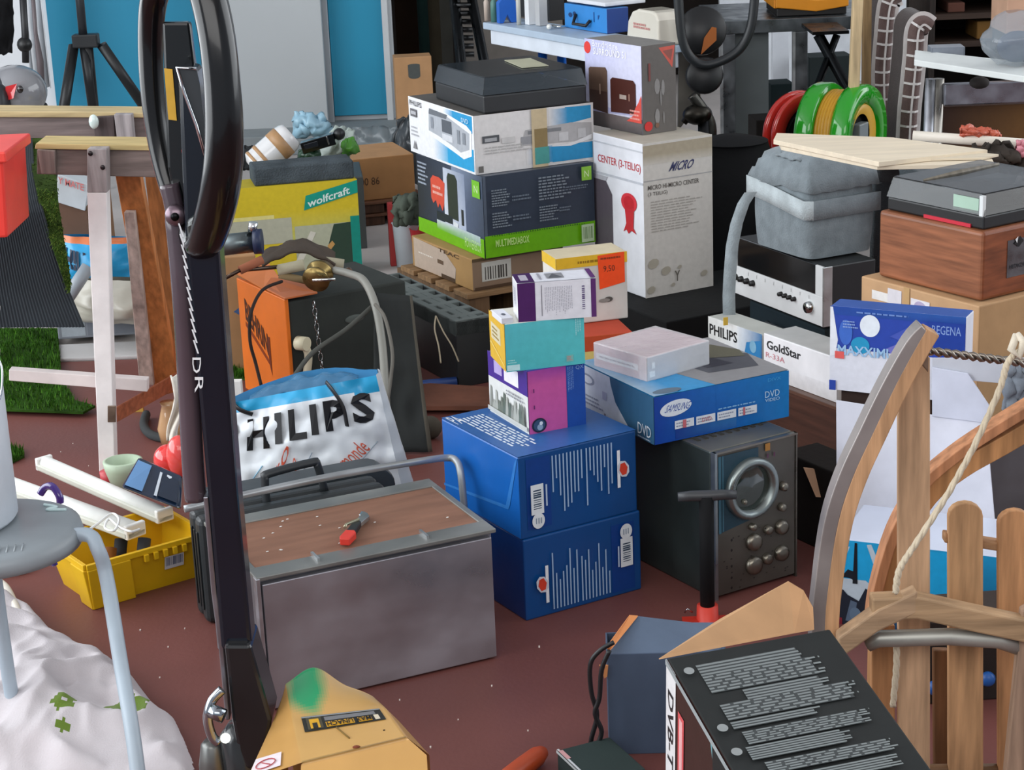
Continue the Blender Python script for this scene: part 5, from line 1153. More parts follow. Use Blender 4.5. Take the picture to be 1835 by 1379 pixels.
for k,(x,y,c_) in enumerate(((.05,.05,'#7c4a1a'),(.09,.08,'#2c2d30'),(.13,.05,'#3c3e42'))):
    tag(MB().tube([Vector(t.location)+uv(36)[0]*x+uv(36)[1]*y+Vector((0,0,.02)),Vector(t.location)+uv(36)[0]*(x+.03)+uv(36)[1]*(y+.03)+Vector((0,0,h-.02))],.014,c_,'matte',seg=10).build('dark_fitting'),('brown','black','dark grey')[k]+' small fitting lying inside the yellow storage crate','fitting')
def batten(p0,p1,wd,ht,label):
    a=Vector(p0); c=Vector(p1); L=(c-a).length; tt=thing('lamp_batten',label,'lamp',a,0); 
    ex=(c-a).normalized(); ey=Vector((0,0,1)).cross(ex).normalized(); ez=ex.cross(ey)
    tt.matrix_world=Matrix((ex,ey,ez)).transposed().to_4x4(); tt.matrix_world.translation=a
    tt.location=a; tt.rotation_euler=Matrix((ex,ey,ez)).transposed().to_euler()
    MB().box(0,-wd/2,0,L,wd/2,ht*.55,'#c9cbbf','plastic').build('batten_base',tt,bevel=.004)
    b=MB(); pr=[(wd/2*.8*math.cos(R(x)),ht*.5+ht*.55*math.sin(R(x))) for x in range(0,181,20)]
    vs=[(xx,yy,zz) for xx in (.01,L-.01) for yy,zz in pr]; k=len(pr); b.add(vs,[(i,i+1,k+i+1,k+i) for i in range(k-1)]+[tuple(range(k))[::-1],tuple(range(k,2*k))],'#e9ebe6','plastic',True); b.build('diffuser',tt)
    for xx in (0,L-.012): MB().box(xx,-wd/2,0,xx+.012,wd/2,ht,'#f0f0ec','plastic').build('end_cap',tt,bevel=.003)
    return tt
zz=h+.003
batten(G(78,838,zz+.005),G(298,935,zz),.042,.03,'white lamp batten, the upper right one of two across the yellow crate')
batten(G(-10,868,zz+.006),G(246,963,zz),.050,.032,'white lamp batten with a coiled white cable, lower left one across the crate')
b=MB(); b.tube(spl([G(150,955,h+.045),G(175,938,h+.05),(G(200,920,h+.05)),G(213,930,h+.05),G(205,950,h+.048),G(188,945,h+.048),G(196,930,h+.052),G(214,944,h+.048),G(235,952,h+.045),G(250,948,h+.04)],8),.0028,'#eceeec','plastic',seg=7); tag(b.build('white_cable'),'thin white cable looped on the lower lamp batten','cable')
# clutter behind the crate
t=thing('blister_pack','clear blister pack with blue contents, leaning behind the lamp battens','package',(0,0,0))
a,c,e,f=Yp(247,818,4.02),Yp(326,852,4.0),Yp(322,912,3.92),Yp(216,872,3.92)
o_=(a+c+e+f)/4; t.location=(o_.x,o_.y,0); Mi=Matrix.Translation(-Vector(t.location))
b=MB(); b.slab([Mi@f,Mi@e,Mi@c,Mi@a],.035,'#1f3048','gloss',dirv=(0,.6,-.3)); b.build('blister_tray',t,bevel=.006)
b=MB(); 
def qd(u,v): return (f.lerp(e,u)).lerp(a.lerp(c,u),v)+Vector((0,-.004,.002))
for (u0,v0,u1,v1,cc) in ((.05,.1,.35,.92,'#6f9fd2'),(.08,.2,.13,.9,'#e6eef6'),(.27,.15,.33,.6,'#dfe9f3'),(.55,.12,.60,.85,'#dfe9f3'),(.62,.15,.95,.8,'#16283e'),(.70,.62,.80,.85,'#e6eef6')): b.slab([Mi@qd(u0,v0),Mi@qd(u1,v0),Mi@qd(u1,v1),Mi@qd(u0,v1)],.001,cc,'gloss',dirv=(0,-1,.3))
b.build('blister_contents',t)
b=MB(); b.ball(Yp(302,822,4.12),(.034,.034,.034),'#e03c3a','gloss',20,14); b.ball(Yp(322,818,4.10),(.03,.03,.05),'#e8504c','gloss',18,12); o=b.build('red_lantern'); tag(o,'glossy red rounded plastic lantern behind the blister pack','lantern')
b=MB(); b.T=Matrix.Translation((G(222,878).x,G(222,878).y+.02,0)); b.lathe([(0,.0),(.03,.0),(.045,.05),(.048,.07),(.040,.072),(.036,.02),(0,.01)],'#b9cdb2','plastic',22); tag(b.build('green_bowl'),'pale green plastic bowl beside the blister pack','bowl')
b=MB(); b.T=Matrix.Translation((G(192,872).x,G(192,872).y+.03,0)); b.lathe([(0,0),(.02,0),(.022,.03),(0,.032)],'#c0444a','plastic',16); tag(b.build('red_cup'),'small dark red cup left of the pale green bowl','cup')
b=MB(); a=Yp(312,678,4.25); 
def wc(u,v): 
    p_=Yp(306+18*u+8*math.sin(v*5),672+120*v,4.25); return (p_.x,p_.y-.015*math.sin(u*6+v*4),p_.z)
b.sheet(wc,8,14,'#ddd8cc','cloth'); tag(b.build('white_rag',solid=.004),'white rag hanging beside the drawbar above the red lantern','rag')
b=MB(); c_=G(308,792); b.T=Matrix.Translation((c_.x,c_.y,0)); b.lathe([(0,0),(.028,0),(.034,.04),(.022,.085),(.018,.10),(.022,.11),(0,.11)],'#c99f73','gloss',20); tag(b.build('tan_vase'),'small tan glazed vase behind the red lantern','vase')
b=MB(); P3=[G(262,742,.012),G(258,762,.012),G(270,778,.012),G(300,786,.012),G(330,788,.012)]; b.tube(spl(P3),.012,'#3c3f40','matte',seg=10); tag(b.build('hose_piece'),'curved piece of black hose on the red floor behind the sawhorse leg','hose')
b=MB(); b.box(G(240,735).x,G(240,738).y,0,G(258,735).x,G(240,738).y+.012,.012,'#c9a24b','plastic'); tag(b.build('yellow_clip'),'tiny yellow clip on the floor next to the black hose','clip')
b=MB(); b.tube(spl([Yp(72,885,3.36),Yp(82,872,3.36),Yp(95,872,3.35),Yp(106,888,3.34),Yp(108,900,3.34)]),.007,'#4a2f86','gloss',seg=8); b.tube(spl([Yp(84,985,3.3),Yp(92,995,3.3),Yp(98,1012,3.3)]),.006,'#4b3d8c','gloss',seg=8); b.tube(spl([Yp(106,898,3.34),Yp(100,940,3.32),Yp(90,990,3.3)]),.003,'#5a49a0','cloth',seg=6); tag(b.build('purple_carabiner'),'shiny purple carabiner on a cord hanging beside the stool seat','carabiner')
# ================================================================== sawhorses
def beam(t,Mi,pts,dep,col,m,name,Y,bevel=.002,dirv=(0,1,0)):
    b=MB(); b.slab([Mi@Yp(x,y,Y) for x,y in pts],dep,col,m,dirv=dirv); return b.build(name,t,bevel=bevel)
Y1=4.62; a=G(197,850)
t=thing('sawhorse','wooden sawhorse with a white painted front leg, in front of the other sawhorse','sawhorse',(a.x,a.y,0)); Mi=Matrix.Translation(-Vector((a.x,a.y,0)))
def pz(x,y,Y): p_=Yp(x,y,Y); p_.z=max(p_.z,.002); return Mi@p_
def quadp(name,pts,dep,col,m,dv=(0,1,0)):
    b=MB(); b.slab([pz(*p_) for p_ in pts],dep,col,m,dirv=dv); return b.build(name,t,bevel=.002)
quadp('beam',[(66,312,4.56),(278,318,4.56),(278,268,4.56),(66,265,4.56)],.09,'#7b6d68','woodx')
quadp('beam_cap',[(62,267,4.55),(280,270,4.55),(278,260,4.55),(64,257,4.55)],.11,'#c9b37c','woodx')
quadp('end_block',[(74,312,4.54),(100,312,4.54),(98,270,4.54),(66,268,4.54)],.02,'#8d807a','wood')
quadp('front_leg',[(178,850,4.56),(206,850,4.56),(191,345,4.52),(156,345,4.52)],.045,'#f2eeec','matte')
quadp('leg_top',[(156,345,4.52),(192,345,4.52),(191,267,4.51),(156,267,4.51)],.045,'#a39b9a','wood')
quadp('rear_leg',[(278,712,5.02),(322,700,5.02),(250,312,4.68),(206,312,4.68)],.04,'#c07a45','wood')
quadp('rear_leg',[(250,690,4.98),(276,690,4.98),(240,380,4.70),(222,380,4.70)],.03,'#c2b0a6','wood')
quadp('stretcher',[(16,682,4.64),(264,702,4.66),(264,680,4.66),(16,662,4.64)],.03,'#e9dfdc','matte')
quadp('side_brace',[(204,760,4.60),(328,690,5.0),(328,662,5.0),(204,733,4.60)],.02,'#a55f42','woodx')
quadp('bracket_plate',[(193,756,4.545),(208,756,4.545),(208,726,4.545),(193,726,4.545)],.003,'#8a7a6c','metal',(0,-1,0))
for x,y in ((162,275),(184,300)):
    b=MB(); b.ball(pz(x,y,4.505),(.006,.003,.006),'#3a3536','metal',8,6); b.build('bolt',t)
a=G(320,668)
t=thing('sawhorse','bare grey-brown wooden sawhorse standing behind the white legged one','sawhorse',(a.x,a.y,0)); Mi=Matrix.Translation(-Vector((a.x,a.y,0)))
def pz(x,y,Y): p_=Yp(x,y,Y); p_.z=max(p_.z,.021); return Mi@p_
quadp('beam',[(-60,252,5.35),(275,256,5.35),(275,208,5.35),(-60,208,5.35)],.09,'#7a6e6c','woodx')
quadp('beam_cap',[(-60,210,5.34),(275,211,5.34),(272,202,5.34),(-60,199,5.34)],.11,'#c6b184','woodx')
quadp('post',[(211,262,5.30),(241,262,5.30),(236,205,5.30),(204,205,5.30)],.03,'#9b9596','wood')
quadp('clamp_block',[(170,256,5.32),(206,256,5.32),(204,208,5.32),(166,210,5.32)],.02,'#544a4a','wood')
quadp('rear_leg',[(300,668,5.55),(330,664,5.55),(292,300,5.42),(258,300,5.42)],.035,'#9c6338','wood')
quadp('rear_leg',[(-40,640,5.6),(-10,640,5.6),(-30,250,5.45),(-60,250,5.45)],.035,'#9c6338','wood')
b=MB(); b.ball(pz(168,218,5.3),(.014,.01,.02),'#cfe0dc','gloss',10,8); b.build('glass_drop',t)  # pale glossy ball painted in as the highlight on the clamp block
# turf mat draped over the sawhorse, black ribbed side out
edge=[(58,247),(61,300),(74,365),(95,435),(122,515),(152,586)]
def er(v):
    k=v*(len(edge)-1); i=min(int(k),len(edge)-2); f_=k-i; return (edge[i][0]+(edge[i+1][0]-edge[i][0])*f_, edge[i][1]+(edge[i+1][1]-edge[i][1])*f_)
def mat_(u,v):
    x1_,y_=er(v); x=-90+(x1_+90)*u; Y=5.26-.30*min(1,v*2.5)-.35*v; p_=Yp(x,y_+(600-y_)*(1-u)*.1*v,Y); p_.y+=.0022*math.sin(u*260); return p_
b=MB(); b.sheet(mat_,190,16,'#2c3136','matte'); 
t=tag(b.build('turf_mat',solid=.0),'artificial turf mat with its black ribbed back outwards, hung over the sawhorses','mat')
def gr(u,v):
    x1_,y_=er(v*.82); Y=5.29-.30*min(1,v*2.5)-.35*v; return Yp(x1_-4+u*(46*(1-v)**.6+4),y_,Y+.012)
b=MB(); b.sheet(gr,8,24,'#33451a','gras'); rd=random.Random(1)
for k in range(1500):
    p_=gr(rd.random(),rd.random()); b.add([p_,p_+Vector((.003,0,0)),p_+Vector((rd.uniform(-.006,.008),-.008,rd.uniform(-.008,.004)))],[(0,1,2)],rd.choice(('#3e5a1e','#2c4416','#5a6e2c')),'gras')
b.build('turf_pile',t)
def turf(name,poly,label,n=2600,zt=.006):
    P_=[G(x,y) for x,y in poly]; b=MB(); b.prism([(p_.x,p_.y) for p_ in P_][::-1] ,0.013 if zt>.01 else .001,zt,'#2c4a16','gras')
    x0,x1=min(p_.x for p_ in P_),max(p_.x for p_ in P_); y0,y1=min(p_.y for p_ in P_),max(p_.y for p_ in P_); rd=random.Random(3)
    def ins(x,y):
        c=False; m=len(P_)
        for i in range(m):
            a,e=P_[i],P_[(i+1)%m]
            if (a.y>y)!=(e.y>y) and x<(e.x-a.x)*(y-a.y)/(e.y-a.y)+a.x: c=not c
        return c
    k=0
    while k<n:
        x,y=rd.uniform(x0,x1),rd.uniform(y0,y1)
        k+=1
        if not ins(x,y): continue
        h_=rd.uniform(.010,.022); a=rd.uniform(0,6.28)
        b.add([(x-.0022*math.cos(a),y-.0022*math.sin(a),zt-.001),(x+.0022*math.cos(a),y+.0022*math.sin(a),zt-.001),(x+rd.uniform(-.008,.008),y+rd.uniform(-.008,.008),zt+h_)],[(0,1,2)],rd.choice(('#3f6b1f','#2f5618','#4d7a26','#365f1c')),'gras')
    return tag(b.build(name),label,'turf')
turf('turf_piece',[(-60,598),(104,598),(112,690),(136,728),(172,738),(150,750),(-60,742)],'flat piece of green artificial turf lying on the red floor under the sawhorse',6000,.019)
turf('turf_scrap',[(12,802),(40,808),(44,820),(20,832),(8,828)],'small clump of green turf left of the lamp battens',500)
turf('turf_scrap',[(-20,1005),(60,1000),(70,1012),(40,1030),(-20,1036)],'green turf scrap on the floor under the stool seat',900)
# red plastic crate at the left edge
t=thing('red_bin','red plastic bin with a wide rim hanging at the left edge of the frame','bin',(0,0,0))
a=Yp(14,426,4.3); c=Yp(26,270,4.3); t.location=(a.x,4.3,0)
MB().slab([(-.3,0,a.z),(0,0,a.z+.0),(.010,0,c.z-.02),(-.3,0,c.z-.02)],.22,'#e23a30','plastic',dirv=(0,1,0)).build('bin_body',t,bevel=.006)
MB().box(-.31,-.012,c.z-.024,.020,.235,c.z,'#e8443a','plastic').build('bin_rim',t,bevel=.004)
# bags and boxes under the sawhorses
q=P((155,395),Y=6.05,r=200,l=101,yaw=50,top=372); 
q=P((158,376),Y=6.0,r=190,l=100,yaw=60,h=.10)
t=thing('white_leaflet_box','white box with red capitals seen between the sawhorse legs','box',(Yp(102,380,5.95).x,5.95,0)); Mi=Matrix.Translation(-Vector(t.location))
b=MB(); b.slab([Mi@Yp(*p_) for p_ in ((101,362,5.95),(152,378,5.95),(160,332,5.95),(104,312,5.95))],.10,'#c5ccd0','card',dirv=(0,1,0)); b.build('box_body',t,bevel=.002)
o_=Mi@Yp(104,328,5.945); b=MB(); p_=Pr(o_,(Mi@Yp(150,342,5.945))-o_,(Mi@Yp(104,316,5.945))-o_,'print',b); p_.t('Y MATE',0,0,1,1,'#d07a78',bold=.02); b.build('lettering',t)
MB().box(0,.01,0,.09,.09,(Mi@Yp(101,362,5.95)).z-.001,'#6b5040','card').build('box_foot',t)
def bagpx(name,label,cat,corners,Y,col,dep=.10,m='bag',amp=.012,top=None):
    a,b_,c,d_=[Yp(x,y,Y) for x,y in corners]    # bl br tr tl
    o_=(a+b_)/2; t=thing(name,label,cat,(o_.x,Y,0)); Mi=Matrix.Translation(-Vector((o_.x,Y,0)))
    def f(s_):
        def g(u,v):
            p_=a.lerp(b_,u).lerp(d_.lerp(c,u),v); e=math.sin(math.pi*u)*math.sin(math.pi*min(1,v*.8+.12)); p_=Mi@p_; p_.y+=s_*dep*.5*e+amp*noise.noise(Vector((u*6,v*6,Y+s_))); return p_
        return g
    b=MB(); b.sheet(f(-1),20,16,(lambda u,v: top[0] if v>top[1] else col) if top else col,m); b.build('bag_front',t)
    b=MB(); b.sheet(f(1),10,8,col,m); b.build('bag_back',t)
    return t,f,Mi
t,f,Mi=bagpx('blue_carrier_bag','sky blue carrier bag with dark capitals and an orange rim, behind the sawhorses','bag',((106,506),(240,506),(232,425),(98,420)),5.85,'#2a9fd6',.16,'bag',.012,('#d87a4a',.90))
b=MB(); vs,fs=glyphs('PHILI',.05); b.add([f(-1)(.05+.40*x,.42+.40*y-.08*x)+Vector((0,-.006,0)) for x,y in vs],fs,'#1a2b44','print'); b.build('lettering',t)
bx_=Yp(150,505,5.9)
t,f,Mi=bagpx('grey_heap_bag','crumpled pale grey plastic bag below the sky blue bag','bag',((110,575),(330,575),(326,500),(120,500)),5.75,'#b9b5a8',.2,'bag',.03)
tag(MB().tube([Yp(120,535,5.6),Yp(158,478,5.65)],.020,'#a3adb5','plastic',seg=14).build('grey_tube'),'short pale grey tube leaning in front of the sky blue bag','tube')
q=P((106,632),z=.0,r=250,l=95,yaw=8,top=578); q['h']=max(q['h'],.05); 
q=dict(loc=Yp(108,636,5.80),yaw=6,w=.24,d=.16,h=.075); q['loc'].z=.021
carton('grey_tray','grey-blue plastic tray on the kerb under the crumpled pale bag',q,{'*':'#8d939c','T':'#a5a9af'},{'F':lambda p:(p.r(.05,.1,.35,.95,'#aeb8c0'),p.r(.38,.1,.98,.8,'#7f858f'))},m='plastic',cat='tray')
q=dict(loc=Yp(120,440,6.3),yaw=4,w=.12,d=.1,h=.08); q['loc'].z=0; q['h']=Yp(120,395,6.3).z
carton('pale_bin','pale grey bin behind the sky blue bag',q,{'*':'#a9a5a8'},None,m='plastic',cat='bin')
q=dict(loc=Yp(100,396,6.5),yaw=4,w=.18,d=.1,h=.08); q['loc'].z=0; q['h']=Yp(120,352,6.5).z
carton('brown_box','brown box behind the pale bin between the sawhorse legs',q,{'*':'#8d6a50'},None)
# ================================================================== orange machine
q=P((527,742),z=0,r=738,l=444,yaw=31,top=535); w,d,h=q['w'],q['d'],q['h']
t=thing('orange_machine','old machine with an orange end plate and charcoal sides, behind the white carrier bag','machine',q['loc'],31); Mm=(Matrix.Translation(q['loc'])@Matrix.Rotation(R(31),4,'Z')); u_,v_=uv(31)
MB().box(.006,0,0,w,d*1.0,h-.01,'#353936','matte').build('housing',t,bevel=.006)
MB().box(-.006,-.006,0,.006,d+.004,h,'#e2731f','plastic').build('orange_end_plate',t,bevel=.003)
b=MB(); b.slab([(-.006,-.01,h),(.09,-.01,h+.0),(.10,d*.35,h+.012),(.03,d*.5,h+.02),(-.006,d*.4,h+.004)],.005,'#c9713f','plastic'); b.slab([(-.006,d*.4,h),(.05,d*.45,h+.02),(.09,d,h+.03),(-.006,d+.004,h+.01)],.005,'#d67a3a','plastic'); b.build('orange_top_flange',t,bevel=.001)
b=MB(); p_=Pr((-.006,d,0),(0,-d,0),(0,0,h),'print',b); 
vs,fs=glyphs('BEHRIN',.03); b.add([p_.pt(.14+.46*x,.66-.26*x*.9+.19*y-.0*x,1) for x,y in vs],fs,'#4a2413','print'); p_.poly([(.13,.64),(.62,.38),(.62,.34),(.13,.60)],'#8a3a14'); p_.poly([(.60,.60),(.645,.60),(.645,.26),(.60,.36)],'#6b2c12'); b.build('lettering',t)
b=MB(); b.tube([(w*.0+.02,-.012,h*.62),(w*.04+.02,-.04,h*.62)],.019,'#d9d2b4','plastic',seg=16); b.tube(spl([(w*.04+.02,-.02,h*.60),(w*.07+.02,-.02,h*.5),(w*.10,-.015,h*.30)]),.011,'#d2cbb0','plastic',seg=12); b.build('cream_tap',t)
b=MB(); 
for k in range(10):
    z=h*.92-k*.021; b.tube([Vector((.075+.004*k*.3,-.014,z))+Vector((.006*math.cos(a) if k%2 else 0,.006*math.cos(a) if not k%2 else 0,.012*math.sin(a))) for a in [R(x) for x in range(0,360,45)]],.0016,'#b9bcbd','chrome',seg=5,closed=True)
b.build('hanging_chain',t)
b=MB(); b.ball((w*.55,-.001,h*.72),(.03,.002,.012),'#59605c','matte',10,6); b.build('faded_marking',t)
zt_=h
def M(x,y,z): return Mm@Vector((x,y,z))
# tools lying on the machine
b=MB(); c_=Yp(570,494,4.93); b.T=Matrix.Translation(c_)@Matrix.Rotation(R(-70),4,'X')@Matrix.Rotation(R(15),4,'Y'); b.lathe([(.006,-.02),(.036,-.02),(.036,-.012),(.026,-.004),(.026,.004),(.036,.012),(.036,.02),(.006,.02),(.006,-.02)],'#9a8553','metal',28); b.T=Matrix.Identity(4); b.tube([Yp(560,502,4.88),Yp(601,500,4.88)],.004,'#d5d7d3','chrome'); tag(b.build('brass_pulley'),'round brass pulley lying on top of the orange machine','pulley')
b=MB()
for p0,p1,r_,cc in (((498,484),(545,474),.015,'#b7b198'),((500,492),(560,505),.010,'#8d7a58')): b.tube([Yp(*p0,4.98),Yp(*p1,4.98)],r_,cc,'matte',seg=10)
tag(b.build('pale_grip_tool'),'tool with pale worn grips left of the brass pulley','tool')
tag(MB().tube([Yp(574,468,5.08),Yp(616,474,5.08)],.015,'#a7a28c','matte',seg=10).build('pale_grip'),'single pale worn grip behind the brass pulley','tool')
b=MB(); b.tube([Yp(404,498,4.9),Yp(430,484,4.92),Yp(500,478,4.98)],.0055,'#54453c','metal',seg=6); b.tube([Yp(430,484,4.92),Yp(470,465,4.95)],.012,'#9b5f46','matte',seg=8); tag(b.build('long_pliers'),'rusty long nosed pliers on the left end of the orange machine','pliers')
b=MB(); b.tube([Yp(390,440,5.0),Yp(462,432,5.0)],.028,'#6c7678','metal',seg=18); b.tube([Yp(455,433,4.99),Yp(470,432,4.99)],.033,'#1f2c4c','plastic',seg=18); b.tube([Yp(452,415,4.99),Yp(454,398,4.99)],.012,'#d5d8da','chrome',seg=10); tag(b.build('pipe_fitting'),'grey metal pipe fitting with a dark blue ring beside the ring handle','fitting')
b=MB()
def lea(u,v): 
    p_=Yp(470+130*u,455-25*math.sin(u*3.1)+22*v,5.15-.1*v); p_.z+=.01*noise.noise(Vector((u*6,v*4,0))); return p_
b.sheet(lea,18,8,'#4c433b','matte'); tag(b.build('dark_rag',solid=.006),'dark crumpled rag behind the brass pulley','rag')
def hose(name,px,r_,col,label,m='matte',cat='hose',seg=9):
    tag(MB().tube(spl([Yp(*p_) for p_ in px],6),r_,col,m,seg=seg).build(name),label,cat)
hose('grey_hose',[(600,484,4.94),(625,490,4.9),(652,503,4.84),(672,545,4.76),(684,610,4.68),(690,690,4.6),(692,735,4.55)],.0105,'#8b8b83','thick grey hose curving down over the right of the orange machine','plastic')
hose('thin_cable',[(672,545,4.72),(690,570,4.68),(703,630,4.62),(700,680,4.58),(692,735,4.53)],.0045,'#6d6a63','thin grey cable running beside the thick grey hose')
hose('black_cable',[(505,504,4.83),(470,520,4.74),(450,560,4.62),(448,610,4.6),(458,650,4.6),(468,690,4.58)],.0042,'#2c2320','black cable bowed across the orange end plate')
hose('charcoal_hose',[(522,682,4.55),(560,632,4.6),(620,590,4.7),(668,548,4.78)],.006,'#4f504b','charcoal hose slanting across the dark machine side')
b=MB(); b.ball(Yp(624,487,4.92),(.012,.02,.012),'#7a5c46','metal',10,8); tag(b.build('hose_nipple'),'small brown nipple at the upper end of the thick grey hose','fitting')
# cardboard with a blue star, and moss
q=dict(loc=Vector((Yp(392,650,5.45).x,5.45,0)),yaw=10,w=.13,d=.10,h=Yp(400,462,5.45).z)
carton('star_carton','tan carton with a small blue star behind the drawbar',q,{'*':'#b98e63'},{'F':lambda p:p.poly([(.42,.52),(.58,.56),(.62,.68),(.70,.57),(.90,.55),(.74,.49),(.70,.40),(.58,.48)],'#4f6fa0')})
turf('turf_scrap',[(402,660),(440,668),(440,682),(402,676)],'narrow strip of green turf in front of the star carton',400)
q=dict(loc=Vector((Yp(417,715,4.35).x,4.35,0)),yaw=-4,w=.022,d=.02,h=Yp(420,683,4.35).z)
carton('white_post_box','narrow white upright box between the drawbar and the white carrier bag',q,{'*':'#e3e0da'},None,bevel=.001)
# black slotted crate
q=P((822,695),z=0,r=884,l=664,yaw=27,top=575); w,d,h=q['w'],.62,q['h']; d=q['d']
t=thing('slotted_crate','black plastic crate turned over with rows of slots, left of the small box stack','crate',q['loc'],27)
b=MB(); b.box(0,0,0,w,.006,h-.004,'#1f2224','plastic'); b.box(0,.006,0,.006,d,h-.004,'#1f2224','plastic'); b.box(w-.006,.006,0,w,d,h-.004,'#1f2224','plastic'); b.box(.006,d-.006,0,w-.006,d,h-.004,'#1f2224','plastic'); b.build('side_walls',t,bevel=.002)
MB().box(.006,.006,h-.05,w-.006,d-.006,h-.046,'#101112','matte').build('slot_floor',t)  # coloured darker than the crate walls, recess shade put into colour
nv=7; ys=[0,.08,.20,.32,.46,.58,.72,.86,1.0]
for k,yy in enumerate(ys): MB().box(0,max(0,d*yy-.010),h-.046,w,min(d,d*yy+.018),h,'#636a68','matte').build('cross_bar',t,bevel=.002)
for k,xx in enumerate((0,.30,.52,.96)): MB().box(max(0,w*xx-.0),.0,h-.045,min(w,w*xx+.022),d,h-.0005,'#606765','matte').build('long_bar',t,bevel=.002)
# rusty sheet, tarp, blue roll to the right of the machine
tag(MB().slab([G(742,735,.012),G(880,735,.012),G(878,700,.012),G(745,692,.012)],.012,'#6e4535','dirty').build('rusty_board'),'rusty brown board on the floor in front of the slotted crate','board')
tag(MB().tube([G(738,692,.016),G(818,684,.016)],.015,'#25407a','plastic',seg=14).build('blue_roll'),'dark blue rolled tube on the floor beside the slotted crate','roll')
b=MB()
def tarp(u,v):
    p_=Yp(640+ (130*u)+40*v*u, 690+110*v+10*math.sin(u*5), 4.62-.35*v); p_.z=max(.008,p_.z+.012*noise.noise(Vector((u*5,v*4,2)))); return p_
def tarpq(u,v):
    a=Yp(672,524,4.80).lerp(Yp(738,530,4.86),u); c=Vector((G(668,815).x,G(668,815).y,.006)).lerp(Vector((G(775,812).x,G(775,812).y,.006)),u); p_=a.lerp(c,v); p_.y+=.02*math.sin(v*3)*(-1)+.012*noise.noise(Vector((u*4,v*6,1))); return p_
b.sheet(tarpq,14,24,lambda u,v:'#5a564c' if u>.93 else '#2f3231','matte'); tag(b.build('dark_tarp',solid=.004),'dark stiff tarp draped down between the machine and the blue boxes','tarp')
b=MB(); b.ball(Vector((G(765,790).x+.01,G(765,790).y+.02,.03)),(.03,.03,.03),'#524d44','matte',12,8)
tag(b.build('tarp_weight'),'brown-grey lump at the foot of the dark tarp','lump')
# ================================================================== background behind the carton tower
YW=6.9
q=P((418,512),z=0,r=650,l=380,yaw=13,top=340); q['d']=.16
def wfF(p):
    p.r(0,0,1,1,'#d8c02c'); p.g(0,.40,1,.72,'#c9c86a','#b9c46a','#d8c02c','#d8c02c'); p.r(0,.40,.48,.66,'#b9b9a4'); p.r(.0,.66,.35,.70,'#e6dc8c'); p.r(.5,.0,.93,.56,'#b6b9a0'); p.poly([(.70,.0),(.93,0),(.93,.56),(.80,.55),(.74,.30)],'#2f4638'); p.poly([(.76,.28),(.80,.34),(.78,.38),(.74,.33)],'#c99a5a'); p.poly([(.45,.1),(.62,.5),(.66,.48),(.5,.08)],'#d9d6c8')
    p.r(.93,0,1,.62,'#128f7f'); p.poly([(.58,.72),(1,.86),(1,.99),(.60,.87)],'#159a86')
    vs,fs=glyphs('wolfcraft',.02); p.mb.add([p.pt(.61+.33*x,.745+.08*y+.11*x,p.k+1) for x,y in vs],fs,'#dff0ea','print'); p.k+=2
carton('hardware_box','yellow display box with a teal label, behind the orange machine',q,{'*':'#d8c02c','T':'#b7a52a','R':'#128f7f'},{'F':wfF})
zy=q['h']; uy_,vy_=uv(13); oy=q['loc']
o=thing('foam_block','dark grey foam block lying on the yellow display box','foam',oy+uy_*.10+vy_*.01+Vector((0,0,zy)),13)
MB().box(0,0,0,bis(lambda k: proj(oy+uy_*(.10+k)+Vector((0,0,zy)))[0],0,1,636),.14,.062,'#4e565b','foam').build('foam_body',o,bevel=.006)
b=MB(); 
for k,(x,y) in enumerate(((468,322),(484,318),(494,324),(478,312))): p_=Yp(x,y,6.72); b.tube([p_,p_+Vector((.018,0,.012))],.008,('#c98a86','#d9a39c')[k%2],'plastic',seg=8)
o=b.build('pink_bits'); tag(o,'small pink plastic bits left of the dark foam block','debris',None,'stuff')
# big tan carton and pallet behind
q=P((636,362),Y=7.35,r=745,l=560,yaw=18,h=.12); q['h']=hgt(q['loc'],286)-q['loc'].z; zb_=q['loc'].z; q['d']=.30
carton('stamped_carton','tan carton with stamped numbers, right of the dark foam block',q,{'*':'#a97c52','T':'#b78c62','F':'#a27549'},{'F':lambda p:p.t('x00 86',.03,.36,.42,.54,'#4a3220')})
t=thing('brown_pallet_stack','stack of brown pallets under the stamped tan carton','pallet',(q['loc'].x,q['loc'].y,0),18)
for j in range(2):
    z0=j*zb_/2
    for k in range(4): MB().box(-.10,-.03+k*.09,z0+zb_*.38,q['w']+.04,.04+k*.09,z0+zb_*.49,'#6b4733','woodx').build('deck_board',t,bevel=.002)
    for k in range(3): MB().box(-.08+k*q['w']*.45,-.02,z0+.001,-.0+k*q['w']*.45,.27,z0+zb_*.37,'#4e3324','wood').build('bearer',t,bevel=.002)
zq_=Yp(560,296,7.12).z-.02
carton('grey_bin','grey bin behind the yellow display box holding plastic rubbish',dict(loc=Vector((Yp(470,300,6.95).x,6.93,0)),yaw=6,w=.36,d=.30,h=zq_),{'*':'#4a4f50'},None,m='plastic',cat='bin')
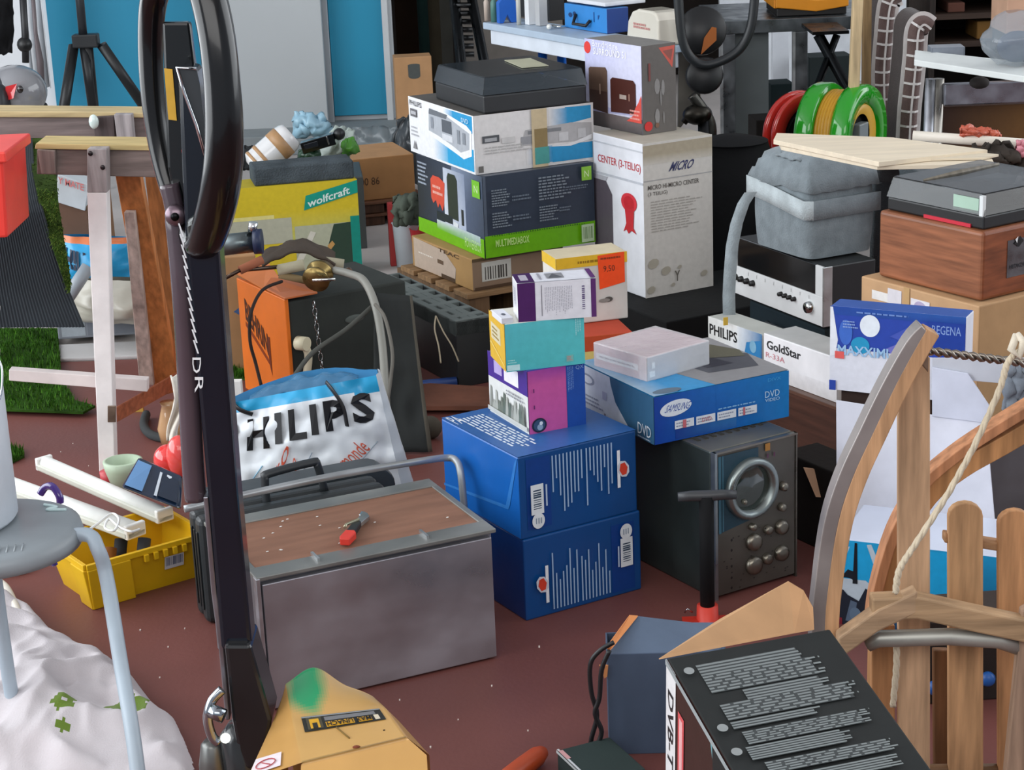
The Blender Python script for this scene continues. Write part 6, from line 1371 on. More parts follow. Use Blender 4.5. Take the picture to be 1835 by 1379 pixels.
# wrapped ceramic roll and plastic heap
ax=Yp(452,302,6.76); bx=Yp(522,240,6.80)
b=MB(); n=12; P3=[ax.lerp(bx,k/n) for k in range(n+1)]; b.tube(P3,[.030]+[.055]*10+[.052,.045],'#dcdcdc','gloss',seg=20)
t=thing('striped_roll','white and tan striped roll lying on the yellow display box','roll',ax); 
for v_i in range(len(b.v)): b.v[v_i]=b.v[v_i]-ax
b.build('roll_body',t)
dirn=(bx-ax); e1=dirn.normalized()
for f0,f1 in ((.10,.16),(.26,.33),(.60,.82)): MB().tube([dirn*f0,dirn*f1],.0562,'#b08a62','print',seg=20).build('tan_band',t)
def heap(name,label,px,Y,col,m,cat,h=.05,seed=0,amp=.03,fl=.01):
    """crumpled sheet filling the pixel quad bl br tr tl at depth Y"""
    a,b_,c,d_=[Yp(x,y,Y) for x,y in px]
    def f(u,v):
        p_=a.lerp(b_,u).lerp(d_.lerp(c,u),v); e=math.sin(math.pi*u)*math.sin(math.pi*v)
        return p_+Vector((amp*.4*noise.noise(Vector((u*5,v*5,seed+9))),-h*e+amp*noise.noise(Vector((u*5,v*5,seed))),amp*.6*noise.noise(Vector((u*6,v*6,seed+4)))))
    b=MB(); b.sheet(f,16,12,col,m); return tag(b.build(name,solid=fl),label,cat)
heap('blue_film','pale blue plastic film behind the striped roll',[(525,248),(600,240),(580,205),(527,200)],7.15,'#8fb4c6','bag','film',seed=3)
heap('white_film','white crumpled film in front of the dark plastic heap',[(560,290),(625,285),(635,235),(600,225)],7.10,'#b3bfb8','bag','film',seed=5)
heap('green_scrap','bright green plastic scrap left of the stamped carton',[(615,278),(645,272),(632,245),(612,255)],7.05,'#4d8f2c','bag','scrap',seed=6,amp=.01)
heap('dark_green_bag','dark green bag behind the foam block',[(535,292),(575,290),(570,262),(536,268)],7.0,'#2c4a36','bag','bag',seed=7,amp=.015)
heap('grey_sack','grey plastic sack on the back ledge beside the white player carton',[(640,322),(748,322),(742,225),(632,228)],8.2,'#6d767a','bag','sack',seed=8,amp=.04)
heap('dark_sack','dark plastic sack standing left of the white player carton',[(690,330),(760,330),(748,205),(712,215)],8.0,'#3d4347','bag','sack',seed=9,amp=.04)
t=thing('black_gadget','black plastic gadget lying on top of the dark green bag','gadget',Yp(570,258,6.95)); 
b=MB(); b.T=Matrix.Rotation(R(-14),4,'Y'); b.box(-.062,0,-.02,.062,.05,.02,'#151719','gloss'); b.box(-.05,-.003,-.008,.0,.0,.012,'#20242a','gloss'); b.box(.035,-.004,-.012,.040,0,.018,'#dfe3e6','chrome'); b.build('gadget_body',t,bevel=.004)
b=MB(); b.ball((.075,.03,.028),(.022,.022,.022),'#191b1d','plastic',12,8); b.build('knob',t)
# dark clutter left of it
heap('dark_clutter','dark clutter behind the ring handle, beside the striped roll',[(425,305),(470,300),(470,262),(425,262)],7.2,'#26282a','matte','clutter',seed=12)
# slotted tan carton behind the tower
q=dict(loc=Vector((Yp(713,230,8.9).x,8.9,0)),yaw=6,w=.17,d=.12,h=Yp(720,103,8.9).z)
carton('slotted_carton','tall tan carton with a slot, leaning by the right edge of the blue panel',q,{'*':'#b58b62'},{'F':lambda p:(p.r(.36,.80,.68,.915,'#4f5351'),p.e(.52,.80,.16,.03,'#4f5351'),p.e(.52,.915,.16,.012,'#4f5351'))})
# bucket and red things left of the tower
t=thing('white_bucket','white bucket with a red cup on its side, left of the carton tower','bucket',(G(733,478).x,G(733,478).y,0))
zb2=hgt(t.location,398); b=MB(); b.lathe([(0,0),(.042,0),(.050,zb2*.97),(.054,zb2),(.047,zb2),(.040,.01),(0,.01)],'#bfc6cc','plastic',26); b.build('bucket_body',t)
b=MB(); b.T=Matrix.Translation((.042,-.055,zb2*.30)); b.lathe([(0,0),(.018,0),(.030,zb2*.62),(.033,zb2*.63),(.028,zb2*.62),(0,.01)],'#c0262c','plastic',18); b.build('red_cup',t)
heap('olive_cloth','dark olive cloth bundled on top of the white bucket',[(706,402),(752,402),(752,345),(704,352)],6.55,'#4e564c','matte','cloth',h=.06,seed=14)
q=dict(loc=Vector((G(697,478).x,G(697,478).y,0)),yaw=60,w=.03,d=.03,h=hgt(G(697,478),365))
q=dict(loc=Vector((G(700,480).x,G(700,480).y+.02,0)),yaw=8,w=.022,d=.03,h=hgt(G(697,478),365)); carton('red_strip_box','narrow dark red upright strip box left of the white bucket',q,{'*':'#a63838'},None)
# ================================================================== tripod, vacuum and pole at the upper left
YT=8.1
ht=Yp(150,75,YT); t=thing('tripod','black lighting tripod in front of the left blue wall panel','tripod',(ht.x,YT,0)); Mt_=Matrix.Translation(-Vector((ht.x,YT,0)))
def V(x,y,Y): return Mt_@Yp(x,y,Y)
MB().tube([V(150,75,YT),V(143,0,YT),V(140,-60,YT)],.018,'#26292e','plastic',seg=12).build('column',t)
b=MB(); b.box(-.045,-.03,0,.06,.03,.055,'#1d2023','plastic'); b.T=Matrix.Identity(4); 
for i in range(len(b.v)): b.v[i]=b.v[i]+V(152,85,YT)
b.build('hub',t,bevel=.006)
for p0,p1 in (((132,82),(112,210)),((157,82),(170,215)),((182,80),(275,215))):
    A_=V(*p0,YT); B_=V(*p1,YT+(-.15 if p0[0]<140 else .1)); D_=B_-A_; E_=A_+D_*(A_.z/(A_.z-B_.z)); 
    b=MB(); b.tube([A_,A_.lerp(E_,.5)],.022,'#17191b','plastic',seg=10); b.tube([A_.lerp(E_,.5),E_*1.0],.016,'#22262a','plastic',seg=10); b.build('leg',t)
MB().tube([V(150,80,YT),V(168,205,YT)],.02,'#1a1c1f','plastic',seg=10).build('centre_tube',t)
t=thing('vacuum_cleaner','grey machine hood with a red patch, behind the beam at the upper left','machine',(Yp(30,200,7.2).x,7.2,0))
Mv=Matrix.Translation(-Vector(t.location)); zc0=Yp(30,205,7.2).z
b=MB(); c0=Mv@Yp(28,165,7.2); b.ball(c0,(.115,.10,.10),'#85868a','gloss',24,16); b.build('hood_shell',t)
b=MB(); b.slab([Mv@Yp(8,182,7.09),Mv@Yp(24,176,7.08),Mv@Yp(30,150,7.09),Mv@Yp(48,145,7.10),Mv@Yp(10,155,7.09)],.006,'#c22c30','gloss',dirv=(0,1,0)); b.build('red_patch',t)
b=MB(); b.ball(Mv@Yp(36,160,7.08),(.012,.008,.014),'#1c1416','gloss',10,8); b.build('lamp_eye',t)
b=MB(); b.ball(Mv@Yp(-10,175,7.15),(.07,.08,.09),'#3c4146','gloss',18,12); b.ball(Mv@Yp(5,190,7.1),(.03,.05,.08),'#23262a','plastic',14,10); b.build('dark_housing',t)
MB().box(-.14,-.05,0,.10,.08,zc0+.03,'#2a2b2e','matte').build('body',t,bevel=.01)
b=MB(); b.tube([Yp(40,-20,7.7),Yp(45,60,7.7),Yp(46,112,7.7)],.014,'#1a1b1e','plastic',seg=10); b.ball(Yp(44,80,7.7),(.03,.03,.03),'#121314','plastic',12,8); tag(b.build('clamp_pole'),'thin black pole with a clamp left of the tripod','pole')
b=MB(); b.tube([Yp(58,-20,7.6),Yp(64,60,7.6),Yp(72,110,7.6),Yp(78,210,7.6)],[.008,.008,.014,.010],'#5d5356','plastic',seg=10); tag(b.build('grey_rod'),'grey-brown rod standing between the clamp pole and the white curtain','rod')
heap('black_jacket','black cloth hanging at the upper left corner',[(-40,100),(22,95),(26,-30),(-40,-30)],7.9,'#0d0d10','matte','cloth',seed=20,amp=.03)
# ================================================================== the white-blue table with tools, upper middle
f0=G(865,40,.75); u_,v_=uv(29)
fc=G(1112,93,.75)
dl=(f0-fc).dot(v_); t=thing('trestle_table','pale blue-white table with a thick edge and blue legs behind the tall carton','table',(f0.x,f0.y,0),29)
L=dl
MB().box(0,-L,.725,.17,0,.75,'#b4c6d8','plastic').build('table_top',t,bevel=.003)
MB().box(.012,-L+.02,.672,.158,-.035,.724,'#dde5ef','plastic').build('apron',t,bevel=.003)
for x,y in ((.05,-.35),(.13,-.35),(.05,-L+.15),(.13,-L+.15)): MB().tube([(x,y,.67),(x-.01,y-.02,.0)],.017,'#1d5fb8','metal',seg=10).build('leg',t)
MB().tube([(.05,-.80,.66),(.20,-.60,.30)],.014,'#7f8f93','metal',seg=8).build('brace',t)
def TP(px,py,z=.751): return G(px,py,z)
def pxbox(name,label,x0,x1,ytop,ybase,z,dep,cols,cat='box',yaw=29,prints=None,m='plastic',L=None,bevel=.002,zb=None):
    f=G(x0,ybase,z) ; 
    u,v=uv(yaw); w=bis(lambda k: proj(f+u*k)[0],0,2,x1); h=hgt(f,ytop)-z
    return carton(name,label,dict(loc=f,yaw=yaw,w=w,d=dep,h=h),cols,prints,m=m,cat=cat,bevel=bevel)
# blue metal box
def LB(F,l,r,top,z,yaw,name,label,cols,prints=None,m='plastic',cat='box',bevel=.003,dmax=None,wmax=None):
    q=P(F,z=z,r=r,l=l,yaw=yaw,top=top)
    if dmax: q['d']=min(q['d'],dmax)
    if wmax: q['w']=min(q['w'],wmax)
    return carton(name,label,q,cols,prints,m=m,cat=cat,bevel=bevel),q
tb,q=LB((1088,61),1012,1127,16,.751,29,'blue_cash_box','blue metal box with a small handle on the pale table',{'*':'#143c84','L':'#2f86cf','T':'#3b7fc0'},{'L':lambda p:(p.e(.15,.55,.05,.10,'#123a6c',n=8),p.e(.25,.62,.04,.10,'#123a6c',n=8),p.r(.70,.4,.72,.8,'#1c4f92'),p.poly([(.80,.5),(.84,.7),(.80,.7)],'#1c4f92'))},m='plastic')
b=MB(); dd,hh=q['d'],q['h']; b.tube([(-.004,dd*.70,hh*.62),(-.02,dd*.68,hh*.25),(-.02,dd*.38,hh*.25),(-.004,dd*.36,hh*.45)],.006,'#1a1d22','plastic',seg=8); b.build('handle',tb)
for k,(x0,x1,yt,yb,c_,lab) in enumerate(((868,877,-5,37,'#c5b5a8','small pinkish bottle at the left end of the pale table'),(880,892,-4,39,'#4f8078','teal flat bottle second from the left on the pale table'),(926,934,-10,44,'#c8c7bd','narrow cream bottle behind the blue clamp on the pale table'))):
    c_0=G((x0+x1)/2,yb,.751)+v_*0; r_=(x1-x0)/2*c_0.y/3500*1.02; h_=hgt(c_0,yt)-.751
    b=MB(); b.lathe([(0,0),(r_,0),(r_,h_*.8),(r_*.6,h_*.9),(r_*.5,h_),(0,h_)],c_,'plastic',16); o=b.build('bottle',None,loc=c_0); tag(o,lab,'bottle')
t=thing('blue_clamp','bright blue plastic clamp on the pale table','clamp',G(911,41,.751),20)
MB().slab([(-.035,0,0),(-.018,0,0),(-.002,0,.03),(.014,0,0),(.035,0,0),(.035,0,.075),(.012,0,.10),(-.012,0,.10),(-.035,0,.075)],.03,'#1f63c4','plastic',dirv=(0,1,0)).build('clamp_body',t,bevel=.002)
b=MB(); b.tube([(-.03,.015,.10),(0,.015,.125),(.04,.015,.11)],.008,'#cfd5da','metal',seg=8); b.build('clamp_screw',t)
pxbox('white_packet','white packet standing beside the blue clamp on the pale table',948,966,-12,45,.751,.03,{'*':'#e6e8ea'})
pxbox('grey_packet','pale grey packet right of the white packet on the pale table',967,982,-12,47,.751,.03,{'*':'#b9babb'})
pxbox('black_monitor','black boxy device behind the blue metal box on the pale table',985,1012,-30,38,.751,.25,{'*':'#17181b'},cat='device')
b=MB(); b.tube(spl([TP(984,50,.757),TP(990,46,.757),TP(1000,48,.757),TP(1012,47,.757)]),.004,'#dfe0dc','chrome',seg=7); b.ball(TP(984,48,.762),(.01,.01,.01),'#e6e6e0','gloss',10,8); tag(b.build('silver_lead'),'short silvery lead lying left of the blue metal box','cable')
carton('white_folder','white folder lying on top of the blue metal box',dict(loc=q['loc']+v_*.01+Vector((0,0,q['h']+.006)),yaw=29,w=.17,d=q['d']*.9,h=.014),{'*':'#dfe1e6'},None,cat='folder')
# white helmet with red letters
q=P((1180,84),z=.751,r=1212,l=1122,yaw=25,top=22)
t=thing('white_case','cream rounded case with faded red letters beside the blue metal box','case',q['loc'],25)
b=MB(); n=12; w,d,h=.10,q['d'],q['h']
b.T=Matrix.Translation((0,d,0))@Matrix.Rotation(R(-90),4,'Z'); pr=[(0,0),(d,0),(d*1.0,h*.75),(d*.93,h*.95),(d*.8,h),(d*.38,h),(d*.2,h*.9),(d*.06,h*.6)]
b.v=[];b.slab([(x,0,z) for x,z in pr],w,'#dcd6c8','gloss',dirv=(0,1,0)); b.build('case_shell',t,bevel=.008,seg=3)
b=MB(); p=Pr((-.001,d,0),(0,-d,0),(0,0,h),'print',b); p.l(.25,.42,.80,.60,2,'#c9918a',fill=.7,seed=3); b.build('faded_lettering',t)
# ================================================================== machine with steering ring
t=thing('exercise_machine','black machine with a hoop handle and an orange disc, behind the speaker carton','machine',(Yp(1265,240,6.45).x,6.45,0)); Mx_=Matrix.Translation(-Vector(t.location))
def X(x,y,Y=6.9): return Mx_@Yp(x,y,Y-.45)
b=MB(); b.tube(spl([X(1214,-40),X(1217,20),X(1224,75),X(1240,105),X(1265,116),X(1300,106),X(1328,85),X(1345,50),X(1352,0),X(1352,-40)]),.0155,'#1d2124','plastic',seg=12); b.build('hoop_handle',t)
b=MB(); b.T=Matrix.Translation(X(1262,135,6.95))@Matrix.Rotation(R(78),4,'X'); b.lathe([(0,.02),(.055,.02),(.062,.012),(.062,-.012),(0,-.02)],'#101113','plastic',28); b.build('black_wheel',t)
b=MB(); b.T=Matrix.Translation(X(1258,55,7.0))@Matrix.Rotation(R(78),4,'X'); b.lathe([(0,.03),(.075,.03),(.08,.02),(.08,-.02),(0,-.02)],'#17181a','plastic',28); b.build('drum',t)
b=MB(); b.slab([X(1256,98,6.955),X(1284,72,6.955),X(1284,50,6.955),X(1276,48,6.955),X(1262,68,6.955)],.004,'#a35a1f','plastic',dirv=(0,1,0)); b.build('orange_segment',t)
b=MB(); b.slab([X(1218,60,7.03),X(1240,40,7.03),X(1250,120,7.03),X(1256,180,7.03),X(1215,235,7.03)],.03,'#6a665f','galv',dirv=(0,1,0)); b.build('side_plate',t)
b=MB(); b.tube(spl([X(1240,170),X(1262,200),X(1275,235),X(1268,330)]),.018,'#4c4b47','metal',seg=8); b.tube([X(1250,190),X(1225,220)],.012,'#3a3531','metal',seg=8); b.ball(X(1250,205),(.05,.04,.035),'#37342f','metal',12,8); b.build('gear_linkage',t)
b=MB(); b.tube([X(1262,210),Vector((.0,0,.02))],.022,'#2b2c2e','metal',seg=10); b.box(-.15,-.1,0,.2,.1,.03,'#2b2c2e','metal'); b.build('foot_frame',t)
# ================================================================== steel bench
f0=Yp(1290,62,7.6)
t=thing('steel_bench','grey steel workbench with square legs behind the hoop handle','workbench',(f0.x,7.6,0),0); MB_=Matrix.Translation(-Vector((f0.x,7.6,0)))
x1=(MB_@Yp(1450,62,7.6)).x; zt_=f0.z+.05
MB().box(-.02,0,zt_-.05,x1+.35,.6,zt_,'#6d7377','metal').build('bench_top',t,bevel=.002)
for a,c in ((1296,1318),(1425,1447)):
    xa=(MB_@Yp(a,150,7.6)).x; xc=(MB_@Yp(c,150,7.6)).x; MB().box(xa,.0,0,xc,.04,zt_-.051,'#7b8084','metal').build('leg',t,bevel=.002); MB().box(xa-.012,-.004,0,xa,.01,zt_-.051,'#ced3d6','metal').build('leg_edge',t)
xa=(MB_@Yp(1318,150,7.62)).x; xc=(MB_@Yp(1380,150,7.62)).x; MB().box(xa,.06,.12,xc,.5,zt_-.055,'#656d6e','plastic').build('drawer_unit',t,bevel=.003)
struct(MB().box(Yp(1290,100,10.5).x,10.5,0,4.9,10.55,3.3,'#d3d8de','matte').build('wall_pale'))
for k,(x0,x1_,y0,y1,c_) in enumerate(((1384,1414,65,140,'#c9cdd6'),(1446,1483,66,140,'#c9cdd6'))):
    a=Yp(x0,y1,8.6); c=Yp(x1_,y0,8.6); tag(MB().box(0,0,0,c.x-a.x,.03,c.z+.3,'#dfe3ea','plastic').build('bright_window_board',loc=(a.x,8.6,0),bevel=.003),('left','right')[k]+' pale white board seen under the grey steel workbench','board')  # bright window areas beyond the bench, painted as pale boards
for (x0,x1_,y0,y1,c_,yy,nm,lab) in ((1382,1425,150,240,'#1c2a2c',8.2,'dark_bin','dark bin under the grey steel workbench'),(1450,1530,100,170,'#2b3334',8.4,'dark_crate','dark crate behind the orange tray and right bench leg'),(1355,1400,214,244,'#1a1613',7.0,'small_black_box','small black box left of the red reel')):
    a=Yp(x0,y1,yy); c=Yp(x1_,y0,yy); q=dict(loc=Vector((a.x,yy,0)),yaw=4,w=c.x-a.x,d=.15,h=max(.1,c.z)); carton(nm,lab,q,{'*':c_},None,m='matte',cat='box' if 'box' in nm else ('bin' if 'bin' in nm else 'crate'))
# orange tray with tools on the bench
zt2=zt_+.001
a=G(1392,44,zt2); 
f1=Yp(1392,45,7.66); c1=Yp(1548,42,7.66)
t=thing('orange_tool_tray','orange plastic tray full of tools on the steel workbench','tray',(f1.x,7.66,0)); t.location.z=zt_+.002
w=c1.x-f1.x
b=MB(); b.box(0,0,0,w*.8,.30,.03,'#1e1c1b','plastic'); b.build('tray_base',t,bevel=.004)
b=MB(); b.slab([(-.005,-.01,.035),(w*.45,-.01,.015),(w*.82,-.01,.032),(w*.82,-.01,.065),(w*.45,-.01,.060),(-.005,-.01,.085)],.02,'#d98a1c','plastic',dirv=(0,1,0)); b.box(-.01,.01,.03,.02,.3,.075,'#d98a1c','plastic'); b.build('tray_rim',t,bevel=.004)
b=MB(); b.ball((w*.30,.1,.12),(.07,.05,.025),'#c8202c','gloss',16,10); b.build('red_tool',t)
for k,(x,r_,c_) in enumerate(((.1,.035,'#2c2b29'),(.42,.03,'#4b4b4b'),(.55,.035,'#23211f'),(.7,.03,'#2f2b28'))): b=MB(); b.ball((w*x,.12,.09),(r_*1.3,.04,r_),c_,'metal',12,8); b.build('dark_tool',t)
MB().box(w*.0,.02,-(t.location.z-zt_),w*.7,.25,-.001,'#3b3b3b','matte').build('tray_stand',t) if t.location.z>zt_ else None
t=thing('folding_stand','black folding stand with diagonal legs under the orange tray','stand',(Yp(1480,140,7.3).x,7.3,0)); Mq=Matrix.Translation(-Vector(t.location))
for p0,p1 in (((1466,62),(1506,135)),((1500,62),(1470,140))):
    A_=Mq@Yp(*p0,7.3); B_=Mq@Yp(*p1,7.3); E_=A_+(B_-A_)*(A_.z/(A_.z-B_.z)); MB().tube([A_,E_],.014 if p0[0]>1490 else .020,'#191b1d','metal',seg=4).build('leg',t)
MB().box((Mq@Yp(1455,60,7.3)).x,-.02,(Mq@Yp(1455,62,7.3)).z,(Mq@Yp(1520,60,7.3)).x,.25,(Mq@Yp(1455,62,7.3)).z+.012,'#1f2022','metal').build('stand_top',t)
# stakes
for k,(x0,x1_,yt,x2,x3,yb,c_,Y_) in enumerate(((1531,1549,-40,1522,1541,158,'#cdb48c',6.25),(1548,1563,-40,1546,1561,150,'#8e7350',6.7))):
    A_=Yp((x0+x1_)/2,yt,Y_); B_=Yp((x2+x3)/2,yb,Y_); wd=(Yp(x1_,0,Y_)-Yp(x0,0,Y_)).length/2
    E_=A_+(B_-A_)*((A_.z-.62)/(A_.z-B_.z)) if k==0 else A_+(B_-A_)*(A_.z/(A_.z-B_.z))
    b=MB(); b.slab([A_-Vector((wd,0,0)),A_+Vector((wd,0,0)),E_+Vector((wd,0,0)),E_-Vector((wd,0,0))],.03,c_,'wood',dirv=(0,1,0)); tag(b.build('wooden_stake',bevel=.002),('pale wooden stake standing in front of the green cable reel','darker wooden stake standing behind the pale one')[k],'stake')
# ================================================================== cable reels on a hidden low table
tx=Yp(1500,250,6.2); zc3_=Yp(1520,236,6.35).z; RG=.165; zt3=zc3_-RG-.001
t=thing('low_dark_table','low dark table behind the padded bag carrying the cable reels','table',(tx.x-.16,6.0,0))
MB().box(0,0,zt3-.03,.46,.72,zt3,'#2c2e30','matte').build('table_top',t,bevel=.003)
for x,y in ((.02,.04),(.40,.04),(.02,.66),(.40,.66)): MB().box(x,y,0,x+.04,y+.04,zt3-.031,'#232526','matte').build('leg',t)
def reel(name,label,c,Rr,wd,yawd,col,cab,par=None,spool=.62):
    t=thing(name,label,'cable reel',(c[0],c[1],c[2]-Rr),0)
    Mz=Matrix.Translation((0,0,Rr))@Matrix.Rotation(R(yawd),4,'Z')@Matrix.Rotation(R(90),4,'Y')
    def L(prof,cl,m,nm,seg=40):
        b=MB(); b.T=Mz; b.lathe(prof,cl,m,seg); b.build(nm,t)
    fl_=wd*.25
    for z0 in (0,wd): L([(Rr*.60,z0-.010),(Rr*.97,z0-fl_),(Rr,z0-fl_*.6),(Rr,z0+fl_*.6),(Rr*.96,z0+fl_),(Rr*.66,z0+fl_*.8),(Rr*.60,z0-.010)],col,'gloss','flange')
    L([(Rr*.80,.018),(Rr*.86,wd*.3),(Rr*.86,wd*.75),(Rr*.80,wd-.008)],cab,'plastic','cable_winding')
    L([(Rr*.58,0),(Rr*.52,wd*.5),(Rr*.58,wd+.012)],'#141515','matte','hub_drum')
    L([(.0,wd-.01),(Rr*.54,wd-.012)],'#101112','matte','hub_plate')
    return t,Mz,Rr,wd
t,Mz,Rr,wd=reel('green_cable_reel','green cable reel wound with yellow cable, behind the pale planks',(Yp(1475,240,6.35).x,6.35,zt3+RG+.001),RG,.125,-34,'#1d9a1a','#d8a82c')
b=MB(); b.T=Mz; 
for k in range(7):
    rr_=Rr*(.83+.006*(k%2)); b.tube([(rr_*math.cos(R(a)),rr_*math.sin(R(a)),.024+k*.011) for a in range(0,360,12)],.008,'#c99424','plastic',seg=6,closed=True)
b.build('cable_turn',t)
b=MB(); b.T=Mz; b.box(-.04,-.035,wd-.01,.04,.035,wd+.02,'#7b8488','plastic'); b.build('grey_socket',t,bevel=.004)
b=MB(); b.T=Mz; b.lathe([(Rr*.42,wd+.008),(Rr*.60,wd+.018),(Rr*.63,wd+.008)],'#d1a02a','plastic',30); b.build('yellow_inner_ring',t)
reel('red_cable_reel','red cable reel leaning behind the green one',(Yp(1432,255,6.45).x,6.50,zt3+.145),.14,.045,-60,'#c8322a','#8c2420')
# ================================================================== checked cushions, shelf and bag at the upper right
def check(name,label,path,wpx,Y,hh):
    t=thing(name,label,'cushion',(Yp(path[-1][0],path[-1][1],Y).x,Y,0)); Mc=Matrix.Translation(-Vector(t.location))
    P3=spl([Mc@Yp(x,y,Y) for x,y in path],10); n=len(P3); wd=wpx*Y/3500
    b=MB(); vs=[]; 
    for i,p_ in enumerate(P3):
        tg=(P3[min(i+1,n-1)]-P3[max(i-1,0)]).normalized(); s_=Vector((0,-1,0)).cross(tg).normalized(); 
        for k in range(7): 
            f_=k/6-.5; vs.append(p_+s_*(wd*f_)+Vector((0,.03*(2*f_)**4-.012*math.sin(0),0)))
    b.add(vs,[(7*i+k,7*i+k+1,7*i+8+k,7*i+7+k) for i in range(n-1) for k in range(6)],'#6b5855','fabric',True); o=b.build('cushion_face',t)
    # side body going back
    b=MB(); vs=[]
    for i,p_ in enumerate(P3):
        tg=(P3[min(i+1,n-1)]-P3[max(i-1,0)]).normalized(); s_=Vector((0,-1,0)).cross(tg).normalized()
        for sg in (-1,1): 
            for dy in (.03,.24): vs.append(p_+s_*(wd*.5*sg)+Vector((0,dy,0)))
    b.add(vs,[(4*i,4*i+1,4*i+5,4*i+4) for i in range(n-1)]+[(4*i+2,4*i+3,4*i+7,4*i+6) for i in range(n-1)]+[(4*i+1,4*i+3,4*i+7,4*i+5) for i in range(n-1)]+[(0,2,3,1)],'#3d3230','fabric'); b.build('cushion_side',t)
    b=MB()
    def lay(pts,w_):
        vs=[]; m=len(pts)
        for i,p_ in enumerate(pts):
            tg=(pts[min(i+1,m-1)]-pts[max(i-1,0)]).normalized(); s_=Vector((0,-1,0)).cross(tg).normalized()
            vs+= [p_-s_*w_/2,p_+s_*w_/2]
        b.add(vs,[(2*i,2*i+1,2*i+3,2*i+2) for i in range(m-1)],'#d9d4d2','print')
    cols_=((-.5,.022),(0,.007),(.5,.022)) 
    for f_,w_ in cols_:
        pts=[]
        for i,p_ in enumerate(P3):
            tg=(P3[min(i+1,n-1)]-P3[max(i-1,0)]).normalized(); s_=Vector((0,-1,0)).cross(tg).normalized(); pts.append(p_+s_*(wd*f_*.97)+Vector((0,.03*(2*f_)**4-.007,0)))
        lay(pts,w_)
    acc=0
    for i in range(1,n):
        acc+=(P3[i]-P3[i-1]).length
        if acc>.042:
            acc=0; tg=(P3[i]-P3[i-1]).normalized(); s_=Vector((0,-1,0)).cross(tg).normalized(); lay([P3[i]+s_*(wd*f_)+Vector((0,.03*(2*f_)**4-.0075,0)) for f_ in (-.48,-.2,.2,.48)],.0075)
    b.build('check_lines',t); return t
check('checked_cushion','upright brown and white checked cushion, left of the two, behind the reels',[(1612,-8),(1598,2),(1592,25),(1588,70),(1584,120),(1584,170),(1586,260)],30,6.75,0)
check('checked_cushion','upright brown and white checked cushion, right of the two, beside the white shelf',[(1668,52),(1655,44),(1645,58),(1642,100),(1637,150),(1632,200),(1628,270),(1622,345)],33,6.45,0)
t=thing('white_shelf','thin white shelf board on pale tube legs at the right edge','shelf',(Yp(1640,120,5.7).x,5.75,0)); Mw=Matrix.Translation(-Vector(t.location))
a=Mw@Yp(1640,112,5.75); b=MB(); b.slab([Mw@Yp(1638,118,5.75),Mw@Yp(1900,158,5.35),Mw@Yp(1900,150,5.35)+Vector((.1,.16,0)),Mw@Yp(1655,110,5.75)+Vector((.0,.12,0))],.018,'#dfe4e2','plastic',dirv=(0,0,1)); b.build('shelf_board',t,bevel=.002)
zsh=(Yp(1660,122,5.8)).z-.01
for x,c_ in ((1668,'#b5b8bf'),(1682,'#a9a59e')): A_=Mw@Yp(x,150,5.85); MB().tube([Vector((A_.x,A_.y,zsh-.03)),Vector((A_.x-.01,A_.y,0))],.017,c_,'metal',seg=12).build('leg',t)
b=MB(); A_=Mw@Yp(1694,170,5.8); B_=Mw@Yp(1900,172,5.8); b.box(A_.x,.06,A_.z-.035,B_.x,.09,A_.z+.030,'#9c9da6','metal'); b.build('cross_rail',t,bevel=.004)
b=MB(); A_=Mw@Yp(1755,148,5.75); b.ball(A_,(.03,.03,.018),'#2e2a29','matte',12,8); b.build('rubber_foot',t)
q=dict(loc=Yp(1668,116,5.82),yaw=-3,w=.10,d=.07,h=.055); q['loc'].z=zsh+.012
carton('grey_drawer_box','small grey box standing on the white shelf left of the clear bag',q,{'*':'#6f7680','T':'#8e939b'},{'F':lambda p:p.r(.05,.5,.95,.95,'#7b828c')})
def plbag(u,v):
    a=R(360*u); r_=.085*math.sin(math.pi*(.12+.80*v))**.7+.012*noise.noise(Vector((math.cos(a)*2,math.sin(a)*2,v*5)))
    return Vector((math.cos(a)*r_*1.2,math.sin(a)*r_,v*.15+.01*noise.noise(Vector((u*6,v*4,2)))))
b=MB(); b.sheet(plbag,26,16,'#a9b4bd','film'); o=b.build('clear_bag',None,loc=Yp(1822,124,5.60)+Vector((0,0,.015))); tag(o,'clear plastic bag of blue-grey contents on the white shelf at the right edge','bag')
b=MB(); b.ball((0,0,.05),(.06,.05,.045),'#5b6478','matte',12,8); b.ball((.04,-.01,.03),(.04,.04,.03),'#3c4252','matte',10,8); b.build('bag_contents',o)
q=dict(loc=Yp(1803,62,6.2),yaw=0,w=.3,d=.2,h=.20); carton('pink_tan_carton','pinkish tan carton at the upper right corner',q,{'*':'#c79f85'},None)
q=dict(loc=Vector((Yp(1665,75,6.9).x,6.9,0)),yaw=0,w=.6,d=.4,h=Yp(1665,-60,6.9).z)
t=thing('dark_shelf_unit','dark shelving unit full of dim clutter at the upper right','shelf',q['loc'],0); w,d,h=q['w'],q['d'],q['h']
MB().box(0,.35,0,w,.4,h,'#1a1512','matte').build('back_panel',t); MB().box(0,0,0,.02,.35,h,'#2b2420','wood').build('side_panel',t); MB().box(w-.02,0,0,w,.35,h,'#2b2420','wood').build('side_panel',t)
for y_ in (75,25,200,-30):
    z_=Yp(1700,y_,6.9).z; MB().box(.02,0,z_-.02,w-.02,.35,z_,'#3a2c24','woodx').build('shelf_board',t)
rd=random.Random(6)
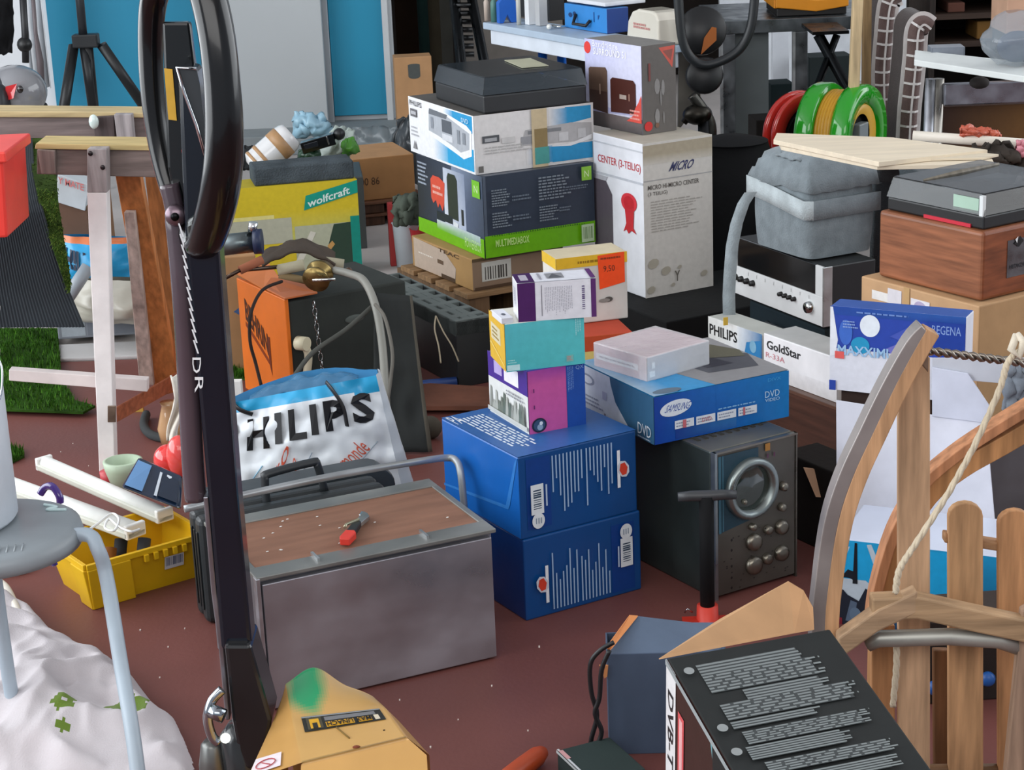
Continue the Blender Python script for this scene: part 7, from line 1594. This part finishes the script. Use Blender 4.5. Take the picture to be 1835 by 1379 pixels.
for k in range(12):
    x=.03+rd.random()*(w-.15); y_=rd.choice((75,25,200)); z_=Yp(1700,y_,6.9).z+.001; s_=rd.uniform(.04,.1); MB().box(x,.03,z_,x+s_,.2,z_+rd.uniform(.03,.07),rd.choice(('#4a2f22','#6b4a25','#23262b','#5b3a30','#2c3440','#7b5a2c')),'matte').build('stored_item',t,bevel=.004)
for k,(x,y,sz,c_,lab) in enumerate(((1718,30,.05,'#9a6a2c','small ochre box on the dark shelving'),)):
    pass
# rusty wooden crate below the shelf, with pink and orange oddments
q=dict(loc=Vector((Yp(1690,245,5.9).x,5.9,0)),yaw=0,w=.4,d=.12,h=Yp(1690,192,5.9).z); carton('rusty_chest','dark rust brown chest under the white shelf',q,{'*':'#38221a','F':'#3c251a'},{'F':lambda p:(p.g(0,.7,1,1,'#3c251a','#5a3a1c','#7a5424','#3c251a'))},m='dirty',cat='chest')
# white moulding and planks
def plank(name,pts,zs,th,label,col='#e6d8c0',m='palewood'):
    P_=[G(x,y,z) for (x,y),z in zip(pts,zs)]; b=MB(); b.slab(P_,th,col,m,dirv=(0,0,-1)); return tag(b.build(name,bevel=.001),label,'plank','pale planks on the bag')
plank('pale_plank',[(1386,250),(1575,290),(1770,268),(1600,246),(1392,238)],[.705]*5,.012,'pale plank, the uppermost of the three across the padded bag',)
plank('pale_plank',[(1400,262),(1572,297),(1782,293),(1778,284),(1580,282),(1392,246)],[.692]*6,.010,'pale plank, the lowest of the three, with a stepped left end')
plank('pale_plank',[(1560,286),(1762,282),(1790,276),(1640,262)],[.699]*4,.006,'pale plank, the middle one of the three stacked boards','#dccfb8')
a=Yp(1636,243,5.2); c=Yp(1840,258,5.1)
b=MB(); b.tube([a,c],.014,'#e6ded0','plastic',seg=10,sq=.7); tag(b.build('white_moulding'),'white rounded wooden moulding right of the pale planks','moulding')
heap('pink_scrap','pink and orange scrap of film on the white moulding',[(1720,240),(1795,244),(1780,232),(1722,226)],5.15,'#c9644c','bag','scrap',seed=31,amp=.02,h=.01)
heap('pink_wrapper','pale pink wrapper at the right end of the white moulding',[(1818,280),(1845,282),(1845,250),(1822,254)],5.0,'#d98a98','bag','wrapper',seed=33,amp=.01,h=.01)
heap('white_wrapper','white crumpled wrapper at the right edge above the turntable',[(1805,350),(1850,352),(1850,315),(1825,318)],4.5,'#c9ccd0','bag','wrapper',seed=34,amp=.015,h=.02)
heap('dark_netting','dark twiggy netting between the planks and the white moulding',[(1740,300),(1845,310),(1845,262),(1745,256)],5.02,'#37302a','dirty','netting',seed=35,amp=.05,h=.04)
heap('grey_backdrop_cloth','dark grey-green cloth behind the clear hooded turntable',[(1600,420),(1850,430),(1850,285),(1590,290)],5.66,'#3f4648','matte','cloth',seed=36,amp=.04,h=.03)
heap('blue_grey_cloth','blue-grey cloth behind the pull rope at the right edge',[(1796,735),(1850,735),(1850,655),(1806,650)],3.6,'#7a828c','cloth','cloth',seed=37,amp=.02,h=.02)

tag(MB().box(0,0,0,.012,.003,.02,'#d9b23c','plastic').build('yellow_tag',loc=Vector(Yp(1297,583,4.72)),yaw=20),'small yellow tag at the lower end of the grey shoulder strap','tag')
for k,pts in enumerate((((781,566,5.0),(779,590,4.95),(786,620,4.9),(790,650,4.85)),((781,566,5.0),(795,595,4.96),(810,620,4.92),(822,648,4.9)))):
    tag(MB().tube(spl([Yp(*p_) for p_ in pts]),.0022,'#9a8f7a','matte',seg=5).build('thin_string'),('straight','slanting')[k]+' thin string hanging from the edge of the slotted crate','string')
# knobs and screens belong to the panel they sit on
for o in list(COL.objects):
    if o.parent and o.parent.name.startswith('oscilloscope') and (o.name.startswith(('knob','screen','panel_marks'))):
        o.parent=[c for c in o.parent.children if c.name.startswith('front_panel')][0]
    elif o.parent and o.parent.name.startswith('amplifier') and o.name.startswith(('knob','volume_knob','scale_marks')):
        o.parent=[c for c in o.parent.children if c.name.startswith('faceplate')][0]
    elif o.parent and o.parent.name.startswith('pallet_truck') and o.name.startswith('sticker_lettering'):
        o.parent=[c for c in o.parent.children if c.name.startswith('warning_sticker')][0]
    elif o.parent and o.parent.name.startswith('pallet_truck') and o.name.startswith('prohibition_mark'):
        o.parent=[c for c in o.parent.children if c.name.startswith('white_sticker')][0]
